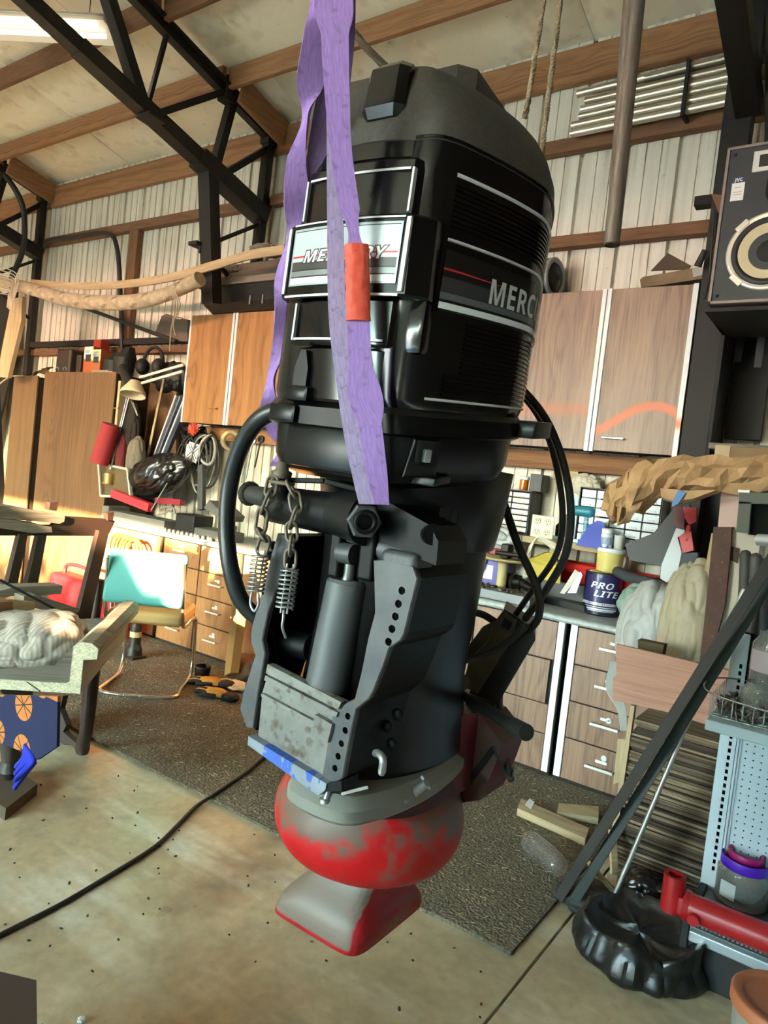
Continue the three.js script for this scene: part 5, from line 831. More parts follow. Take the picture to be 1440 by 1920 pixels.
{
  const c = new THREE.CatmullRomCurve3([[-1.001,1.548,-3.2],[-0.957,1.541,-3.2],[-0.904,1.594,-3.2],[-0.818,1.638,-3.2],[-0.701,1.679,-3.2],[-0.573,1.689,-3.18],[-0.45,1.702,-3.15],[-0.315,1.71,-3.1]].map(V)), hh = [0.055, 0.10, 0.115, 0.11, 0.095, 0.088, 0.085, 0.08, 0.075], rings = [];
  for (let i = 0; i <= 26; i++) { const t = i / 26, p = c.getPoint(t), k = t * (hh.length - 1), a = hh[Math.floor(k)] + (hh[Math.min(hh.length - 1, Math.floor(k) + 1)] - hh[Math.floor(k)]) * (k % 1); rings.push([...Array(14).keys()].map((j) => { const q = j / 14 * Math.PI * 2 + rr(-0.09, 0.09), X = p.x * 7; let r = 1 + 0.5 * (Math.abs(n3(X, Math.cos(q) * 1.8 + 4, Math.sin(q) * 1.8 + 4, 3) - 0.5) * 2 - 0.4) + 0.22 * (Math.abs(n3(X * 2.2, Math.cos(q) * 4 + 4, Math.sin(q) * 4 + 9, 6) - 0.5) * 2 - 0.4); r *= rr(0.84, 1.16); return [p.x + rr(-0.012, 0.012), p.y + Math.cos(q) * a * r, p.z + Math.sin(q) * 0.13 * r]; })); }
  const kraft = mat(0xffffff, 0.85, 0, { map: tex(128, 128, (u, v) => mix([0.64, 0.50, 0.34], [0.78, 0.64, 0.47], fbm(u, v, 8, 4, 3)), 0.3) });
  const t = thing('kraft_paper', 'crumpled brown kraft paper wadded over the tops of the panels', 'paper');
  part(t, 'wad', uvb(loft(rings, true, true, 0.05)), kraft);
  const hang = (pts, w) => strap(pts, H(pts, w, [0.75, 0.3, -0.4]), 0.004, 40);
  part(t, 'torn_flap', uvb(warp(hang([[-0.861,1.559,-3.1],[-0.856,1.512,-3.07],[-0.872,1.476,-3.08],[-0.897,1.446,-3.1]], [0.05, 0.03, 0.018, 0.03]), (x, y, z) => [x, y + 0.012 * (n3(x * 30, y * 30, z * 30, 2) - 0.5), z])), kraft);
  part(t, 'torn_flap', uvb(warp(slab3([[-0.971,1.582,-3.09],[-0.936,1.597,-3.09],[-0.878,1.626,-3.09],[-0.839,1.584,-3.09],[-0.865,1.523,-3.09],[-0.92,1.513,-3.09],[-0.957,1.525,-3.09]], [0, 0, -0.01]), (x, y, z) => [x, y, z + 0.05 * (n3(x * 14, y * 14, 2, 3) - 0.5)])), kraft);
  part(t, 'torn_flap', uvb(slab3([[-0.752,1.613,-3.06],[-0.643,1.613,-3.06],[-0.535,1.628,-3.06],[-0.619,1.583,-3.06],[-0.695,1.564,-3.06],[-0.743,1.576,-3.06]], [0, -0.01, -0.05])), kraft);
  part(t, 'blue_tape', slab3([[-0.678,1.614,-3.05],[-0.648,1.603,-3.05],[-0.671,1.557,-3.05],[-0.698,1.537,-3.05],[-0.693,1.568,-3.05]], [0, 0, -0.006]), mat(0x3b6ea8, 0.5));
}
// ---------- high on the wall: added dark cupboard, loudspeaker, pipes ----------
{
  const t = thing('added_cupboard', 'black open-fronted cupboard added for the shaded recess under the loudspeaker', 'cupboard'), bk = mat(0x0b0a0a, 0.7);  // added cupboard; its black stands in for shade in the recess
  part(t, 'side_panel', bx(-0.762, -0.74, 1.76, 2.52, -4.2, -3.9, 0.003), bk);
  part(t, 'top_panel', bx(-0.74, 0.6, 2.5, 2.52, -4.25, -3.6, 0.002), bk);
  part(t, 'back_panel', bx(-0.74, -0.56, 1.95, 2.5, -4.26, -4.22, 0.002), bk);
  part(t, 'shelf_board', uvb(bx(-0.74, 0.6, 1.86, 1.89, -4.26, -3.85, 0.002), 0), greyWood);
  part(t, 'back_panel', bx(-0.56, 0.6, 2.3, 2.5, -4.26, -4.22, 0.002), bk);
}
for (const [i, x] of [[0, -0.70], [1, -0.60], [2, -0.53]]) solo('hanging_tool', ['dark strap', 'grey glove pair', 'tan tag'][i] + ' hanging in the added black cupboard under the loudspeaker', 'tool', bx(x - 0.02, x + 0.02, 2.34 - i * 0.03, 2.5, -4.1, -4.08, 0.006), mat([0x17171a, 0x3f4040, 0x5a4a38][i], 0.8));
{
  const t = thing('cardboard_box', 'tan cardboard box on the shelf of the added black cupboard by the kraft paper', 'box');
  part(t, 'carton', uvb(bx(-0.66, 0.1, 1.68, 1.855, -3.9, -3.62, 0.004), 0), mat(0x8a7050, 0.8));
  part(t, 'packing_tape', bx(-0.665, -0.60, 1.683, 1.857, -3.9, -3.617, 0.001), mat(0xb09a70, 0.5));
}
{
  const t = thing('loudspeaker', 'large grey hi-fi loudspeaker without grille mounted high at the black column', 'speaker');
  const X0 = -0.735, X1 = -0.325, Y0 = 2.462, Y1 = 3.15, Z = -3.4, cx = -0.53, face = mat(0x2c2e31, 0.55);
  part(t, 'cabinet', bx(X0, X1, Y0, Y1, Z - 0.3, Z - 0.012, 0.004), mat(0x4a3a34, 0.6));
  part(t, 'edge_frame', M(bx(X0, X1, Y1 - 0.012, Y1, Z - 0.014, Z + 0.004, 0.001), bx(X0, X1, Y0, Y0 + 0.012, Z - 0.014, Z + 0.004, 0.001), bx(X0, X0 + 0.012, Y0, Y1, Z - 0.014, Z + 0.004, 0.001), bx(X1 - 0.012, X1, Y0, Y1, Z - 0.014, Z + 0.004, 0.001)), mat(0x8a7a74, 0.5));
  part(t, 'baffle', bx(X0 + 0.012, X1 - 0.012, Y0 + 0.012, Y1 - 0.012, Z - 0.016, Z - 0.004, 0.001), face);
  const w = [cx + 0.012, 2.68, Z - 0.004], alu = mat(0xcfc9bd, 0.35, 0.5);
  const wf = part(t, 'woofer', lathe([[0.10, -0.004], [0.135, 0.004], [0.158, 0.010], [0.168, 0.006], [0.168, 0]], w, 48, [0, 0, 1]), alu, 'woofer with cream cone');
  part(wf, 'surround', lathe([[0.118, 0.006], [0.126, 0.014], [0.142, 0.014], [0.147, 0.007]], w, 48, [0, 0, 1]), rubber);
  part(wf, 'cone', lathe([[0.05, -0.004], [0.08, 0.0], [0.121, 0.008]], w, 48, [0, 0, 1]), mat(0xd7c6a2, 0.8));
  part(wf, 'dust_cap', lathe([[0.052, -0.004], [0.035, 0.010], [0.0, 0.016]], w, 32, [0, 0, 1]), mat(0x1a1714, 0.7));
  for (const a of [0.8, 2.35, 3.95, 5.5]) part(wf, 'mounting_tab', bx(-0.03, 0.03, -0.014, 0.014, 0.0, 0.012, 0.004).rotateZ(a + Math.PI / 2).translate(w[0] + Math.cos(a) * 0.163, w[1] + Math.sin(a) * 0.163, w[2]), alu);
  const m = [cx + 0.055, 2.955, Z - 0.003];
  const mf = part(t, 'midrange', M(plate([...Array(40).keys()].map((k) => { const q = k / 40 * Math.PI * 2, c = Math.cos(q), s = Math.sin(q); return [m[0] + 0.085 * Math.sign(c) * Math.abs(c) ** 0.6, m[1] + 0.075 * Math.sign(s) * Math.abs(s) ** 0.6]; }), Z + 0.006, 0.01, 0.001), lathe([[0.05, 0.008], [0.06, 0.01]], m, 32, [0, 0, 1])), mat(0x191919, 0.3, 0.4));
  part(mf, 'cone', lathe([[0.02, 0.006], [0.055, 0.0115]], m, 32, [0, 0, 1]), mat(0xb9a560, 0.7));
  part(mf, 'dust_cap', lathe([[0.022, 0.007], [0.0, 0.014]], m, 24, [0, 0, 1]), rubber);
  const h = [cx + 0.03, 3.07];
  const hn = part(t, 'horn_plate', plate([[-0.125, -0.045], [0.125, -0.045], [0.125, 0.045], [-0.125, 0.045]].map(([x, y]) => [h[0] + x, h[1] + y]), Z + 0.004, 0.008, 0.002), mat(0xd9d6d2, 0.4, 0.3));
  part(hn, 'horn_mouth', bx(h[0] - 0.10, h[0] + 0.10, h[1] - 0.026, h[1] + 0.026, Z + 0.003, Z + 0.006, 0.001), mat(0x1a1a1c, 0.4));
  part(hn, 'horn_throat', lathe([[0.022, 0.0], [0.012, 0.012], [0, 0.016]], [h[0], h[1], Z + 0.005], 20, [0, 0, 1]), mat(0x8d8a88, 0.3, 0.5));
  const lp = print(128, 256, (c, W, Hh) => { c.fillStyle = '#e8e6e2'; c.fillRect(0, 0, W, Hh); c.fillStyle = '#2b2f52'; c.fillRect(0, 0, W, 66); c.fillStyle = '#f4f4f6'; c.font = 'bold 50px sans-serif'; c.textAlign = 'center'; c.fillText('JVC', W / 2, 51, 96); c.fillStyle = '#b5b2ae'; c.fillRect(30, 110, 60, 10); c.fillRect(20, 160, 86, 8); c.fillRect(20, 186, 86, 8); });
  part(t, 'maker_label', new THREE.PlaneGeometry(0.052, 0.105).translate(X0 + 0.062, 2.965, Z - 0.0025), mat(0xffffff, 0.4, 0, { map: lp }), 'white label under a blue band');
  for (const y of [Y0 + 0.035, Y1 - 0.035]) part(t, 'grille_socket', lathe([[0, 0], [0.008, 0], [0.008, 0.003], [0.004, 0.003]], [X0 + 0.035, y, Z - 0.004], 14, [0, 0, 1]), mat(0x060606, 0.6));
  solo('speaker_bracket', 'black steel angle bracket carrying the loudspeaker off the column', 'bracket', M(bx(-0.755, -0.3, 2.44, 2.46, -3.96, -3.45, 0.002), bx(-0.755, -0.738, 2.44, 2.9, -3.96, -3.71, 0.002)), steelBlack);
  solo('speaker_cable', 'dark plug and cable dangling beside the loudspeaker', 'cable', M(tube([[-0.81,2.984,-3.7],[-0.818,2.925,-3.75],[-0.84,2.883,-3.85],[-0.878,2.849,-3.9]], 0.006, 24, 7), rod([-0.89,2.882,-3.9], [-0.92,2.804,-3.92], 0.013, 0.02), tube([[-0.824,2.998,-3.7],[-0.819,2.811,-3.72],[-0.819,2.691,-3.75],[-0.837,2.601,-3.8]], 0.005, 24, 7)), rubberDusty);
  solo('paper_scrap', 'small dark wedge of board behind the loudspeaker edge', 'board', slab3([[-0.862,3.105,-3.75],[-0.8,3.089,-3.75],[-0.813,3.003,-3.75]], [0, 0, -0.02]), lumberDark);
}
{
  const galv = mat(0xb9ae9a, 0.3, 0.7);
  const rows = [[1085, 178, 172], [1098, 190, 184], [1090, 205, 199], [1088, 219, 213], [1073, 236, 230], [1071, 251, 245], [1210, 147, 147], [1090, 197, 192]];
  const tl = ['topmost of the long row', 'second from the top', 'third from the top', 'fourth from the top', 'second from the bottom', 'lowest, resting on the wooden girt', 'short one lying above the others', 'dull one half hidden behind the third'];
  const pts = [[-1.803,3.998,-4.16],[-1.746,3.941,-4.16],[-1.767,3.894,-4.16],[-1.772,3.854,-4.16],[-1.813,3.807,-4.16],[-1.813,3.759,-4.16],[-1.398,3.998,-4.16]];
  pts.forEach((p, i) => { const g = M(rod(p, [-0.72, p[1] + 0.012, -4.16], 0.0235, 0.0235, 20, true), rod(p, [-0.72, p[1] + 0.012, -4.16], 0.020, 0.020, 16, true)); solo('metal_pipe', 'galvanized pipe stored on the wall girt, ' + tl[i], 'pipe', g, mat([0xb9ae9a, 0x9c8f7c, 0xc4baa6, 0xa59a88, 0xb9ae9a, 0xc8bfae, 0x8d8271][i], 0.32, 0.7), 'pipes stacked on the girt'); });
  solo('pipe_rest', 'small steel peg holding the stored pipes to the wall', 'peg', M(bar([-1.15, 3.74, -4.28], [-1.15, 3.72, -4.1], 0.02, 0.02), bar([-1.15, 3.72, -4.11], [-1.15, 4.02, -4.11], 0.02, 0.02, [0, 0, 1])), steelBlackDusty);
  const hp = thing('hanging_pipe', 'grey steel pipe hanging down from the roof between the ropes and the loudspeaker', 'pipe');
  part(hp, 'pipe_wall', M(rod(add3([-0.897,3.302,-2.4], [0, 1.4, 0]), [-0.851,2.405,-2.4], 0.0265, 0.0265, 24, true), rod([-0.897,3.302,-2.4], [-0.851,2.405,-2.4], 0.022, 0.022, 20, true)), mat(0xffffff, 0.5, 0.5, { map: tex(64, 128, (u, v) => mix([0.36, 0.32, 0.29], [0.55, 0.51, 0.47], fbm(u, v, 8, 4, 3)), 0.2) }));
  part(hp, 'pipe_lip', new THREE.TorusGeometry(0.0243, 0.0028, 8, 24).rotateX(Math.PI / 2).translate(...[-0.85,2.403,-2.4]), mat(0x4a3a30, 0.6, 0.4));
}
// ---------- on top of the wall cabinet ----------
{
  const c = [-1.822,2.85,-4.12], t = thing('exhaust_fan', 'round black fan housing with a grey rim lying on the spray-painted wall cabinet', 'fan');
  part(t, 'fan_body', rod([c[0] - 0.18, 2.86, -4.12], [c[0] + 0.03, 2.86, -4.1], 0.12, 0.12, 40), blackPlastic);
  part(t, 'fan_rim', lathe([[0.085, 0], [0.12, 0.0], [0.122, 0.016], [0.112, 0.024], [0.09, 0.016]], [c[0] + 0.03, 2.86, -4.1], 40, [1, 0, 0.1]), mat(0x8a8d90, 0.4, 0.4));
  part(t, 'fan_hub', lathe([[0.085, 0.0], [0.07, 0.02], [0.02, 0.03], [0.018, 0.04], [0, 0.04]], [c[0] + 0.03, 2.86, -4.1], 40, [1, 0, 0.1]), rubber);
}
const cardB = mat(0xffffff, 0.85, 0, { map: tex(128, 128, (u, v) => mix([0.42, 0.34, 0.26], [0.52, 0.43, 0.33], fbm(u, v, 6, 3, 3)), 0.4) });
{
  const t = thing('cardboard_box', 'flat open cardboard box with one raised flap on the spray-painted wall cabinet', 'box');
  part(t, 'carton', uvb(slab3([[-1.243,2.792,-4.03],[-1.227,2.806,-4.03],[-0.883,2.843,-4.03],[-0.875,2.778,-4.03],[-1.137,2.753,-4.03],[-1.231,2.747,-4.03]], [0, 0, -0.2]), 0), cardB);
  part(t, 'flap', uvb(slab3([[-1.199,2.846,-4.06],[-1.119,2.939,-4.06],[-0.987,2.858,-4.06],[-1.001,2.839,-4.06]], [0, 0, -0.006]), 0), mat(0x4f4033, 0.85), 'raised brown flap');
  part(t, 'white_sheet', slab3([[-0.971,2.829,-4.025],[-0.884,2.842,-4.025],[-0.879,2.799,-4.025],[-0.96,2.782,-4.025]], [0, 0, -0.004]), mat(0xb3aaa0, 0.8));
}
// ---------- pegboard shelf unit and floor clutter ----------
const gondolaMat = mat(0xb3c6d2, 0.42, 0.05);
{
  const t = thing('shelf_unit', 'pale blue metal shelf unit with a perforated back and slotted upright', 'shelf'), z = -2.8;
  const up = [[-0.36,0.863,-2.8],[-0.322,0.866,-2.8],[-0.296,0.256,-2.8],[-0.338,0.254,-2.8]];
  const s = new THREE.Shape([[-0.372, 0.0], [-0.318, 0.0], [-0.318, 1.12], [-0.372, 1.12]].map((q) => new THREE.Vector2(...q)));
  for (let i = 0; i < 30; i++) { const y = 0.255 + i * 0.0255, h = new THREE.Path(); h.moveTo(-0.341, y); h.lineTo(-0.331, y); h.lineTo(-0.331, y + 0.016); h.lineTo(-0.341, y + 0.016); h.closePath(); s.holes.push(h); }
  part(t, 'upright', M(new THREE.ExtrudeGeometry(s, { depth: 0.004, bevelEnabled: false }).translate(0, 0, z), bx(-0.372, -0.368, 0, 1.12, z - 0.06, z, 0)), gondolaMat, 'slotted upright');
  part(t, 'upright_core', bx(-0.366, -0.318, 0, 1.12, z - 0.06, z - 0.03, 0), mat(0x0a0b0c, 0.9));
  const b = new THREE.Shape([[-0.312, 0.2], [0.06, 0.2], [0.06, 0.86], [-0.312, 0.86]].map((q) => new THREE.Vector2(...q)));
  for (let i = 0; i < 10; i++) for (let j = 0; j < 25; j++) { const h = new THREE.Path(); h.absarc(-0.284 + i * 0.0254 + (j % 2) * 0.0, 0.225 + j * 0.0254, 0.0031, 0, Math.PI * 2, true); b.holes.push(h); }
  part(t, 'perforated_panel', new THREE.ExtrudeGeometry(b, { depth: 0.003, bevelEnabled: false, curveSegments: 3 }).translate(0, 0, z - 0.01), gondolaMat);
  part(t, 'panel_core', bx(-0.312, 0.9, 0.0, 1.12, z - 0.05, z - 0.02, 0), mat(0x0c0d0e, 0.9));
  part(t, 'panel_rib', M(bx(-0.316, -0.308, 0.2, 0.86, z - 0.01, z + 0.004, 0.001), bx(-0.304, -0.3, 0.2, 0.86, z - 0.01, z + 0.001, 0.001)), gondolaMat);
  part(t, 'panel_blank', bx(0.06, 0.9, 0.2, 0.86, z - 0.012, z - 0.006, 0.001), gondolaMat);
  part(t, 'shelf_plank', uvb(bx(-0.372, 0.9, 0.845, 0.88, z - 0.01, z + 0.36, 0.004), 0), gondolaMat, 'upper shelf');
  part(t, 'deck', bx(-0.345, 0.9, 0.17, 0.186, z, -2.50, 0.003), mat(0x5d6264, 0.4, 0.5));
  part(t, 'kick_panel', M(bx(-0.355, 0.9, 0.0, 0.135, -2.53, -2.51, 0.004), bx(-0.372, -0.345, 0, 0.2, z, -2.5, 0.006)), mat(0x0e0f11, 0.6));
  part(t, 'deck_trim', M(bx(-0.345, 0.9, 0.135, 0.172, -2.53, -2.497, 0.006)), mat(0xaab4bb, 0.3, 0.6), 'bright aluminium edge strip');
  part(t, 'rubber_strip', M(...[...Array(40).keys()].map((k) => bx(-0.34 + k * 0.013, -0.332 + k * 0.013, 0.17, 0.192, -2.56, -2.51, 0.001))), mat(0x6b6a66, 0.5, 0.3)).userData.kind = 'stuff';
}
{
  const t = thing('wire_basket', 'chrome wire basket filled with small hardware on the upper shelf of the metal unit', 'basket'), z0 = -2.78, z1 = -2.48;
  const chrome = mat(0xb8bcbe, 0.25, 0.8);
  part(t, 'rim_wire', tube([[-0.37, 0.955, z1], [0.3, 0.955, z1], [0.3, 0.955, z0], [-0.37, 0.955, z0]], 0.003, 60, 6, true), chrome);
  for (let k = 0; k < 22; k++) part(t, 'upright_wire', rod([-0.365 + k * 0.03, 0.882, z1], [-0.365 + k * 0.03, 0.957, z1], 0.0018, 0.0018, 5), chrome);
  for (let k = 0; k < 9; k++) part(t, 'upright_wire', rod([-0.37, 0.882, z1 - k * 0.035], [-0.37, 0.957, z1 - k * 0.035], 0.0018, 0.0018, 5), chrome);
  part(t, 'base_wire', M(...[...Array(10).keys()].map((k) => rod([-0.37, 0.884, z0 + 0.02 + k * 0.03], [0.3, 0.884, z0 + 0.02 + k * 0.03], 0.0018, 0.0018, 5))), chrome);
  const im = new THREE.InstancedMesh(new THREE.CylinderGeometry(0.004, 0.004, 0.034, 7), mat(0x6f6c68, 0.35, 0.7), 500), mm = new THREE.Matrix4(), qq = new THREE.Quaternion();
  for (let k = 0; k < 500; k++) { qq.setFromEuler(new THREE.Euler(rr(0, 6), rr(0, 6), rr(0, 6))); im.setMatrixAt(k, mm.compose(new THREE.Vector3(rr(-0.36, 0.05), rr(0.889, 0.93), rr(-2.7, -2.5)), qq, new THREE.Vector3(1, 1, 1))); }
  im.name = 'loose_hardware'; tag(im, 'heap of loose screws and fittings in the wire basket', 'hardware'); im.userData.kind = 'stuff'; scene.add(im);
}
const glass = phys(0xe8ecea, 0.08, 0, { transmission: 0.85, thickness: 0.01, ior: 1.4 });
function jar(label, c, r, h, lid, extra) {
  const t = thing('jar', label, 'jar', 'jars on the metal shelf unit');
  part(t, 'jar_wall', lathe([[0, 0], [r * 0.95, 0], [r, h * 0.04], [r, h * 0.74], [r * 0.82, h * 0.84], [r * 0.74, h * 0.88], [r * 0.74, h * 0.97], [r * 0.68, h * 0.97], [r * 0.68, h * 0.87], [r * 0.94, h * 0.72], [r * 0.94, h * 0.05], [0, h * 0.03]], c, 40), glass);
  if (lid) part(t, 'lid', lathe(lid.p.map(([a, b]) => [a * r, b * h]), c, 40), lid.m);
  for (const e of extra ?? []) part(t, e.n, e.g, e.m);
  return t;
}
{
  const violet = mat(0x4a1fb0, 0.35), magenta = mat(0x8e1560, 0.4), deck = 0.188;
  const a = [-0.238,0.188,-2.789];
  jar('wide plastic jar with a violet and magenta lid on the metal unit deck', [a[0], deck, a[2]], 0.085, 0.15, { p: [[0.86, 0.82], [0.92, 0.84], [0.92, 1.05], [0.86, 1.07], [0.84, 0.95]], m: violet }, [
    { n: 'inner_ring', g: lathe([[0.044, 0.15], [0.06, 0.152], [0.06, 0.178], [0.052, 0.181], [0.044, 0.172], [0.044, 0.155], [0, 0.15]], [a[0], deck, a[2]], 36), m: magenta },
    { n: 'jar_fill', g: lathe([[0, 0.005], [0.078, 0.006], [0.078, 0.08], [0, 0.085]], [a[0], deck, a[2]], 30), m: mat(0x6e6a5c, 0.8) },
    { n: 'label', g: plate([[-0.03, 0.03], [0.022, 0.03], [0.022, 0.085], [-0.03, 0.085]], 0, 0.001, 0).rotateY(-0.35).translate(a[0] - 0.032, deck, a[2] + 0.08), m: whiteTrim }]);
  const b = [-0.182,0.188,-2.946];
  jar('purple labelled clear bottle standing beside the wide jar on the deck', [b[0] + 0.01, deck, b[2]], 0.042, 0.24, null, [{ n: 'label', g: lathe([[0.0428, 0.05], [0.0428, 0.12]], [b[0] + 0.01, deck, b[2]], 30), m: mat(0x6b55a8, 0.5) }]);
  jar('tall clear jar with a torn paper label above the wire basket', [-0.235, 0.975, -2.70], 0.062, 0.19, null, [{ n: 'label', g: lathe([[0.063, 0.05], [0.063, 0.12]], [-0.235, 0.975, -2.70], 30), m: mat(0xa89aa0, 0.6) }]);
  jar('clear jar with a layer of red contents in the wire basket', [-0.245, 0.888, -2.58], 0.055, 0.12, null, [{ n: 'jar_fill', g: lathe([[0, 0.006], [0.051, 0.006], [0.051, 0.03], [0, 0.032]], [-0.245, 0.888, -2.58], 30), m: mat(0x8f1f2c, 0.5) }]);
  solo('canning_disc', 'dark round lid lying behind the violet-lidded jar', 'lid', lathe([[0, 0], [0.05, 0], [0.052, 0.03], [0.046, 0.034], [0, 0.034]], [a[0] + 0.075, deck, a[2] - 0.04], 30), mat(0x2c302c, 0.5));
}
{
  const red = mat(0x97161c, 0.35), t = thing('hydraulic_cylinder', 'red hydraulic cylinder lying along the front of the metal shelf unit', 'cylinder'), y = 0.246, z = -2.5;
  part(t, 'barrel', rod([-0.36, y, z], [0.25, y, z], 0.043, 0.043, 32), red);
  part(t, 'collar', M(rod([-0.37, y, z], [-0.352, y, z], 0.05, 0.046, 32)), red);
  part(t, 'clevis_eye', M(rod([-0.408, y - 0.035, z], [-0.408, y + 0.085, z], 0.035, 0.035, 28, true), rod([-0.408, y - 0.035, z], [-0.408, y + 0.085, z], 0.022, 0.022, 24, true), new THREE.RingGeometry(0.022, 0.035, 28).rotateX(-Math.PI / 2).translate(-0.408, y + 0.085, z), bx(-0.39, -0.36, y - 0.03, y + 0.03, z - 0.03, z + 0.03, 0.008)), red);
  part(t, 'port', M(rod([-0.33, y - 0.01, z + 0.03], [-0.33, y - 0.012, z + 0.06], 0.02, 0.018, 20)), red);
}
{
  const c = [-0.051,0.3,-2.099], t = thing('paint_bucket', 'grey bucket with a terracotta lid at the lower picture edge', 'bucket');
  const C = [c[0], 0, c[2]];
  part(t, 'pail', lathe([[0, 0], [0.10, 0], [0.115, 0.29], [0.112, 0.29]], C, 40), mat(0x7d7a70, 0.6));
  part(t, 'lid', lathe([[0.115, 0.275], [0.123, 0.278], [0.123, 0.305], [0.116, 0.312], [0.095, 0.308], [0.09, 0.302], [0, 0.302]], C, 48), mat(0x9d5a38, 0.6));
}
// leaning steel
const angleSteel = mat(0xffffff, 0.65, 0.1, { map: tex(64, 256, (u, v) => mix([0.09, 0.085, 0.08], [0.20, 0.185, 0.165], fbm(u, v, 5, 4, 3)), 0.3) }), angleGreen = mat(0x0f211e, 0.55, 0.1);
for (const [lab, a, b, m] of [['dark steel angle bar, the outer one leaning across to the pegboard unit', [-0.825,0.03,-2.601], [-0.272,1.426,-2.62], angleSteel], ['green painted steel angle bar just inside the dark one', [-0.773,0.03,-2.606], [-0.27,1.378,-2.74], angleGreen]]) {
  const t = thing('steel_angle', lab, 'steel bar', 'leaning steel angles'), off = (p, q) => [p[0] + q[0], p[1] + q[1], p[2] + q[2]];
  part(t, 'flange', bar(a, b, 0.005, 0.042, [0, 0.3, 1], 0.001), m);
  part(t, 'web', bar(off(a, [0.018, 0.004, 0.021]), off(b, [0.018, 0.004, 0.021]), 0.034, 0.005, [0, 0.3, 1], 0.001), m);
}
solo('steel_rod', 'slim bright steel rod leaning from the black bag to the panels', 'rod', rod([-0.637,0.02,-2.577], [-0.353,1.28,-2.75], 0.0085, 0.0085, 12), mat(0xa3a7a4, 0.35, 0.6));
for (const [i, x] of [[0, 1395], [1, 1412], [2, 1426]]) solo('rubber_hose', ['limp grey rubber hose end hanging beside the steel angles, nearest the door slab', 'thicker grey rubber hose end hanging between two others', 'dark grey rubber hose end nearest the jars'][i], 'hose', tube([[-0.386,1.392,-2.95], lerp3([-0.386,1.392,-2.95], [-0.355,1.121,-2.9], 0.4), [-0.36,1.12,-2.9]].map((p) => add3(p, [0.035 * i, -0.01 * i, 0.02])), 0.02 + 0.004 * (i % 2), 30, 12), mat([0x3b3b39, 0x444240, 0x33353a][i], 0.6));
// scraps on the carpet and floor
for (const [lab, q, y] of [['short two-by-two offcut with a paper tag on the carpet', [[-1.228,0.0,-3.139],[-1.26,0.0,-3.253],[-0.907,0.0,-3.213],[-0.886,0.0,-3.102]], 0.035], ['two-by-two offcut lying behind the tagged one', [[-1.078,0.0,-3.258],[-1.105,0.0,-3.354],[-0.95,0.0,-3.478],[-0.909,0.0,-3.353]], 0.035]]) solo('lumber_offcut', lab, 'lumber', uvb(slab3(q.map((p) => [p[0], 0.013, p[2]]), [0, y, 0]), 0), lumberPale);
solo('paper_tag', 'white paper tag stuck on the short lumber offcut', 'tag', slab3([[-1.216,0.0,-3.198],[-1.229,0.0,-3.28],[-1.196,0.0,-3.268],[-1.177,0.0,-3.179]].map((p) => [p[0], 0.0485, p[2]]), [0, 0.001, 0]), whiteTrim);
{
  const a = [-1.066,0.06,-2.875], b = [-0.901,0.06,-2.773], d = [b[0] - a[0], 0, b[2] - a[2]];
  const t = thing('plastic_bottle', 'empty clear plastic bottle lying on the carpet runner', 'bottle');
  const L = Math.hypot(d[0], d[2]) + 0.05;
  part(t, 'bottle_wall', lathe([[0.03, 0], [0.036, 0.004], [0.045, 0.03], [0.047, 0.06], [0.047, L - 0.05], [0.04, L - 0.015], [0.02, L], [0, L]], a, 32, d), phys(0xe4e2dc, 0.12, 0, { transmission: 0.92, thickness: 0 }));
}
const trash = phys(0x0b0b0c, 0.28, 0, { clearcoat: 0.4, clearcoatRoughness: 0.3 });
const bagC = [-0.47,0.06,-2.396];
function openSack(c, rx, rz, h, s) {                        // a slumped open bag: outer wall, rolled rim, sunken inside, all in long folds
  const rows = [[0.80, 0], [1.0, 0.03], [1.06, 0.22], [1.02, 0.5], [0.97, 0.75], [0.93, 0.95], [0.88, 1.0], [0.80, 0.93], [0.70, 0.78], [0.5, 0.7], [0.25, 0.72], [0.06, 0.74]], rings = [];
  const cv = new THREE.CatmullRomCurve3(rows.map(([r, y]) => new THREE.Vector3(r, y, 0)), false, 'centripetal');
  for (let i = 0; i <= 44; i++) { const t = i / 44, p = cv.getPoint(t); rings.push([...Array(120).keys()].map((k) => { const a = k / 120 * 6.2832, C = Math.cos(a), S = Math.sin(a), f = 0.20 * (Math.abs(n3(C * 1.9 + 7, S * 1.9 + 7, t * 1.6, s) - 0.5) * 2 - 0.3) + 0.06 * (Math.abs(n3(C * 6 + 9, S * 6 + 9, t * 4, s + 3) - 0.5) * 2 - 0.3), low = 1 - 0.35 * Math.max(0, S) * (t > 0.3 ? 1 : t / 0.3) * 0; return [c[0] + C * rx * p.x * (1 + f), c[1] + Math.max(0, p.y * h * (0.75 + 0.5 * n3(C * 1.6 + 3, S * 1.6 + 3, 2, s + 9)) * low + f * 0.14 * p.y), c[2] + S * rz * p.x * (1 + f)]; })); }
  return loft(rings, true, true, 0.5);
}
solo('trash_bag', 'large open black plastic trash bag slumped against the shelf unit', 'bag', uvb(openSack([bagC[0] - 0.02, 0.001, bagC[2] - 0.09], 0.20, 0.165, 0.13, 63)), phys(0x121211, 0.4, 0, { clearcoat: 0.2, clearcoatRoughness: 0.3 }));
solo('trash_bag', 'smaller glossy black bag behind the slim rod', 'bag', uvb(paperBlob([-0.568,0.06,-2.832], [0.10, 0.085, 0.07], 0.24, 2.3, 73, { flat: 0.6 })), trash);
solo('trash_bag', 'dusty flattened black bag at the foot of the steel angles', 'bag', uvb(paperBlob([-0.694,0.03,-2.686], [0.16, 0.045, 0.12], 0.25, 2.6, 83, { flat: 0.6 })), mat(0x2c2a27, 0.7));
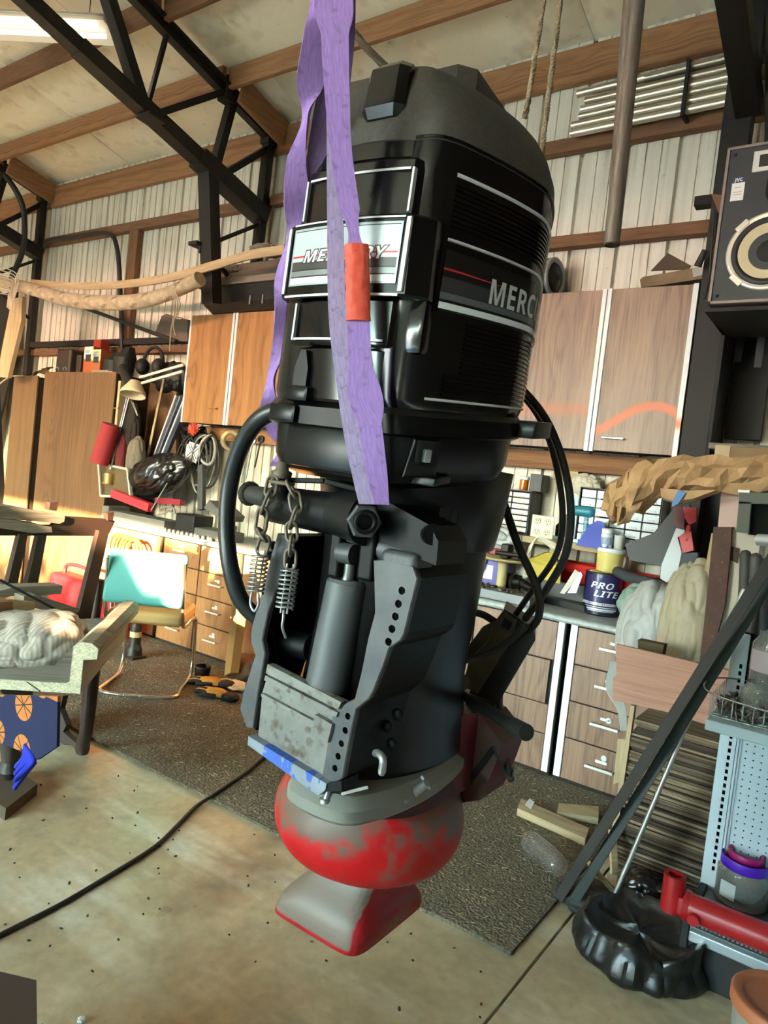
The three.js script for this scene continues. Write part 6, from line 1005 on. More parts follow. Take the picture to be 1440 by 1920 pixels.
for (const [lab, a, b, w] of [['pale wooden stake leaning into the flattened bag', [-0.738,0.16,-2.678], [-0.62,0.03,-2.761], 0.035], ['thin pale stake crossing behind the steel angles', [-0.739,0.199,-2.95], [-0.699,0.04,-2.911], 0.03]]) solo('wooden_stake', lab, 'stake', uvb(bar(a, b, w, 0.018), 2), lumberPale);
solo('timber_foot', 'oily brown timber block on the floor under the shelf unit', 'block', uvb(bx(-0.56, -0.385, 0.0, 0.05, -2.78, -2.62), 0), mat(0x4a3826, 0.7));
// ---------- tall cabinets and what lies on them ----------
function tallCabinet(label, x0, x1, y1, zf, mt) {
  const t = thing('tall_cabinet', label, 'cabinet', 'tall wood-grain cabinets');
  part(t, 'carcass', uvb(bx(x0 + 0.01, x1, 0.0, y1 - 0.01, zf - 0.45, zf - 0.02, 0.002)), mat(0x3a2a1e, 0.7));
  part(t, 'door', uvb(bx(x0, x1 + 0.005, 0.06, y1, zf - 0.018, zf, 0.003), 1, 1, x0), mt);
  part(t, 'plinth', bx(x0 + 0.02, x1 - 0.02, 0.0, 0.058, zf - 0.06, zf - 0.03, 0.001), kickMat);
  return t;
}
tallCabinet('wide tall oak cabinet with strong arched grain beside the counter', -6.8, -5.64, 2.2, -3.74, wood(0x6f5035, 0x48301d, 1.15, { lines: 9, arch: 2.2, s: 37, rough: 0.5 }));
tallCabinet('narrow tall cabinet separated from the wide one by a dark gap', -7.38, -6.93, 2.16, -3.74, wood(0x74573a, 0x553c26, 0.8, { lines: 12, arch: 0.6, s: 29, rough: 0.5 }));
solo('door_board', 'pale upright board edge beside the wide tall oak cabinet', 'board', uvb(bx(-5.62, -5.585, 1.35, 2.13, -3.9, -3.76), 1), lumberPale);
for (const y of [1.72, 1.88]) solo('cabinet_hinge', y > 1.8 ? 'brass strap hinge, upper, on the pale board by the tall cabinet' : 'brass strap hinge, lower, on the pale board by the tall cabinet', 'hinge', bx(-5.66, -5.57, y, y + 0.012, -3.756, -3.745, 0.001), brassPull);
{
  const top = 2.205, boxp = (bg, fg, t1, t2) => print(128, 256, (c, w, h) => { c.fillStyle = bg; c.fillRect(0, 0, w, h); c.fillStyle = fg; c.fillRect(0, h * 0.45, w, h * 0.55); c.fillStyle = '#20262e'; c.fillRect(w * 0.2, h * 0.28, w * 0.6, h * 0.26); c.fillStyle = '#8fa6c4'; c.fillRect(w * 0.1, h * 0.12, w * 0.5, h * 0.12); c.fillStyle = '#1a1a1a'; c.font = 'bold 26px sans-serif'; c.textAlign = 'center'; c.fillText(t1, w / 2, h * 0.14, 112); c.fillText(t2, w / 2, h * 0.26, 112); });
  const carton = (label, px0, px1, py, h, m, z) => { const a = [-6.55,2.277,-3.95][0]; const t = thing('carton', label, 'box', 'small cartons on the tall cabinet'); part(t, 'box_body', bx(px0, px1, top, top + h, z - 0.12, z, 0.002), mat(0x8f4a2c, 0.6)); part(t, 'printed_front', new THREE.PlaneGeometry(px1 - px0 - 0.004, h - 0.004).translate((px0 + px1) / 2, top + h / 2, z + 0.001), m); return t; };
  carton('orange and white tool carton with a picture of a power tool', -6.42, -6.27, 0, 0.27, mat(0xffffff, 0.5, 0, { map: boxp('#d8cfc8', '#a5522f', '', '') }), -3.9);
  carton('orange carton with black lettering on a cream panel', -6.255, -6.11, 0, 0.235, mat(0xffffff, 0.5, 0, { map: boxp('#d9cfa0', '#9c5a30', 'Saddle', 'saw-Cut') }), -3.88);
  solo('carton', 'red topped carton standing behind the tool carton', 'box', bx(-6.44, -6.32, top, top + 0.36, -4.1, -4.0, 0.002), mat(0x8e2a1a, 0.5), 'small cartons on the tall cabinet');
  const k = thing('binoculars_case', 'dark brown hard case with two round latches on the tall cabinet', 'case');
  part(k, 'case_body', bx(-6.92, -6.66, top, top + 0.26, -4.1, -3.9, 0.03), mat(0x2d221c, 0.55));
  for (const x of [-6.86, -6.72]) part(k, 'latch', new THREE.TorusGeometry(0.03, 0.006, 8, 20, Math.PI).translate(x, top + 0.04, -3.895), zinc);
  solo('dark_block', 'small dark brown block beside the hard case', 'block', bx(-6.63, -6.55, top, top + 0.2, -4.05, -3.95, 0.01), mat(0x33261f, 0.6));
  const sp = mat(0x131313, 0.6);
  const cone = (label, x, w, h, z) => solo('work_lamp', label, 'lamp', M(loft([ell(x, top, z, w * 0.9, 0.08, 24), ell(x + 0.02, top + h * 0.6, z, w, 0.09, 24), ell(x + 0.05, top + h, z - 0.02, w * 0.35, 0.04, 24)])), sp, 'dark lamps on the tall cabinet');
  cone('dark angular lamp body beside the lettered carton', -6.0, 0.10, 0.22, -3.95); cone('dark angular lamp body above the desk lamp shade', -5.82, 0.10, 0.26, -3.93);
  const hp = thing('headphones', 'black headset with coiled band at the end of the tall cabinet', 'headset');
  part(hp, 'band', new THREE.TorusGeometry(0.14, 0.016, 8, 30, Math.PI * 1.3).rotateZ(-0.4).translate(-5.55, top + 0.14, -4.05), sp);
  for (const x of [-5.66, -5.42]) part(hp, 'ear_cup', new THREE.SphereGeometry(0.075, 18, 12).scale(0.8, 1, 0.9).translate(x, top + 0.1, -4.02), sp);
  solo('tool_bag', 'black soft tool bag behind the headset over the cabinet end', 'bag', uvb(paperBlob([-5.40, 2.22, -4.16], [0.22, 0.16, 0.12], 0.2, 2, 91)), sp);
  solo('paper_stack', 'loose white papers at the front edge of the tall cabinet', 'paper', M(bx(-6.08, -5.75, top, top + 0.012, -3.95, -3.78, 0.001), bx(-6.04, -5.8, top + 0.012, top + 0.02, -3.93, -3.77, 0.001)), mat(0x9a9184, 0.8));
  const tw = mat(0x7a6248, 0.9);
  for (let i = 0; i < 5; i++) solo('dry_branch', ['thin dry branch', 'bent dry branch', 'forked brown branch', 'short brown twig', 'long twig end'][i] + ' lying on the narrow tall cabinet', 'branch', tube([[-7.35 + i * 0.05, 2.175 + 0.02 * i, -3.9], [-7.15 + 0.03 * i, 2.22 + 0.015 * i, -3.86 - 0.02 * i], [-6.95 - 0.02 * i, 2.185 + 0.02 * i, -3.88]], 0.012 - i * 0.001, 24, 7), tw, 'dry branches on the cabinet');
  solo('white_cable', 'thin white cord trailing off the narrow tall cabinet', 'cord', tube([[-7.157,2.157,-3.72],[-7.367,2.141,-3.7],[-7.469,2.093,-3.68],[-7.589,2.011,-3.66]], 0.007, 24, 6), mat(0xb8ad98, 0.7));
}
// ---------- wall run: conduit, driftwood, cargo box ----------
solo('bent_conduit', 'black bent conduit running along the girt and down the wall', 'pipe', tube([[-7.832,3.659,-4.18],[-7.753,3.71,-4.18],[-7.355,3.704,-4.18],[-6.714,3.686,-4.18],[-6.561,3.632,-4.18],[-6.466,3.486,-4.18],[-6.338,3.005,-4.18],[-6.227,2.468,-4.18]], 0.022, 90, 10), mat(0x231d19, 0.6));
solo('slanting_pipe', 'thin dark pipe slanting behind the driftwood pole', 'pipe', rod([-7.125,2.993,-4.1], [-5.319,2.546,-4.1], 0.018), mat(0x231d19, 0.6));
solo('long_rail', 'long black steel rail lying on the lower girt above the tall cabinets', 'rail', bar([-8.0, 2.58, -4.2], [-5.03, 2.58, -4.2], 0.05, 0.06), steelBlackDusty);
solo('hardboard_sheet', 'brown board standing on the rail next to the oak wall cabinet', 'board', uvb(slab3([[-5.691,2.632,-4.14],[-5.614,2.797,-4.14],[-5.547,2.814,-4.14],[-5.237,2.749,-4.14],[-5.208,2.553,-4.14],[-5.371,2.557,-4.14]], [0, 0, -0.03]), 1), mat(0x5d5046, 0.8));
{
  const bark = mat(0xffffff, 0.9, 0, { map: tex(256, 128, (u, v) => { const n = fbm(u, v, 20, 4, 3, 5); let c = mix([0.48, 0.42, 0.34], [0.80, 0.74, 0.63], n); return mix(c, [0.3, 0.24, 0.18], Math.max(0, fbm(u, v, 24, 3, 8, 6) - 0.6) * 2.5); }, 0.9, 0.4) });
  const pts = [[-7.669,3.118,-3.5],[-7.334,3.047,-3.5],[-6.716,2.925,-3.5],[-6.068,2.795,-3.5],[-5.497,2.738,-3.5],[-5.093,2.73,-3.5],[-4.725,2.76,-3.5],[-4.333,2.861,-3.5]], c = new THREE.CatmullRomCurve3(pts.map(V)), rings = [];
  for (let i = 0; i <= 80; i++) { const q = i / 80, p = c.getPoint(q), d = c.getTangent(q), n = new THREE.Vector3(0, 1, 0).cross(d).normalize(), b = d.clone().cross(n), R = 0.062 * (1 - 0.25 * Math.abs(q - 0.45)); rings.push([...Array(20).keys()].map((k) => { const a = k / 20 * 6.2832, r = R * (0.85 + 0.3 * n3(q * 7, Math.cos(a) * 1.5 + 3, Math.sin(a) * 1.5 + 3, 4)); return p.clone().addScaledVector(n, Math.cos(a) * r).addScaledVector(b, Math.sin(a) * r).toArray(); })); }
  const t = thing('driftwood_pole', 'long sagging weathered driftwood pole slung below the roof truss', 'pole');
  part(t, 'trunk', loft(rings, true, true, 0.8), bark);
  part(t, 'bark_strips', M(...[0, 1, 2].map((i) => tube([[-4.576,2.793,-3.46], add3([-4.541,2.65,-3.46], [0.03 * i, 0, 0]), add3([-4.552,2.469,-3.46], [0.02 * i - 0.01, 0.05 * i, 0]), add3([-4.554,2.315,-3.46], [0.05 * i, 0.12 * i, 0])], 0.005, 20, 5))), mat(0x9a8c74, 0.9)).userData.kind = 'stuff';
  solo('curved_plank', 'thin pale curved plank hanging above the driftwood pole', 'plank', strap([[-6.958,3.041,-3.62],[-6.297,2.967,-3.62],[-5.477,2.927,-3.62],[-4.841,2.94,-3.62],[-4.342,2.993,-3.62],[-3.946,3.038,-3.62],[-3.602,3.045,-3.62]], H([0, 0, 0, 0, 0, 0, 0], 0.03, [0.05, 1, 0.2]), 0.03, 60), lumberPale);
  solo('folded_cloth', 'greyish folded cloth lying on the cargo box under the plank', 'cloth', uvb(paperBlob([-4.236,3.237,-4.05], [0.14, 0.045, 0.12], 0.3, 2.2, 95)), mat(0x8a8070, 0.9));
}
{
  const t = thing('cargo_box', 'brown rooftop cargo box with a black lower shell on the oak wall cabinet', 'box');
  const R = (y, x0, zz, k) => { const z1 = zz - 0.075; return [[x0, y, -4.26], [x0, y, z1 - k], [x0 + k, y, z1], [-3.3 - k, y, z1], [-3.3, y, z1 - k], [-3.3, y, -4.26]]; };
  part(t, 'lid', loft([R(2.935, -4.86, -3.80, 0.05), R(2.985, -4.86, -3.80, 0.05), R(3.0, -4.84, -3.815, 0.05), R(3.13, -4.74, -3.92, 0.05), R(3.155, -4.68, -3.97, 0.04)], true, true, 0.35), mat(0x74675a, 0.6), 'brown lid');
  part(t, 'lower_shell', loft([R(2.742, -4.78, -3.9, 0.06), R(2.80, -4.82, -3.84, 0.05), R(2.93, -4.84, -3.82, 0.05)], true, true, 0.35), mat(0x0e0e0e, 0.4), 'black lower shell');
  for (const x of [-4.22, -4.08]) part(t, 'latch', bx(x, x + 0.012, 2.77, 2.84, -3.915, -3.9, 0.003), zinc);
  const font = await new FontLoader().loadAsync('fonts/droid/droid_sans_bold.typeface.json');
  part(t, 'badge', bx(-4.60, -4.40, 3.04, 3.05, -3.935, -3.923, 0.002), mat(0x3a332d, 0.5));
  part(t, 'raised_lettering', new TextGeometry('THULE', { font, size: 0.05, depth: 0.012, curveSegments: 4, bevelEnabled: false }).rotateX(-0.68).translate(-4.60, 3.055, -3.93), mat(0x8d8378, 0.5));
}
solo('leaning_plank', 'pale plank leaning in the corner by the truss column', 'plank', uvb(slab3([[-7.076,2.86,-3.5],[-6.88,2.869,-3.5],[-6.862,2.646,-3.5],[-7.027,2.097,-3.5],[-7.235,2.106,-3.5],[-7.181,2.398,-3.5]], [0, 0, -0.04]), 1), lumberPale);
solo('dark_sheet', 'dark board leaning in the corner behind the pale plank', 'board', slab3([[-9.046,3.145,-4.15],[-8.31,3.195,-4.15],[-8.269,2.253,-4.15],[-8.671,0.99,-4.15]], [0, 0, -0.03]), mat(0x1d1814, 0.8));
solo('hanging_hose', 'black hose hanging in loops along the corner truss', 'hose', tube([[-7.8,4.217,-3.685],[-7.8,4.144,-3.775],[-7.8,3.991,-3.884],[-7.8,3.754,-3.929],[-7.8,3.527,-3.926],[-7.8,3.217,-3.839]], 0.03, 40, 8), rubber);
solo('twig_bundle', 'tangle of pale thin wires hanging by the corner column', 'wires', M(...[...Array(9).keys()].map((i) => tube([add3([-7.122,2.988,-3.4], [0, 0.03 * i - 0.1, 0.02 * i]), add3([-6.951,2.926,-3.4], [0.02 * i, 0.02 * i - 0.06, 0]), add3([-6.901,2.863,-3.4], [0.01 * i, -0.02 * i, 0.02]), add3([-6.901,2.748,-3.4], [0.02 * i - 0.05, -0.01 * i, 0])], 0.005, 16, 5))), mat(0xb0a48e, 0.8)).userData.kind = 'stuff';
// ---------- between the cabinets ----------
solo('hardboard_sheet', 'dark brown board leaning between the tall cabinet and the wall cabinet', 'board', uvb(slab3([[-5.728,2.188,-4.1],[-5.471,2.152,-4.1],[-5.25,2.093,-4.1],[-5.168,1.547,-4.1],[-5.369,1.387,-4.1],[-5.633,1.365,-4.1]], [0, 0, -0.03]), 1), wood(0x7d5a3e, 0x553a26, 0.7, { lines: 12, arch: 0.8, s: 31 }));
solo('tan_stick', 'tan wooden stick leaning across the dark brown board', 'stick', uvb(bar([-5.303,2.203,-4.0], [-5.365,1.472,-3.95], 0.03, 0.02), 1), lumberPale);
for (const [i, dx] of [[0, 0], [1, 12], [2, 24], [3, 36]]) solo('folded_blind', ['blue white folded panel, outermost', 'second blue white folded panel', 'third blue white folded panel', 'dark blue folded panel nearest the wall cabinet'][i] + ' leaning under the wall cabinet', 'panel', bar(add3([-5.141,2.051,-4.03], [0.05 * i, 0, -0.01 * i]), add3([-5.33,1.498,-4.0], [0.05 * i, 0, 0]), 0.035, 0.02, [1, 0.4, 0]), mat([0xb9bcc4, 0x5a6078, 0xaab0bd, 0x2d3148][i], 0.6), 'folded panels leaning by the wall cabinet');
solo('red_roll', 'faded red foam roll leaning on the tall cabinet', 'roll', rod([-5.517,1.732,-3.66], [-5.606,1.389,-3.64], 0.075, 0.08, 24), mat(0x8e2a30, 0.9));
solo('dark_jacket', 'dark jacket hanging over the boards behind the desk lamp', 'jacket', uvb(paperBlob([-5.499,1.68,-3.84], [0.13, 0.30, 0.07], 0.15, 2, 101)), mat(0x231a17, 0.9));
solo('maroon_cloth', 'maroon cloth hanging beside the dark jacket', 'cloth', uvb(paperBlob([-5.501,1.494,-3.78], [0.06, 0.2, 0.05], 0.15, 2, 103)), mat(0x5e1a20, 0.9));
solo('grey_sack', 'grey cloth sack slumped behind the black bag', 'sack', uvb(paperBlob([-5.376,1.433,-3.84], [0.10, 0.24, 0.08], 0.15, 2, 105)), mat(0x6a6154, 0.9));
{
  const t = thing('desk_lamp', 'cream-shaded articulated desk lamp arching over the counter', 'lamp'), cream = mat(0xc9bda0, 0.5), wh = mat(0xd8d2c4, 0.4);
  const hc = [-5.405,2.092,-3.75], dir = [0.35, -1, 0.3];
  part(t, 'shade', lathe([[0.03, 0.10], [0.045, 0.10], [0.075, 0.05], [0.105, 0.0], [0.11, -0.03], [0.102, -0.028], [0.07, 0.04], [0.035, 0.09]].reverse().map(([r, y]) => [r, y]), [-5.373,2.032,-3.75], 32, [-0.18, 1, -0.25]), cream);
  part(t, 'lamp_head', rod([-5.449,2.093,-3.76], [-5.62,2.255,-3.78], 0.05, 0.035, 20), mat(0x1a1817, 0.5));
  for (const k of [0, 1]) part(t, 'upper_arm', bar(add3([-5.373,2.166,-3.8], [0, -0.055 * k, 0]), add3([-4.931,2.296,-3.9], [0, -0.055 * k, 0]), 0.022, 0.022), wh);
  for (const k of [0, 1]) part(t, 'lower_arm', rod(add3([-5.5,1.988,-3.78], [0.03 * k, 0, 0]), add3([-5.561,1.342,-3.72], [0.012 * k, 0, 0]), 0.007, 0.007, 8), zinc);
  part(t, 'arm_spring', tube([[-5.419,1.956,-3.77],[-5.309,1.83,-3.77],[-5.324,1.874,-3.76],[-5.373,1.942,-3.76]], 0.005, 24, 6), zinc);
  part(t, 'clamp_base', lathe([[0.05, 0], [0.055, 0.012], [0.04, 0.02], [0.045, 0.09], [0.03, 0.1], [0, 0.1]], add3([-5.566,1.271,-3.72], [0, -0.06, 0]), 24), mat(0xa8854e, 0.4, 0.4));
}
{
  const t = thing('framed_picture', 'small pale picture frame with dark glass leaning at the tall cabinet', 'frame');
  const q = [[-5.76,1.385,-3.74],[-5.33,1.363,-3.74],[-5.248,1.13,-3.74],[-5.681,1.094,-3.74]];
  part(t, 'frame', M(bar(q[0], q[1], 0.03, 0.02), bar(q[1], q[2], 0.03, 0.02, [1, 0, 0]), bar(q[2], q[3], 0.03, 0.02), bar(q[3], q[0], 0.03, 0.02, [1, 0, 0])), mat(0xb7b0a4, 0.5));
  part(t, 'glass', slab3(q, [0, 0, -0.006]), phys(0x5a4a30, 0.1, 0, { clearcoat: 0.5 }));
}
solo('trash_bag', 'glossy black bag lying on the counter behind the red level', 'bag', uvb(warp(paperBlob([0, 0, 0], [0.36, 0.19, 0.18], 0.2, 2.2, 107, { detail: 24 }), (x, y, z) => { const c = [-5.149,1.33,-3.9]; return [c[0] + x, c[1] + y + x * 0.28, c[2] + z]; })), trash);
solo('red_level', 'bright red tool handle lying on the counter edge', 'level', uvb(bar([-5.474,1.138,-3.72], [-4.941,1.072,-3.72], 0.06, 0.07), 0), mat(0xc92c3a, 0.4));
solo('red_level', 'dull red box edge behind the black bag', 'box', bar([-5.037,1.13,-3.85], [-4.71,1.147,-3.85], 0.05, 0.05), mat(0x8c1f2c, 0.5));
solo('white_card', 'white card lying under the black bag on the counter', 'card', slab3([[-5.15, 0.902, -3.72], [-4.86, 0.902, -3.72], [-4.88, 0.902, -3.8], [-5.13, 0.902, -3.8]], [0, 0.004, 0]), whiteTrim);
solo('wire_hook', 'bent shiny wire hook on the counter near the black box', 'hook', tube([[-4.821,1.073,-3.72],[-4.743,1.104,-3.72],[-4.655,1.101,-3.72],[-4.636,1.064,-3.72],[-4.711,1.072,-3.72],[-4.762,1.049,-3.72],[-4.842,1.026,-3.72]], 0.009, 40, 7), zinc);
solo('black_box', 'black electronics box standing on the counter under the hanging cables', 'box', bx(-4.69, -4.46, 0.902, 1.06, -3.98, -3.78, 0.006), blackPlastic);
solo('grey_post', 'dark grey bar standing among the hanging cables', 'bar', bar([-4.531,1.473,-3.86], [-4.431,1.116,-3.82], 0.06, 0.04, [0, 0, 1]), mat(0x45474a, 0.5, 0.2));
solo('thin_rod', 'thin straight steel rod propped from the counter to the silver packet', 'rod', rod([-4.937,1.05,-3.72], [-4.872,1.54,-3.95], 0.006, 0.006, 8), zinc);
{
  const xp = print(128, 128, (c, w, h) => { c.fillStyle = '#c9cbd0'; c.fillRect(0, 0, w, h); c.strokeStyle = '#15161a'; c.lineWidth = 26; c.beginPath(); c.moveTo(16, 20); c.lineTo(112, 108); c.moveTo(112, 20); c.lineTo(16, 108); c.stroke(); c.strokeStyle = '#f2f3f6'; c.lineWidth = 12; c.beginPath(); c.moveTo(16, 20); c.lineTo(112, 108); c.moveTo(112, 20); c.lineTo(16, 108); c.stroke(); });
  const t = thing('silver_packet', 'silver packet printed with a large X hanging among the cables', 'packet');
  part(t, 'packet_body', slab3([[-4.913,1.638,-4.0],[-4.74,1.631,-4.0],[-4.74,1.495,-4.0],[-4.922,1.509,-4.0]], [0, 0, -0.02]), mat(0xb9bbc0, 0.35, 0.3));
  const c = [-4.815,1.571,-3.99]; part(t, 'printed_face', new THREE.PlaneGeometry(0.14, 0.16).rotateZ(-0.15).translate(...c), mat(0xffffff, 0.35, 0.2, { map: xp }));
  const cab = mat(0x1b1b1c, 0.5), cabG = mat(0x8d8c88, 0.5);
  for (let i = 0; i < 7; i++) {
    const c0 = [-4.725,1.642,-4.05], w = 0.07 + 0.025 * (i % 4), h = 0.15 + 0.04 * ((i * 3) % 5);
    solo('hanging_cable', ['black cable loop', 'grey cable loop', 'thick black cable loop', 'wide grey cable loop', 'short black cable loop', 'thin pale cable loop', 'outer black cable loop'][i] + ' hung from the rail under the oak wall cabinet', 'cable', tube([...Array(12).keys()].map((k) => { const a = k / 12 * 6.2832; return [c0[0] - 0.1 + i * 0.05 + Math.sin(a) * w, c0[1] + 0.08 - h * (1 - Math.cos(a)) * 0.8, c0[2] + 0.02 * i + 0.01 * Math.sin(a * 2 + i)]; }), 0.008 + 0.003 * (i % 3), 60, 7, true), i % 2 ? cabG : cab, 'cable loops under the wall cabinet');
  }
  solo('cable_tangle', 'tangled dark cables bunched behind the silver packet', 'cables', M(...[...Array(16).keys()].map((i) => tube([...Array(7).keys()].map(() => add3([-4.928,1.634,-4.1], [rr(-0.16, 0.2), rr(-0.22, 0.16), rr(-0.03, 0.08)])), 0.008, 50, 5))), rubber).userData.kind = 'stuff';
  solo('orange_clip', 'orange plastic clip at the corner of the oak wall cabinet', 'clip', uvb(paperBlob([-4.825,1.769,-3.98], [0.06, 0.05, 0.03], 0.5, 3, 109)), mat(0xb8391c, 0.5));
  solo('tape_roll', 'cream roll of tape hanging on the rail', 'tape', lathe([[0.055, -0.025], [0.085, -0.025], [0.085, 0.025], [0.055, 0.025], [0.055, -0.025]], [-4.501,1.704,-4.12], 32, [0.9, 0, 0.4]), mat(0xc9b78c, 0.6));
  const tn = ['long steel spanner', 'dark pair of pliers', 'long-handled steel tool', 'short black tool'];
  [[418, 812, 415, 885], [404, 808, 398, 850], [425, 815, 420, 878], [440, 812, 436, 850]].forEach(([a, b, c, d], i) => { const P = [[-4.36, 1.74, -4.188, -4.38, 1.36], [-4.44, 1.76, -4.188, -4.47, 1.52], [-4.31, 1.72, -4.188, -4.33, 1.4], [-4.22, 1.74, -4.188, -4.24, 1.5]][i]; solo('hanging_tool', tn[i] + ' hanging on the rail beside the tape roll', 'tool', M(bar([P[0], P[1], P[2]], [P[3], P[4], P[2] + 0.02], 0.022, 0.012), lathe([[0.012, -0.008], [0.03, -0.008], [0.03, 0.008], [0.012, 0.008]], [P[0], P[1], P[2]], 16, [0.2, 0, 1])), i % 2 ? iron2 : zinc, 'tools hanging on the rail'); });
  solo('grey_machine', 'grey machine base with a sloping plate on the counter by the hose', 'machine', M(bx(-4.42, -4.05, 0.902, 0.98, -3.95, -3.75, 0.01), slab3([[-4.385,1.138,-3.8],[-4.332,1.204,-3.8],[-4.119,1.102,-3.8],[-4.137,1.058,-3.8]], [0, 0, -0.2]), lathe([[0, 0], [0.06, 0], [0.06, 0.05], [0, 0.06]], [-4.12, 0.98, -3.84], 20)), mat(0x5b5a57, 0.6, 0.2));
  solo('grey_tool_chest', 'long low grey chest lying along the counter behind the bench', 'chest', M(bx(-5.58, -4.75, 0.902, 0.985, -3.9, -3.72, 0.006), bx(-5.6, -5.5, 0.902, 1.02, -3.92, -3.70, 0.01)), mat(0x6d6a66, 0.7, 0.1));
  for (let i = 0; i < 12; i++) solo('small_fitting', 'small pale fitting on the counter edge by the machine base', 'part', lathe([[0, 0], [0.016, 0], [0.016, 0.02], [0.008, 0.03], [0, 0.03]], [-4.72 + 0.05 * i + rr(-0.01, 0.01), 0.902, rr(-3.74, -3.71)], 10), zinc, 'small fittings on the counter edge');
}
// ---------- red cans, cords, floor things ----------
{
  const red = mat(0xb8151f, 0.45);
  const can = (lab, x0, x1, h, z) => { const t = thing('fuel_can', lab, 'can', 'red fuel cans'); part(t, 'can_body', M(bx(x0, x1, 0.0, h, z - 0.2, z, 0.04)), red); part(t, 'handle', tube([[x0 + 0.08, h - 0.01, z - 0.1], [x0 + 0.1, h + 0.06, z - 0.1], [x1 - 0.1, h + 0.06, z - 0.1], [x1 - 0.08, h - 0.01, z - 0.1]], 0.016, 30, 8), red); part(t, 'spout', rod([x1 - 0.06, h - 0.01, z - 0.1], [x1 - 0.02, h + 0.09, z - 0.08], 0.022, 0.015, 16), blackPlastic); };
  can('red fuel can behind the settee frame, the wider one', -5.75, -5.2, 0.42, -3.35); can('red fuel can between the settee frame and the chair', -5.12, -4.75, 0.36, -3.3);
  const cordO = mat(0xb5451f, 0.6), cordY = mat(0xb58a2a, 0.6);
  for (let i = 0; i < 6; i++) solo('extension_cable', ['orange', 'yellow', 'dark orange', 'golden', 'bright orange', 'pale yellow'][i] + ' extension cord loop hung on the oak cabinet front behind the chair', 'cord', tube([...Array(12).keys()].map((k) => { const a = k / 12 * 6.2832, c = [-5.153,0.728,-3.66]; return [c[0] - 0.12 + 0.07 * i + Math.sin(a) * 0.1, c[1] - 0.04 + Math.cos(a) * 0.12, c[2] + 0.015 * i]; }), 0.013, 50, 7, true), i % 2 ? cordY : cordO, 'extension cords on the cabinet front');
  solo('wire_rack', 'thin wire rack standing by the red fuel can', 'rack', M(...[0, 1, 2, 3].map((i) => rod(add3([-4.845,0.534,-3.3], [0.05 * i, 0, 0]), add3([-4.769,0.19,-3.3], [0.05 * i, -0.1, 0]), 0.005, 0.005, 6))), zinc);
}
{
  const t = thing('cantilever_chair', 'cantilever chair with a teal back and yellowish seat on a chrome tube frame', 'chair');
  const O = [-3.60, 0.014, -2.73], e = [0.78, 0, -0.62], f = [-0.62, 0, -0.78], P = (a, y, b) => [O[0] + e[0] * a + f[0] * b, O[1] + y, O[2] + e[2] * a + f[2] * b];
  const chrome = mat(0xcfc6b6, 0.18, 0.9), teal = mat(0x3f8f8e, 0.6), seatM = mat(0xc2a468, 0.6), w = 0.235;
  part(t, 'frame', tube([P(-w + 0.01, 0.86, -0.06), P(-w, 0.6, -0.0), P(-w, 0.46, 0.06), P(-w, 0.445, 0.3), P(-w, 0.42, 0.46), P(-w, 0.3, 0.49), P(-w, 0.08, 0.50), P(-w, 0.018, 0.44), P(-w, 0.015, 0.2), P(-w, 0.015, 0.05), P(-w + 0.06, 0.015, 0.0), P(0, 0.015, -0.01), P(w - 0.06, 0.015, 0.0), P(w, 0.015, 0.05), P(w, 0.015, 0.2), P(w, 0.018, 0.44), P(w, 0.08, 0.50), P(w, 0.3, 0.49), P(w, 0.42, 0.46), P(w, 0.445, 0.3), P(w, 0.46, 0.06), P(w, 0.6, -0.0), P(w - 0.01, 0.86, -0.06)], 0.0125, 260, 10), chrome);
  const B = new THREE.Matrix4().makeBasis(V(e), new THREE.Vector3(0, 1, 0), V(f).negate()).setPosition(...O);
  part(t, 'seat', new RoundedBoxGeometry(0.46, 0.085, 0.44, 3, 0.03).translate(0, 0.49, -0.25).applyMatrix4(B), seatM);
  part(t, 'backrest', warp(new RoundedBoxGeometry(0.48, 0.33, 0.055, 6, 0.025), (x, y, z) => [x, y, z + x * x * 0.35]).rotateX(-0.16).translate(0, 0.745, 0.0).applyMatrix4(B), teal);
}
{
  const t = thing('bottle_jack', 'dark hydraulic bottle jack standing on the carpet beyond the chair', 'jack'), c = [-4.348,0.0,-3.248], dk = mat(0x2a2622, 0.5, 0.4);
  part(t, 'base', bx(c[0] - 0.07, c[0] + 0.07, 0.012, 0.035, c[2] - 0.06, c[2] + 0.06, 0.006), dk);
  part(t, 'jack_body', lathe([[0.06, 0.03], [0.055, 0.08], [0.042, 0.11], [0.042, 0.25], [0.03, 0.27], [0.02, 0.3], [0, 0.3]], [c[0], 0, c[2]], 24), dk);
  part(t, 'jack_label', lathe([[0.0425, 0.17], [0.0425, 0.21]], [c[0], 0, c[2]], 24), mat(0xb9a77c, 0.6));
  part(t, 'pump_socket', rod([c[0] + 0.05, 0.09, c[2] + 0.02], [c[0] + 0.11, 0.12, c[2] + 0.06], 0.022, 0.02, 16), dk);
}
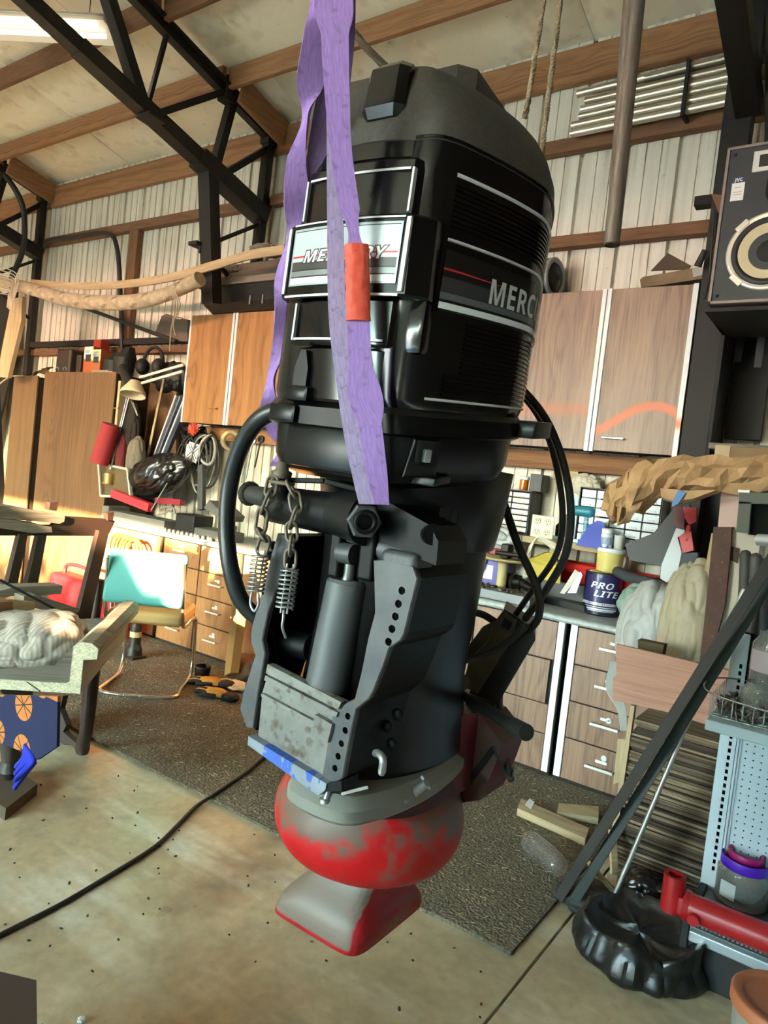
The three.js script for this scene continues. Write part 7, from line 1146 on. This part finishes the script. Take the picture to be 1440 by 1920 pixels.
{
  const a = [-3.687,0.0,-3.329];
  solo('black_cup', 'small open black cup standing on the carpet by the base cabinet', 'cup', lathe([[0, 0.013], [0.05, 0.013], [0.055, 0.09], [0.058, 0.1], [0.05, 0.1], [0.046, 0.03], [0, 0.025]], [a[0], 0, a[2]], 28), blackPlastic);
  const gl = (lab, c, turn) => {
    const t = thing('work_glove', lab, 'glove', 'work gloves on the carpet'), X = (g) => g.rotateY(turn).translate(c[0], 0.012, c[2]);
    part(t, 'palm', X(paperBlob([0, 0.028, 0], [0.085, 0.028, 0.05], 0.2, 2, 111, { flat: 0.9 })), mat(0xb9822f, 0.8));
    part(t, 'cuff', X(paperBlob([0.11, 0.026, 0], [0.06, 0.026, 0.055], 0.15, 2, 112, { flat: 0.9 })), mat(0x17171a, 0.8));
    for (let i = 0; i < 4; i++) part(t, 'finger', X(tube([[-0.06, 0.022, -0.035 + i * 0.024], [-0.11, 0.024, -0.042 + i * 0.028], [-0.15 + 0.012 * Math.abs(i - 1.4), 0.016, -0.045 + i * 0.03]], 0.0125, 14, 8)), mat(i % 2 ? 0x17171a : 0xa8772c, 0.8));
    part(t, 'thumb', X(tube([[0.02, 0.022, 0.045], [-0.03, 0.024, 0.075], [-0.06, 0.018, 0.085]], 0.0135, 14, 8)), mat(0x17171a, 0.8));
  };
  gl('tan and black work glove lying nearer the black cup', [-3.536,0.0,-3.278], 0.4); gl('tan and black work glove lying nearer the motor bracket', [-3.333,-0.0,-3.147], 0.15);
  solo('leaning_board', 'gilt edged board standing at the end of the drawer cabinet', 'board', slab3([[-3.594,0.59,-3.45],[-3.52,0.596,-3.45],[-3.539,0.067,-3.45],[-3.598,0.029,-3.45]], [0.03, 0, -0.05]), mat(0xa88a55, 0.45, 0.1));
  solo('brown_sack', 'brown sack slumped on the floor behind the springs', 'sack', uvb(paperBlob([-3.554,0.06,-3.634], [0.16, 0.11, 0.12], 0.16, 2, 113, { flat: 0.6 })), mat(0x5a4430, 0.9));
  solo('torn_paper', 'torn white paper lying beside the work gloves', 'paper', uvb(warp(paperBlob([-3.402,0.03,-3.368], [0.14, 0.02, 0.08], 0.4, 3, 115), (x, y, z) => [x, Math.max(0.013, y), z])), mat(0xc9bfa6, 0.8));
}
solo('power_cable', 'black power cord curving over the concrete and under the motor', 'cord', tube([[-2.018,0.009,-1.065],[-2.031,0.009,-1.134],[-2.045,0.009,-1.331],[-2.079,0.009,-1.53],[-2.115,0.009,-1.712],[-2.143,0.009,-1.806],[-2.21,0.009,-1.95],[-2.281,0.009,-2.102],[-2.292,0.02,-2.192],[-2.331,0.022,-2.339],[-2.373,0.022,-2.489],[-2.441,0.022,-2.667],[-2.542,0.022,-2.97]], 0.0085, 160, 9), rubber);
// ---------- settee with the weathered counter section ----------
{
  const dark = mat(0x2a1a14, 0.5), t = thing('wooden_settee', 'dark wooden settee frame piled with boards', 'settee'), X = -3.9;
  const pl = (q, d = -0.045) => slab3(q, [d, 0, 0]);
  part(t, 'top_rail', M(pl([[-3.9,1.038,-1.859],[-3.9,1.042,-2.276],[-3.9,1.097,-2.33],[-3.9,1.084,-2.649],[-3.9,1.071,-2.68],[-3.9,0.996,-2.647],[-3.9,0.979,-2.593],[-3.9,0.983,-1.864]])), dark);
  part(t, 'stile', pl([[-3.86,1.018,-2.549],[-3.86,1.002,-2.616],[-3.86,0.447,-2.542],[-3.86,0.455,-2.464],[-3.86,0.546,-2.468]]), dark);
  part(t, 'stile', pl([[-3.88,0.986,-2.181],[-3.88,0.986,-2.231],[-3.88,0.689,-2.202],[-3.88,0.693,-2.139]]), dark);
  part(t, 'stile', pl([[-3.88,0.992,-2.073],[-3.88,0.992,-2.119],[-3.88,0.708,-2.086],[-3.88,0.712,-2.03]]), dark);
  part(t, 'stile_cap', pl([[-3.88,1.125,-2.609],[-3.88,1.133,-2.653],[-3.88,1.079,-2.651],[-3.88,1.079,-2.614]]), dark);
  part(t, 'stile_cap', pl([[-3.88,1.177,-2.233],[-3.88,1.186,-2.283],[-3.88,1.129,-2.276],[-3.88,1.134,-2.23]]), dark);
  part(t, 'lower_rail', pl([[-3.85,0.525,-2.362],[-3.85,0.53,-2.457],[-3.85,0.523,-2.528],[-3.85,0.436,-2.537],[-3.85,0.421,-2.44]]), dark);
  part(t, 'seat_rail', bar([-3.93, 0.405, -2.6], [-3.05, 0.405, -2.05], 0.06, 0.08), dark);
  part(t, 'seat_rail', bar([-3.05, 0.405, -2.05], [-3.45, 0.405, -1.55], 0.06, 0.08), dark);
  part(t, 'leg', loft([ell(-3.09, 0.0, -2.06, 0.03, 0.025, 20), ell(-3.1, 0.02, -2.065, 0.04, 0.03, 20), ell(-3.08, 0.06, -2.055, 0.034, 0.028, 20), ell(-3.05, 0.12, -2.045, 0.03, 0.028, 20), ell(-3.04, 0.25, -2.04, 0.034, 0.032, 20), ell(-3.04, 0.44, -2.04, 0.036, 0.034, 20)]), dark);
  part(t, 'leg', rod([-3.93, 0.013, -2.6], [-3.92, 0.7, -2.63], 0.03, 0.03, 16), dark);
  part(t, 'apron', slab3([[-3.571,0.177,-2.05],[-3.283,0.24,-2.05],[-3.301,0.166,-2.05],[-3.231,0.102,-2.05],[-3.254,0.062,-2.05],[-3.096,0.034,-2.05],[-3.082,0.006,-2.05],[-3.189,0.019,-2.05],[-3.271,-0.015,-2.05],[-3.325,-0.049,-2.05],[-3.529,-0.073,-2.05]], [0, 0, -0.03]), mat(0x30241b, 0.7));
  part(t, 'leg', loft([ell(-2.96, 0.03, -1.63, 0.03, 0.03, 20), ell(-2.96, 0.08, -1.63, 0.05, 0.05, 20), ell(-2.96, 0.12, -1.63, 0.034, 0.034, 20), ell(-2.96, 0.2, -1.63, 0.05, 0.05, 20), ell(-2.96, 0.43, -1.63, 0.06, 0.06, 20)]), mat(0x2a2019, 0.6));
  part(t, 'foot_block', uvb(slab3([[-2.855,0.03,-1.475], [-2.696,0.03,-1.482], [-2.819,0.03,-1.68], [-3.05,0.03,-1.683], [-3.094,0.03,-1.588]].map((p) => [p[0], 0.0, p[2]]), [0, 0.05, 0])), mat(0x4a3c2c, 0.8));
  const Oc = [-2.718,0.455,-1.776], d = [-0.70, 0, -0.714], e = [-0.714, 0, 0.70];
  const prof = [[0, 0], [0, 0.15], [-0.055, 0.155], [-0.058, 0.2], [-0.03, 0.222], [0.015, 0.226], [0.045, 0.205], [0.048, 0.05], [0.06, 0.042], [0.62, 0.042], [0.62, 0]];
  const at = (L) => prof.map(([u, v]) => [Oc[0] + e[0] * u + d[0] * L, Oc[1] + v, Oc[2] + e[2] * u + d[2] * L]);
  const c = thing('counter_section', 'weathered grey L-shaped countertop section lying on the settee', 'countertop');
  part(c, 'laminate_body', uvb(loft([at(0.006), at(0.98)], true, true, 0.4), 2, 1), greyWood);
  const end = slab3(at(0.0), [d[0] * 0.006, 0, d[2] * 0.006]);
  part(c, 'cut_end', uvb(end, 1), mat(0xffffff, 0.9, 0, { map: tex(128, 128, (u, v) => mix([0.55, 0.52, 0.42], [0.86, 0.83, 0.73], vn(u * 60, v * 60, 60, 3) * 0.7 + fbm(u, v, 12, 3, 5) * 0.4), 0.2) }), 'pale chipboard cut end');
  part(c, 'crack', M(...[[0.42, 0.0, 0.46, 0.042], [0.16, 0.0, 0.22, 0.04]].map(([u0, v0, u1, v1]) => bar([Oc[0] + e[0] * u0 - d[0] * 0.002, Oc[1] + v0, Oc[2] + e[2] * u0 - d[2] * 0.002], [Oc[0] + e[0] * u1 - d[0] * 0.002, Oc[1] + v1, Oc[2] + e[2] * u1 - d[2] * 0.002], 0.004, 0.004))), darkGap);
  // towel on the counter section
  const tc = [Oc[0] + e[0] * 0.34 + d[0] * 0.34, Oc[1] + 0.12, Oc[2] + e[2] * 0.34 + d[2] * 0.34];
  const towelM = mat(0xffffff, 0.95, 0, { map: tex(128, 128, (u, v) => { const s = Math.sin(u * 6.2832 * 16) * 0.5 + 0.5, n = fbm(u, v, 5, 4, 3); return mix(mix([0.50, 0.46, 0.42], [0.72, 0.69, 0.66], s * 0.5 + n * 0.5), [0.34, 0.29, 0.25], Math.max(0, n - 0.58) * 2); }, 0.3) });
  solo('towel', 'crumpled ribbed grey-white towel heaped on the countertop section', 'towel', uvb(warp(paperBlob([0, 0, 0], [0.30, 0.15, 0.24], 0.22, 1.7, 121, { detail: 34, flat: 0.62 }), (x, y, z) => [tc[0] + e[0] * x + d[0] * z, tc[1] + y * (1.0 - x * 0.9) , tc[2] + e[2] * x + d[2] * z])), towelM);
}
{
  const gb = [['weathered grey board, the upper one laid on the settee top rail', [[-3.88,1.146,-1.841],[-3.88,1.146,-2.039],[-3.88,1.099,-2.331],[-3.88,1.068,-2.328],[-3.88,1.055,-2.302],[-3.88,1.089,-1.846]]], ['weathered grey board with a ragged end under the upper one', [[-3.86,1.08,-1.837],[-3.86,1.077,-2.005],[-3.86,1.038,-2.241],[-3.86,1.007,-2.25],[-3.86,1.001,-2.131],[-3.86,1.046,-1.84]]]];
  for (const [l, q] of gb) solo('grey_board', l, 'board', uvb(slab3(q, [-0.22, 0, 0]), 2), greyWood, 'boards on the settee');
  solo('grey_board', 'grey board sticking out level between the settee stiles', 'board', uvb(slab3([[-3.7,0.697,-1.794],[-3.7,0.735,-1.982],[-3.7,0.725,-2.248],[-3.7,0.676,-2.243],[-3.7,0.685,-1.958],[-3.7,0.647,-1.798]], [-0.1, 0, 0]), 2), greyWood, 'boards on the settee');
  solo('grey_board', 'pinkish grey board lying in the settee below the level one', 'board', uvb(slab3([[-3.6,0.702,-1.975],[-3.6,0.703,-2.047],[-3.6,0.606,-2.303],[-3.6,0.588,-2.298],[-3.6,0.584,-2.209],[-3.6,0.651,-1.98]], [-0.1, 0, 0]), 2), greyWood, 'boards on the settee');
  solo('grey_board', 'pale grey drilled plank behind the towel', 'board', uvb(slab3([[-3.5,0.71,-1.699],[-3.5,0.714,-1.854],[-3.5,0.687,-1.982],[-3.5,0.642,-1.981],[-3.5,0.641,-1.705]], [-0.04, 0, 0]), 2), lumberPale, 'boards on the settee');
  solo('brown_box', 'small brown wooden box end behind the towel', 'box', uvb(slab3([[-3.3,0.751,-1.603],[-3.3,0.749,-1.759],[-3.3,0.686,-1.764],[-3.3,0.681,-1.608]], [-0.15, 0, 0]), 2), lumberDark);
  solo('thin_stick', 'thin dark stick lying slantwise over the boards in the settee', 'stick', rod([-3.4,0.835,-1.741], [-3.3,0.668,-2.019], 0.007, 0.006, 8), darkGap);
  const tb = mat(0xffffff, 0.95, 0, { map: print(512, 512, (c, w, h) => { c.fillStyle = '#0e1438'; c.fillRect(0, 0, w, h); for (const [x, y, r] of [[120, 150, 58], [330, 190, 74], [350, 400, 74], [130, 380, 60], [470, 60, 60]]) { c.fillStyle = '#a5622a'; c.beginPath(); c.arc(x, y, r, 0, 7); c.fill(); c.strokeStyle = '#0e1024'; c.lineWidth = 5; for (const k of [-0.9, -0.3, 0.3, 0.9]) { c.beginPath(); c.moveTo(x - Math.cos(k) * r, y - Math.sin(k) * r); c.lineTo(x + Math.cos(k) * r, y + Math.sin(k) * r); c.stroke(); } } }) });
  const q = [[-2.935,0.446,-1.5],[-2.437,0.572,-1.5],[-2.413,0.386,-1.5],[-2.534,0.296,-1.5],[-2.692,0.288,-1.5],[-2.904,0.267,-1.5]], g = slab3(q, [0, 0, -0.012]); { const p = g.attributes.position, uv = new Float32Array(p.count * 2); for (let i = 0; i < p.count; i++) { uv[i * 2] = (p.getX(i) + 2.95) / 0.44; uv[i * 2 + 1] = (p.getY(i) - 0.2) / 0.44; } g.setAttribute('uv', new THREE.BufferAttribute(uv, 2)); }
  const t = thing('fleece_throw', 'dark blue basketball print throw hanging below the countertop section', 'blanket');
  part(t, 'cloth', g, tb);
  for (let i = 0; i < 7; i++) part(t, 'fringe', tube([[-2.625,0.324,-1.5], add3([-2.615,0.283,-1.49], [0.012 * i, 0, 0]), add3([-2.621,0.241,-1.48], [0.018 * i - 0.02, -0.02 * (i % 3), 0.01 * i])], 0.010, 14, 6), mat(0x14249a, 0.9));
  part(t, 'fringe_edge', slab3([[-2.673,0.312,-1.505],[-2.58,0.333,-1.505],[-2.561,0.266,-1.505],[-2.612,0.237,-1.505],[-2.65,0.272,-1.505]], [0, 0, -0.01]), mat(0x14249a, 0.9));
}
{
  const q = [[-1.62,0.26,-0.859], [-1.484,0.26,-0.926], [-1.307,0.26,-0.831], [-1.365,0.26,-0.74]];
  solo('wooden_crate', 'dark brown crate corner at the lower picture edge', 'crate', uvb(slab3(q.map((p) => [p[0], 0.0, p[2]]), [0, 0.26, 0])), mat(0x3a2c22, 0.8));
}
solo('paper_scrap', 'scrap of white plastic lying on the concrete in the foreground', 'scrap', uvb(paperBlob([-1.566,0.006,-1.117], [0.012, 0.006, 0.01], 0.5, 3, 131)), whiteTrim);
// loose straw on the carpet: short stalks nobody could count
{
  const im = new THREE.InstancedMesh(new THREE.BoxGeometry(0.018, 0.0012, 0.0014), mat(0xb7a67e, 0.9), 1600), mm = new THREE.Matrix4(), qq = new THREE.Quaternion();
  for (let k = 0; k < 1600; k++) { qq.setFromEuler(new THREE.Euler(0, rr(0, 6.28), rr(-0.1, 0.1))); im.setMatrixAt(k, mm.compose(new THREE.Vector3(rr(-5.2, -0.85), 0.018, rr(-3.68, -2.22)), qq, new THREE.Vector3(rr(0.4, 1.4), 1, rr(0.6, 1.3)))); }
  im.name = 'loose_straw'; tag(im, 'loose straw scattered over the carpet runner', 'straw'); im.userData.kind = 'stuff'; scene.add(im);
  const im2 = new THREE.InstancedMesh(new THREE.IcosahedronGeometry(0.007, 0), mat(0x2f2720, 0.95), 160);
  for (let k = 0; k < 160; k++) { qq.setFromEuler(new THREE.Euler(rr(0, 6), rr(0, 6), 0)); const z = rr(-2.15, -0.5); im2.setMatrixAt(k, mm.compose(new THREE.Vector3(rr(-2.9, -0.3), 0.003, z), qq, new THREE.Vector3(rr(0.4, 1.3), 0.5, rr(0.3, 0.9)))); }
  im2.name = 'grit'; tag(im2, 'dark grit and leaf crumbs scattered over the concrete', 'grit'); im2.userData.kind = 'stuff'; scene.add(im2);
}
// ---------- outside the picture: what shades the low sun ----------
{
  const lm = mat(0x46602c, 0.8, 0, { side: THREE.DoubleSide }), t = thing('shade_hedge', 'unseen leafy green row placed outside the big door to shade the low sun', 'shade_hedge');
  const geo = []; for (let i = 0; i < 34; i++) geo.push(warp(new THREE.IcosahedronGeometry(1, 3), (x, y, z) => { const k = 1 + 0.3 * (n3(x * 3 + i * 7, y * 3, z * 3, 5) - 0.5); return [-4.9 + i * 0.165 + x * k * 0.7, 1.40 + (i % 3) * 0.12 + (i * 0.165 > 4.55 ? 0.12 : i * 0.165 > 3.5 && i * 0.165 < 4.25 ? 0.62 : 0) + y * k * 1.45, 9.2 + z * k * 0.8]; }));  // unseen foliage, crowns raised where the low sun is to be blocked
  part(t, 'foliage', M(...geo), lm).userData.kind = 'stuff';
  const im = new THREE.InstancedMesh(new THREE.PlaneGeometry(0.09, 0.14), lm, 5000), mm = new THREE.Matrix4(), qq = new THREE.Quaternion();
  for (let k = 0; k < 5000; k++) { const a = rr(0, 6.28), y = 3.2 * Math.pow(rnd(), 0.55); qq.setFromEuler(new THREE.Euler(rr(0, 6), rr(0, 6), rr(0, 6))); im.setMatrixAt(k, mm.compose(new THREE.Vector3(rr(-5.3, 1.1), y, 9.2 + rr(-0.9, 0.9)), qq, new THREE.Vector3(1, 1, 1))); }
  im.name = 'leaves'; im.userData.kind = 'stuff'; im.castShadow = true; t.add(im);
}
settle();
renderer.render(scene, camera);
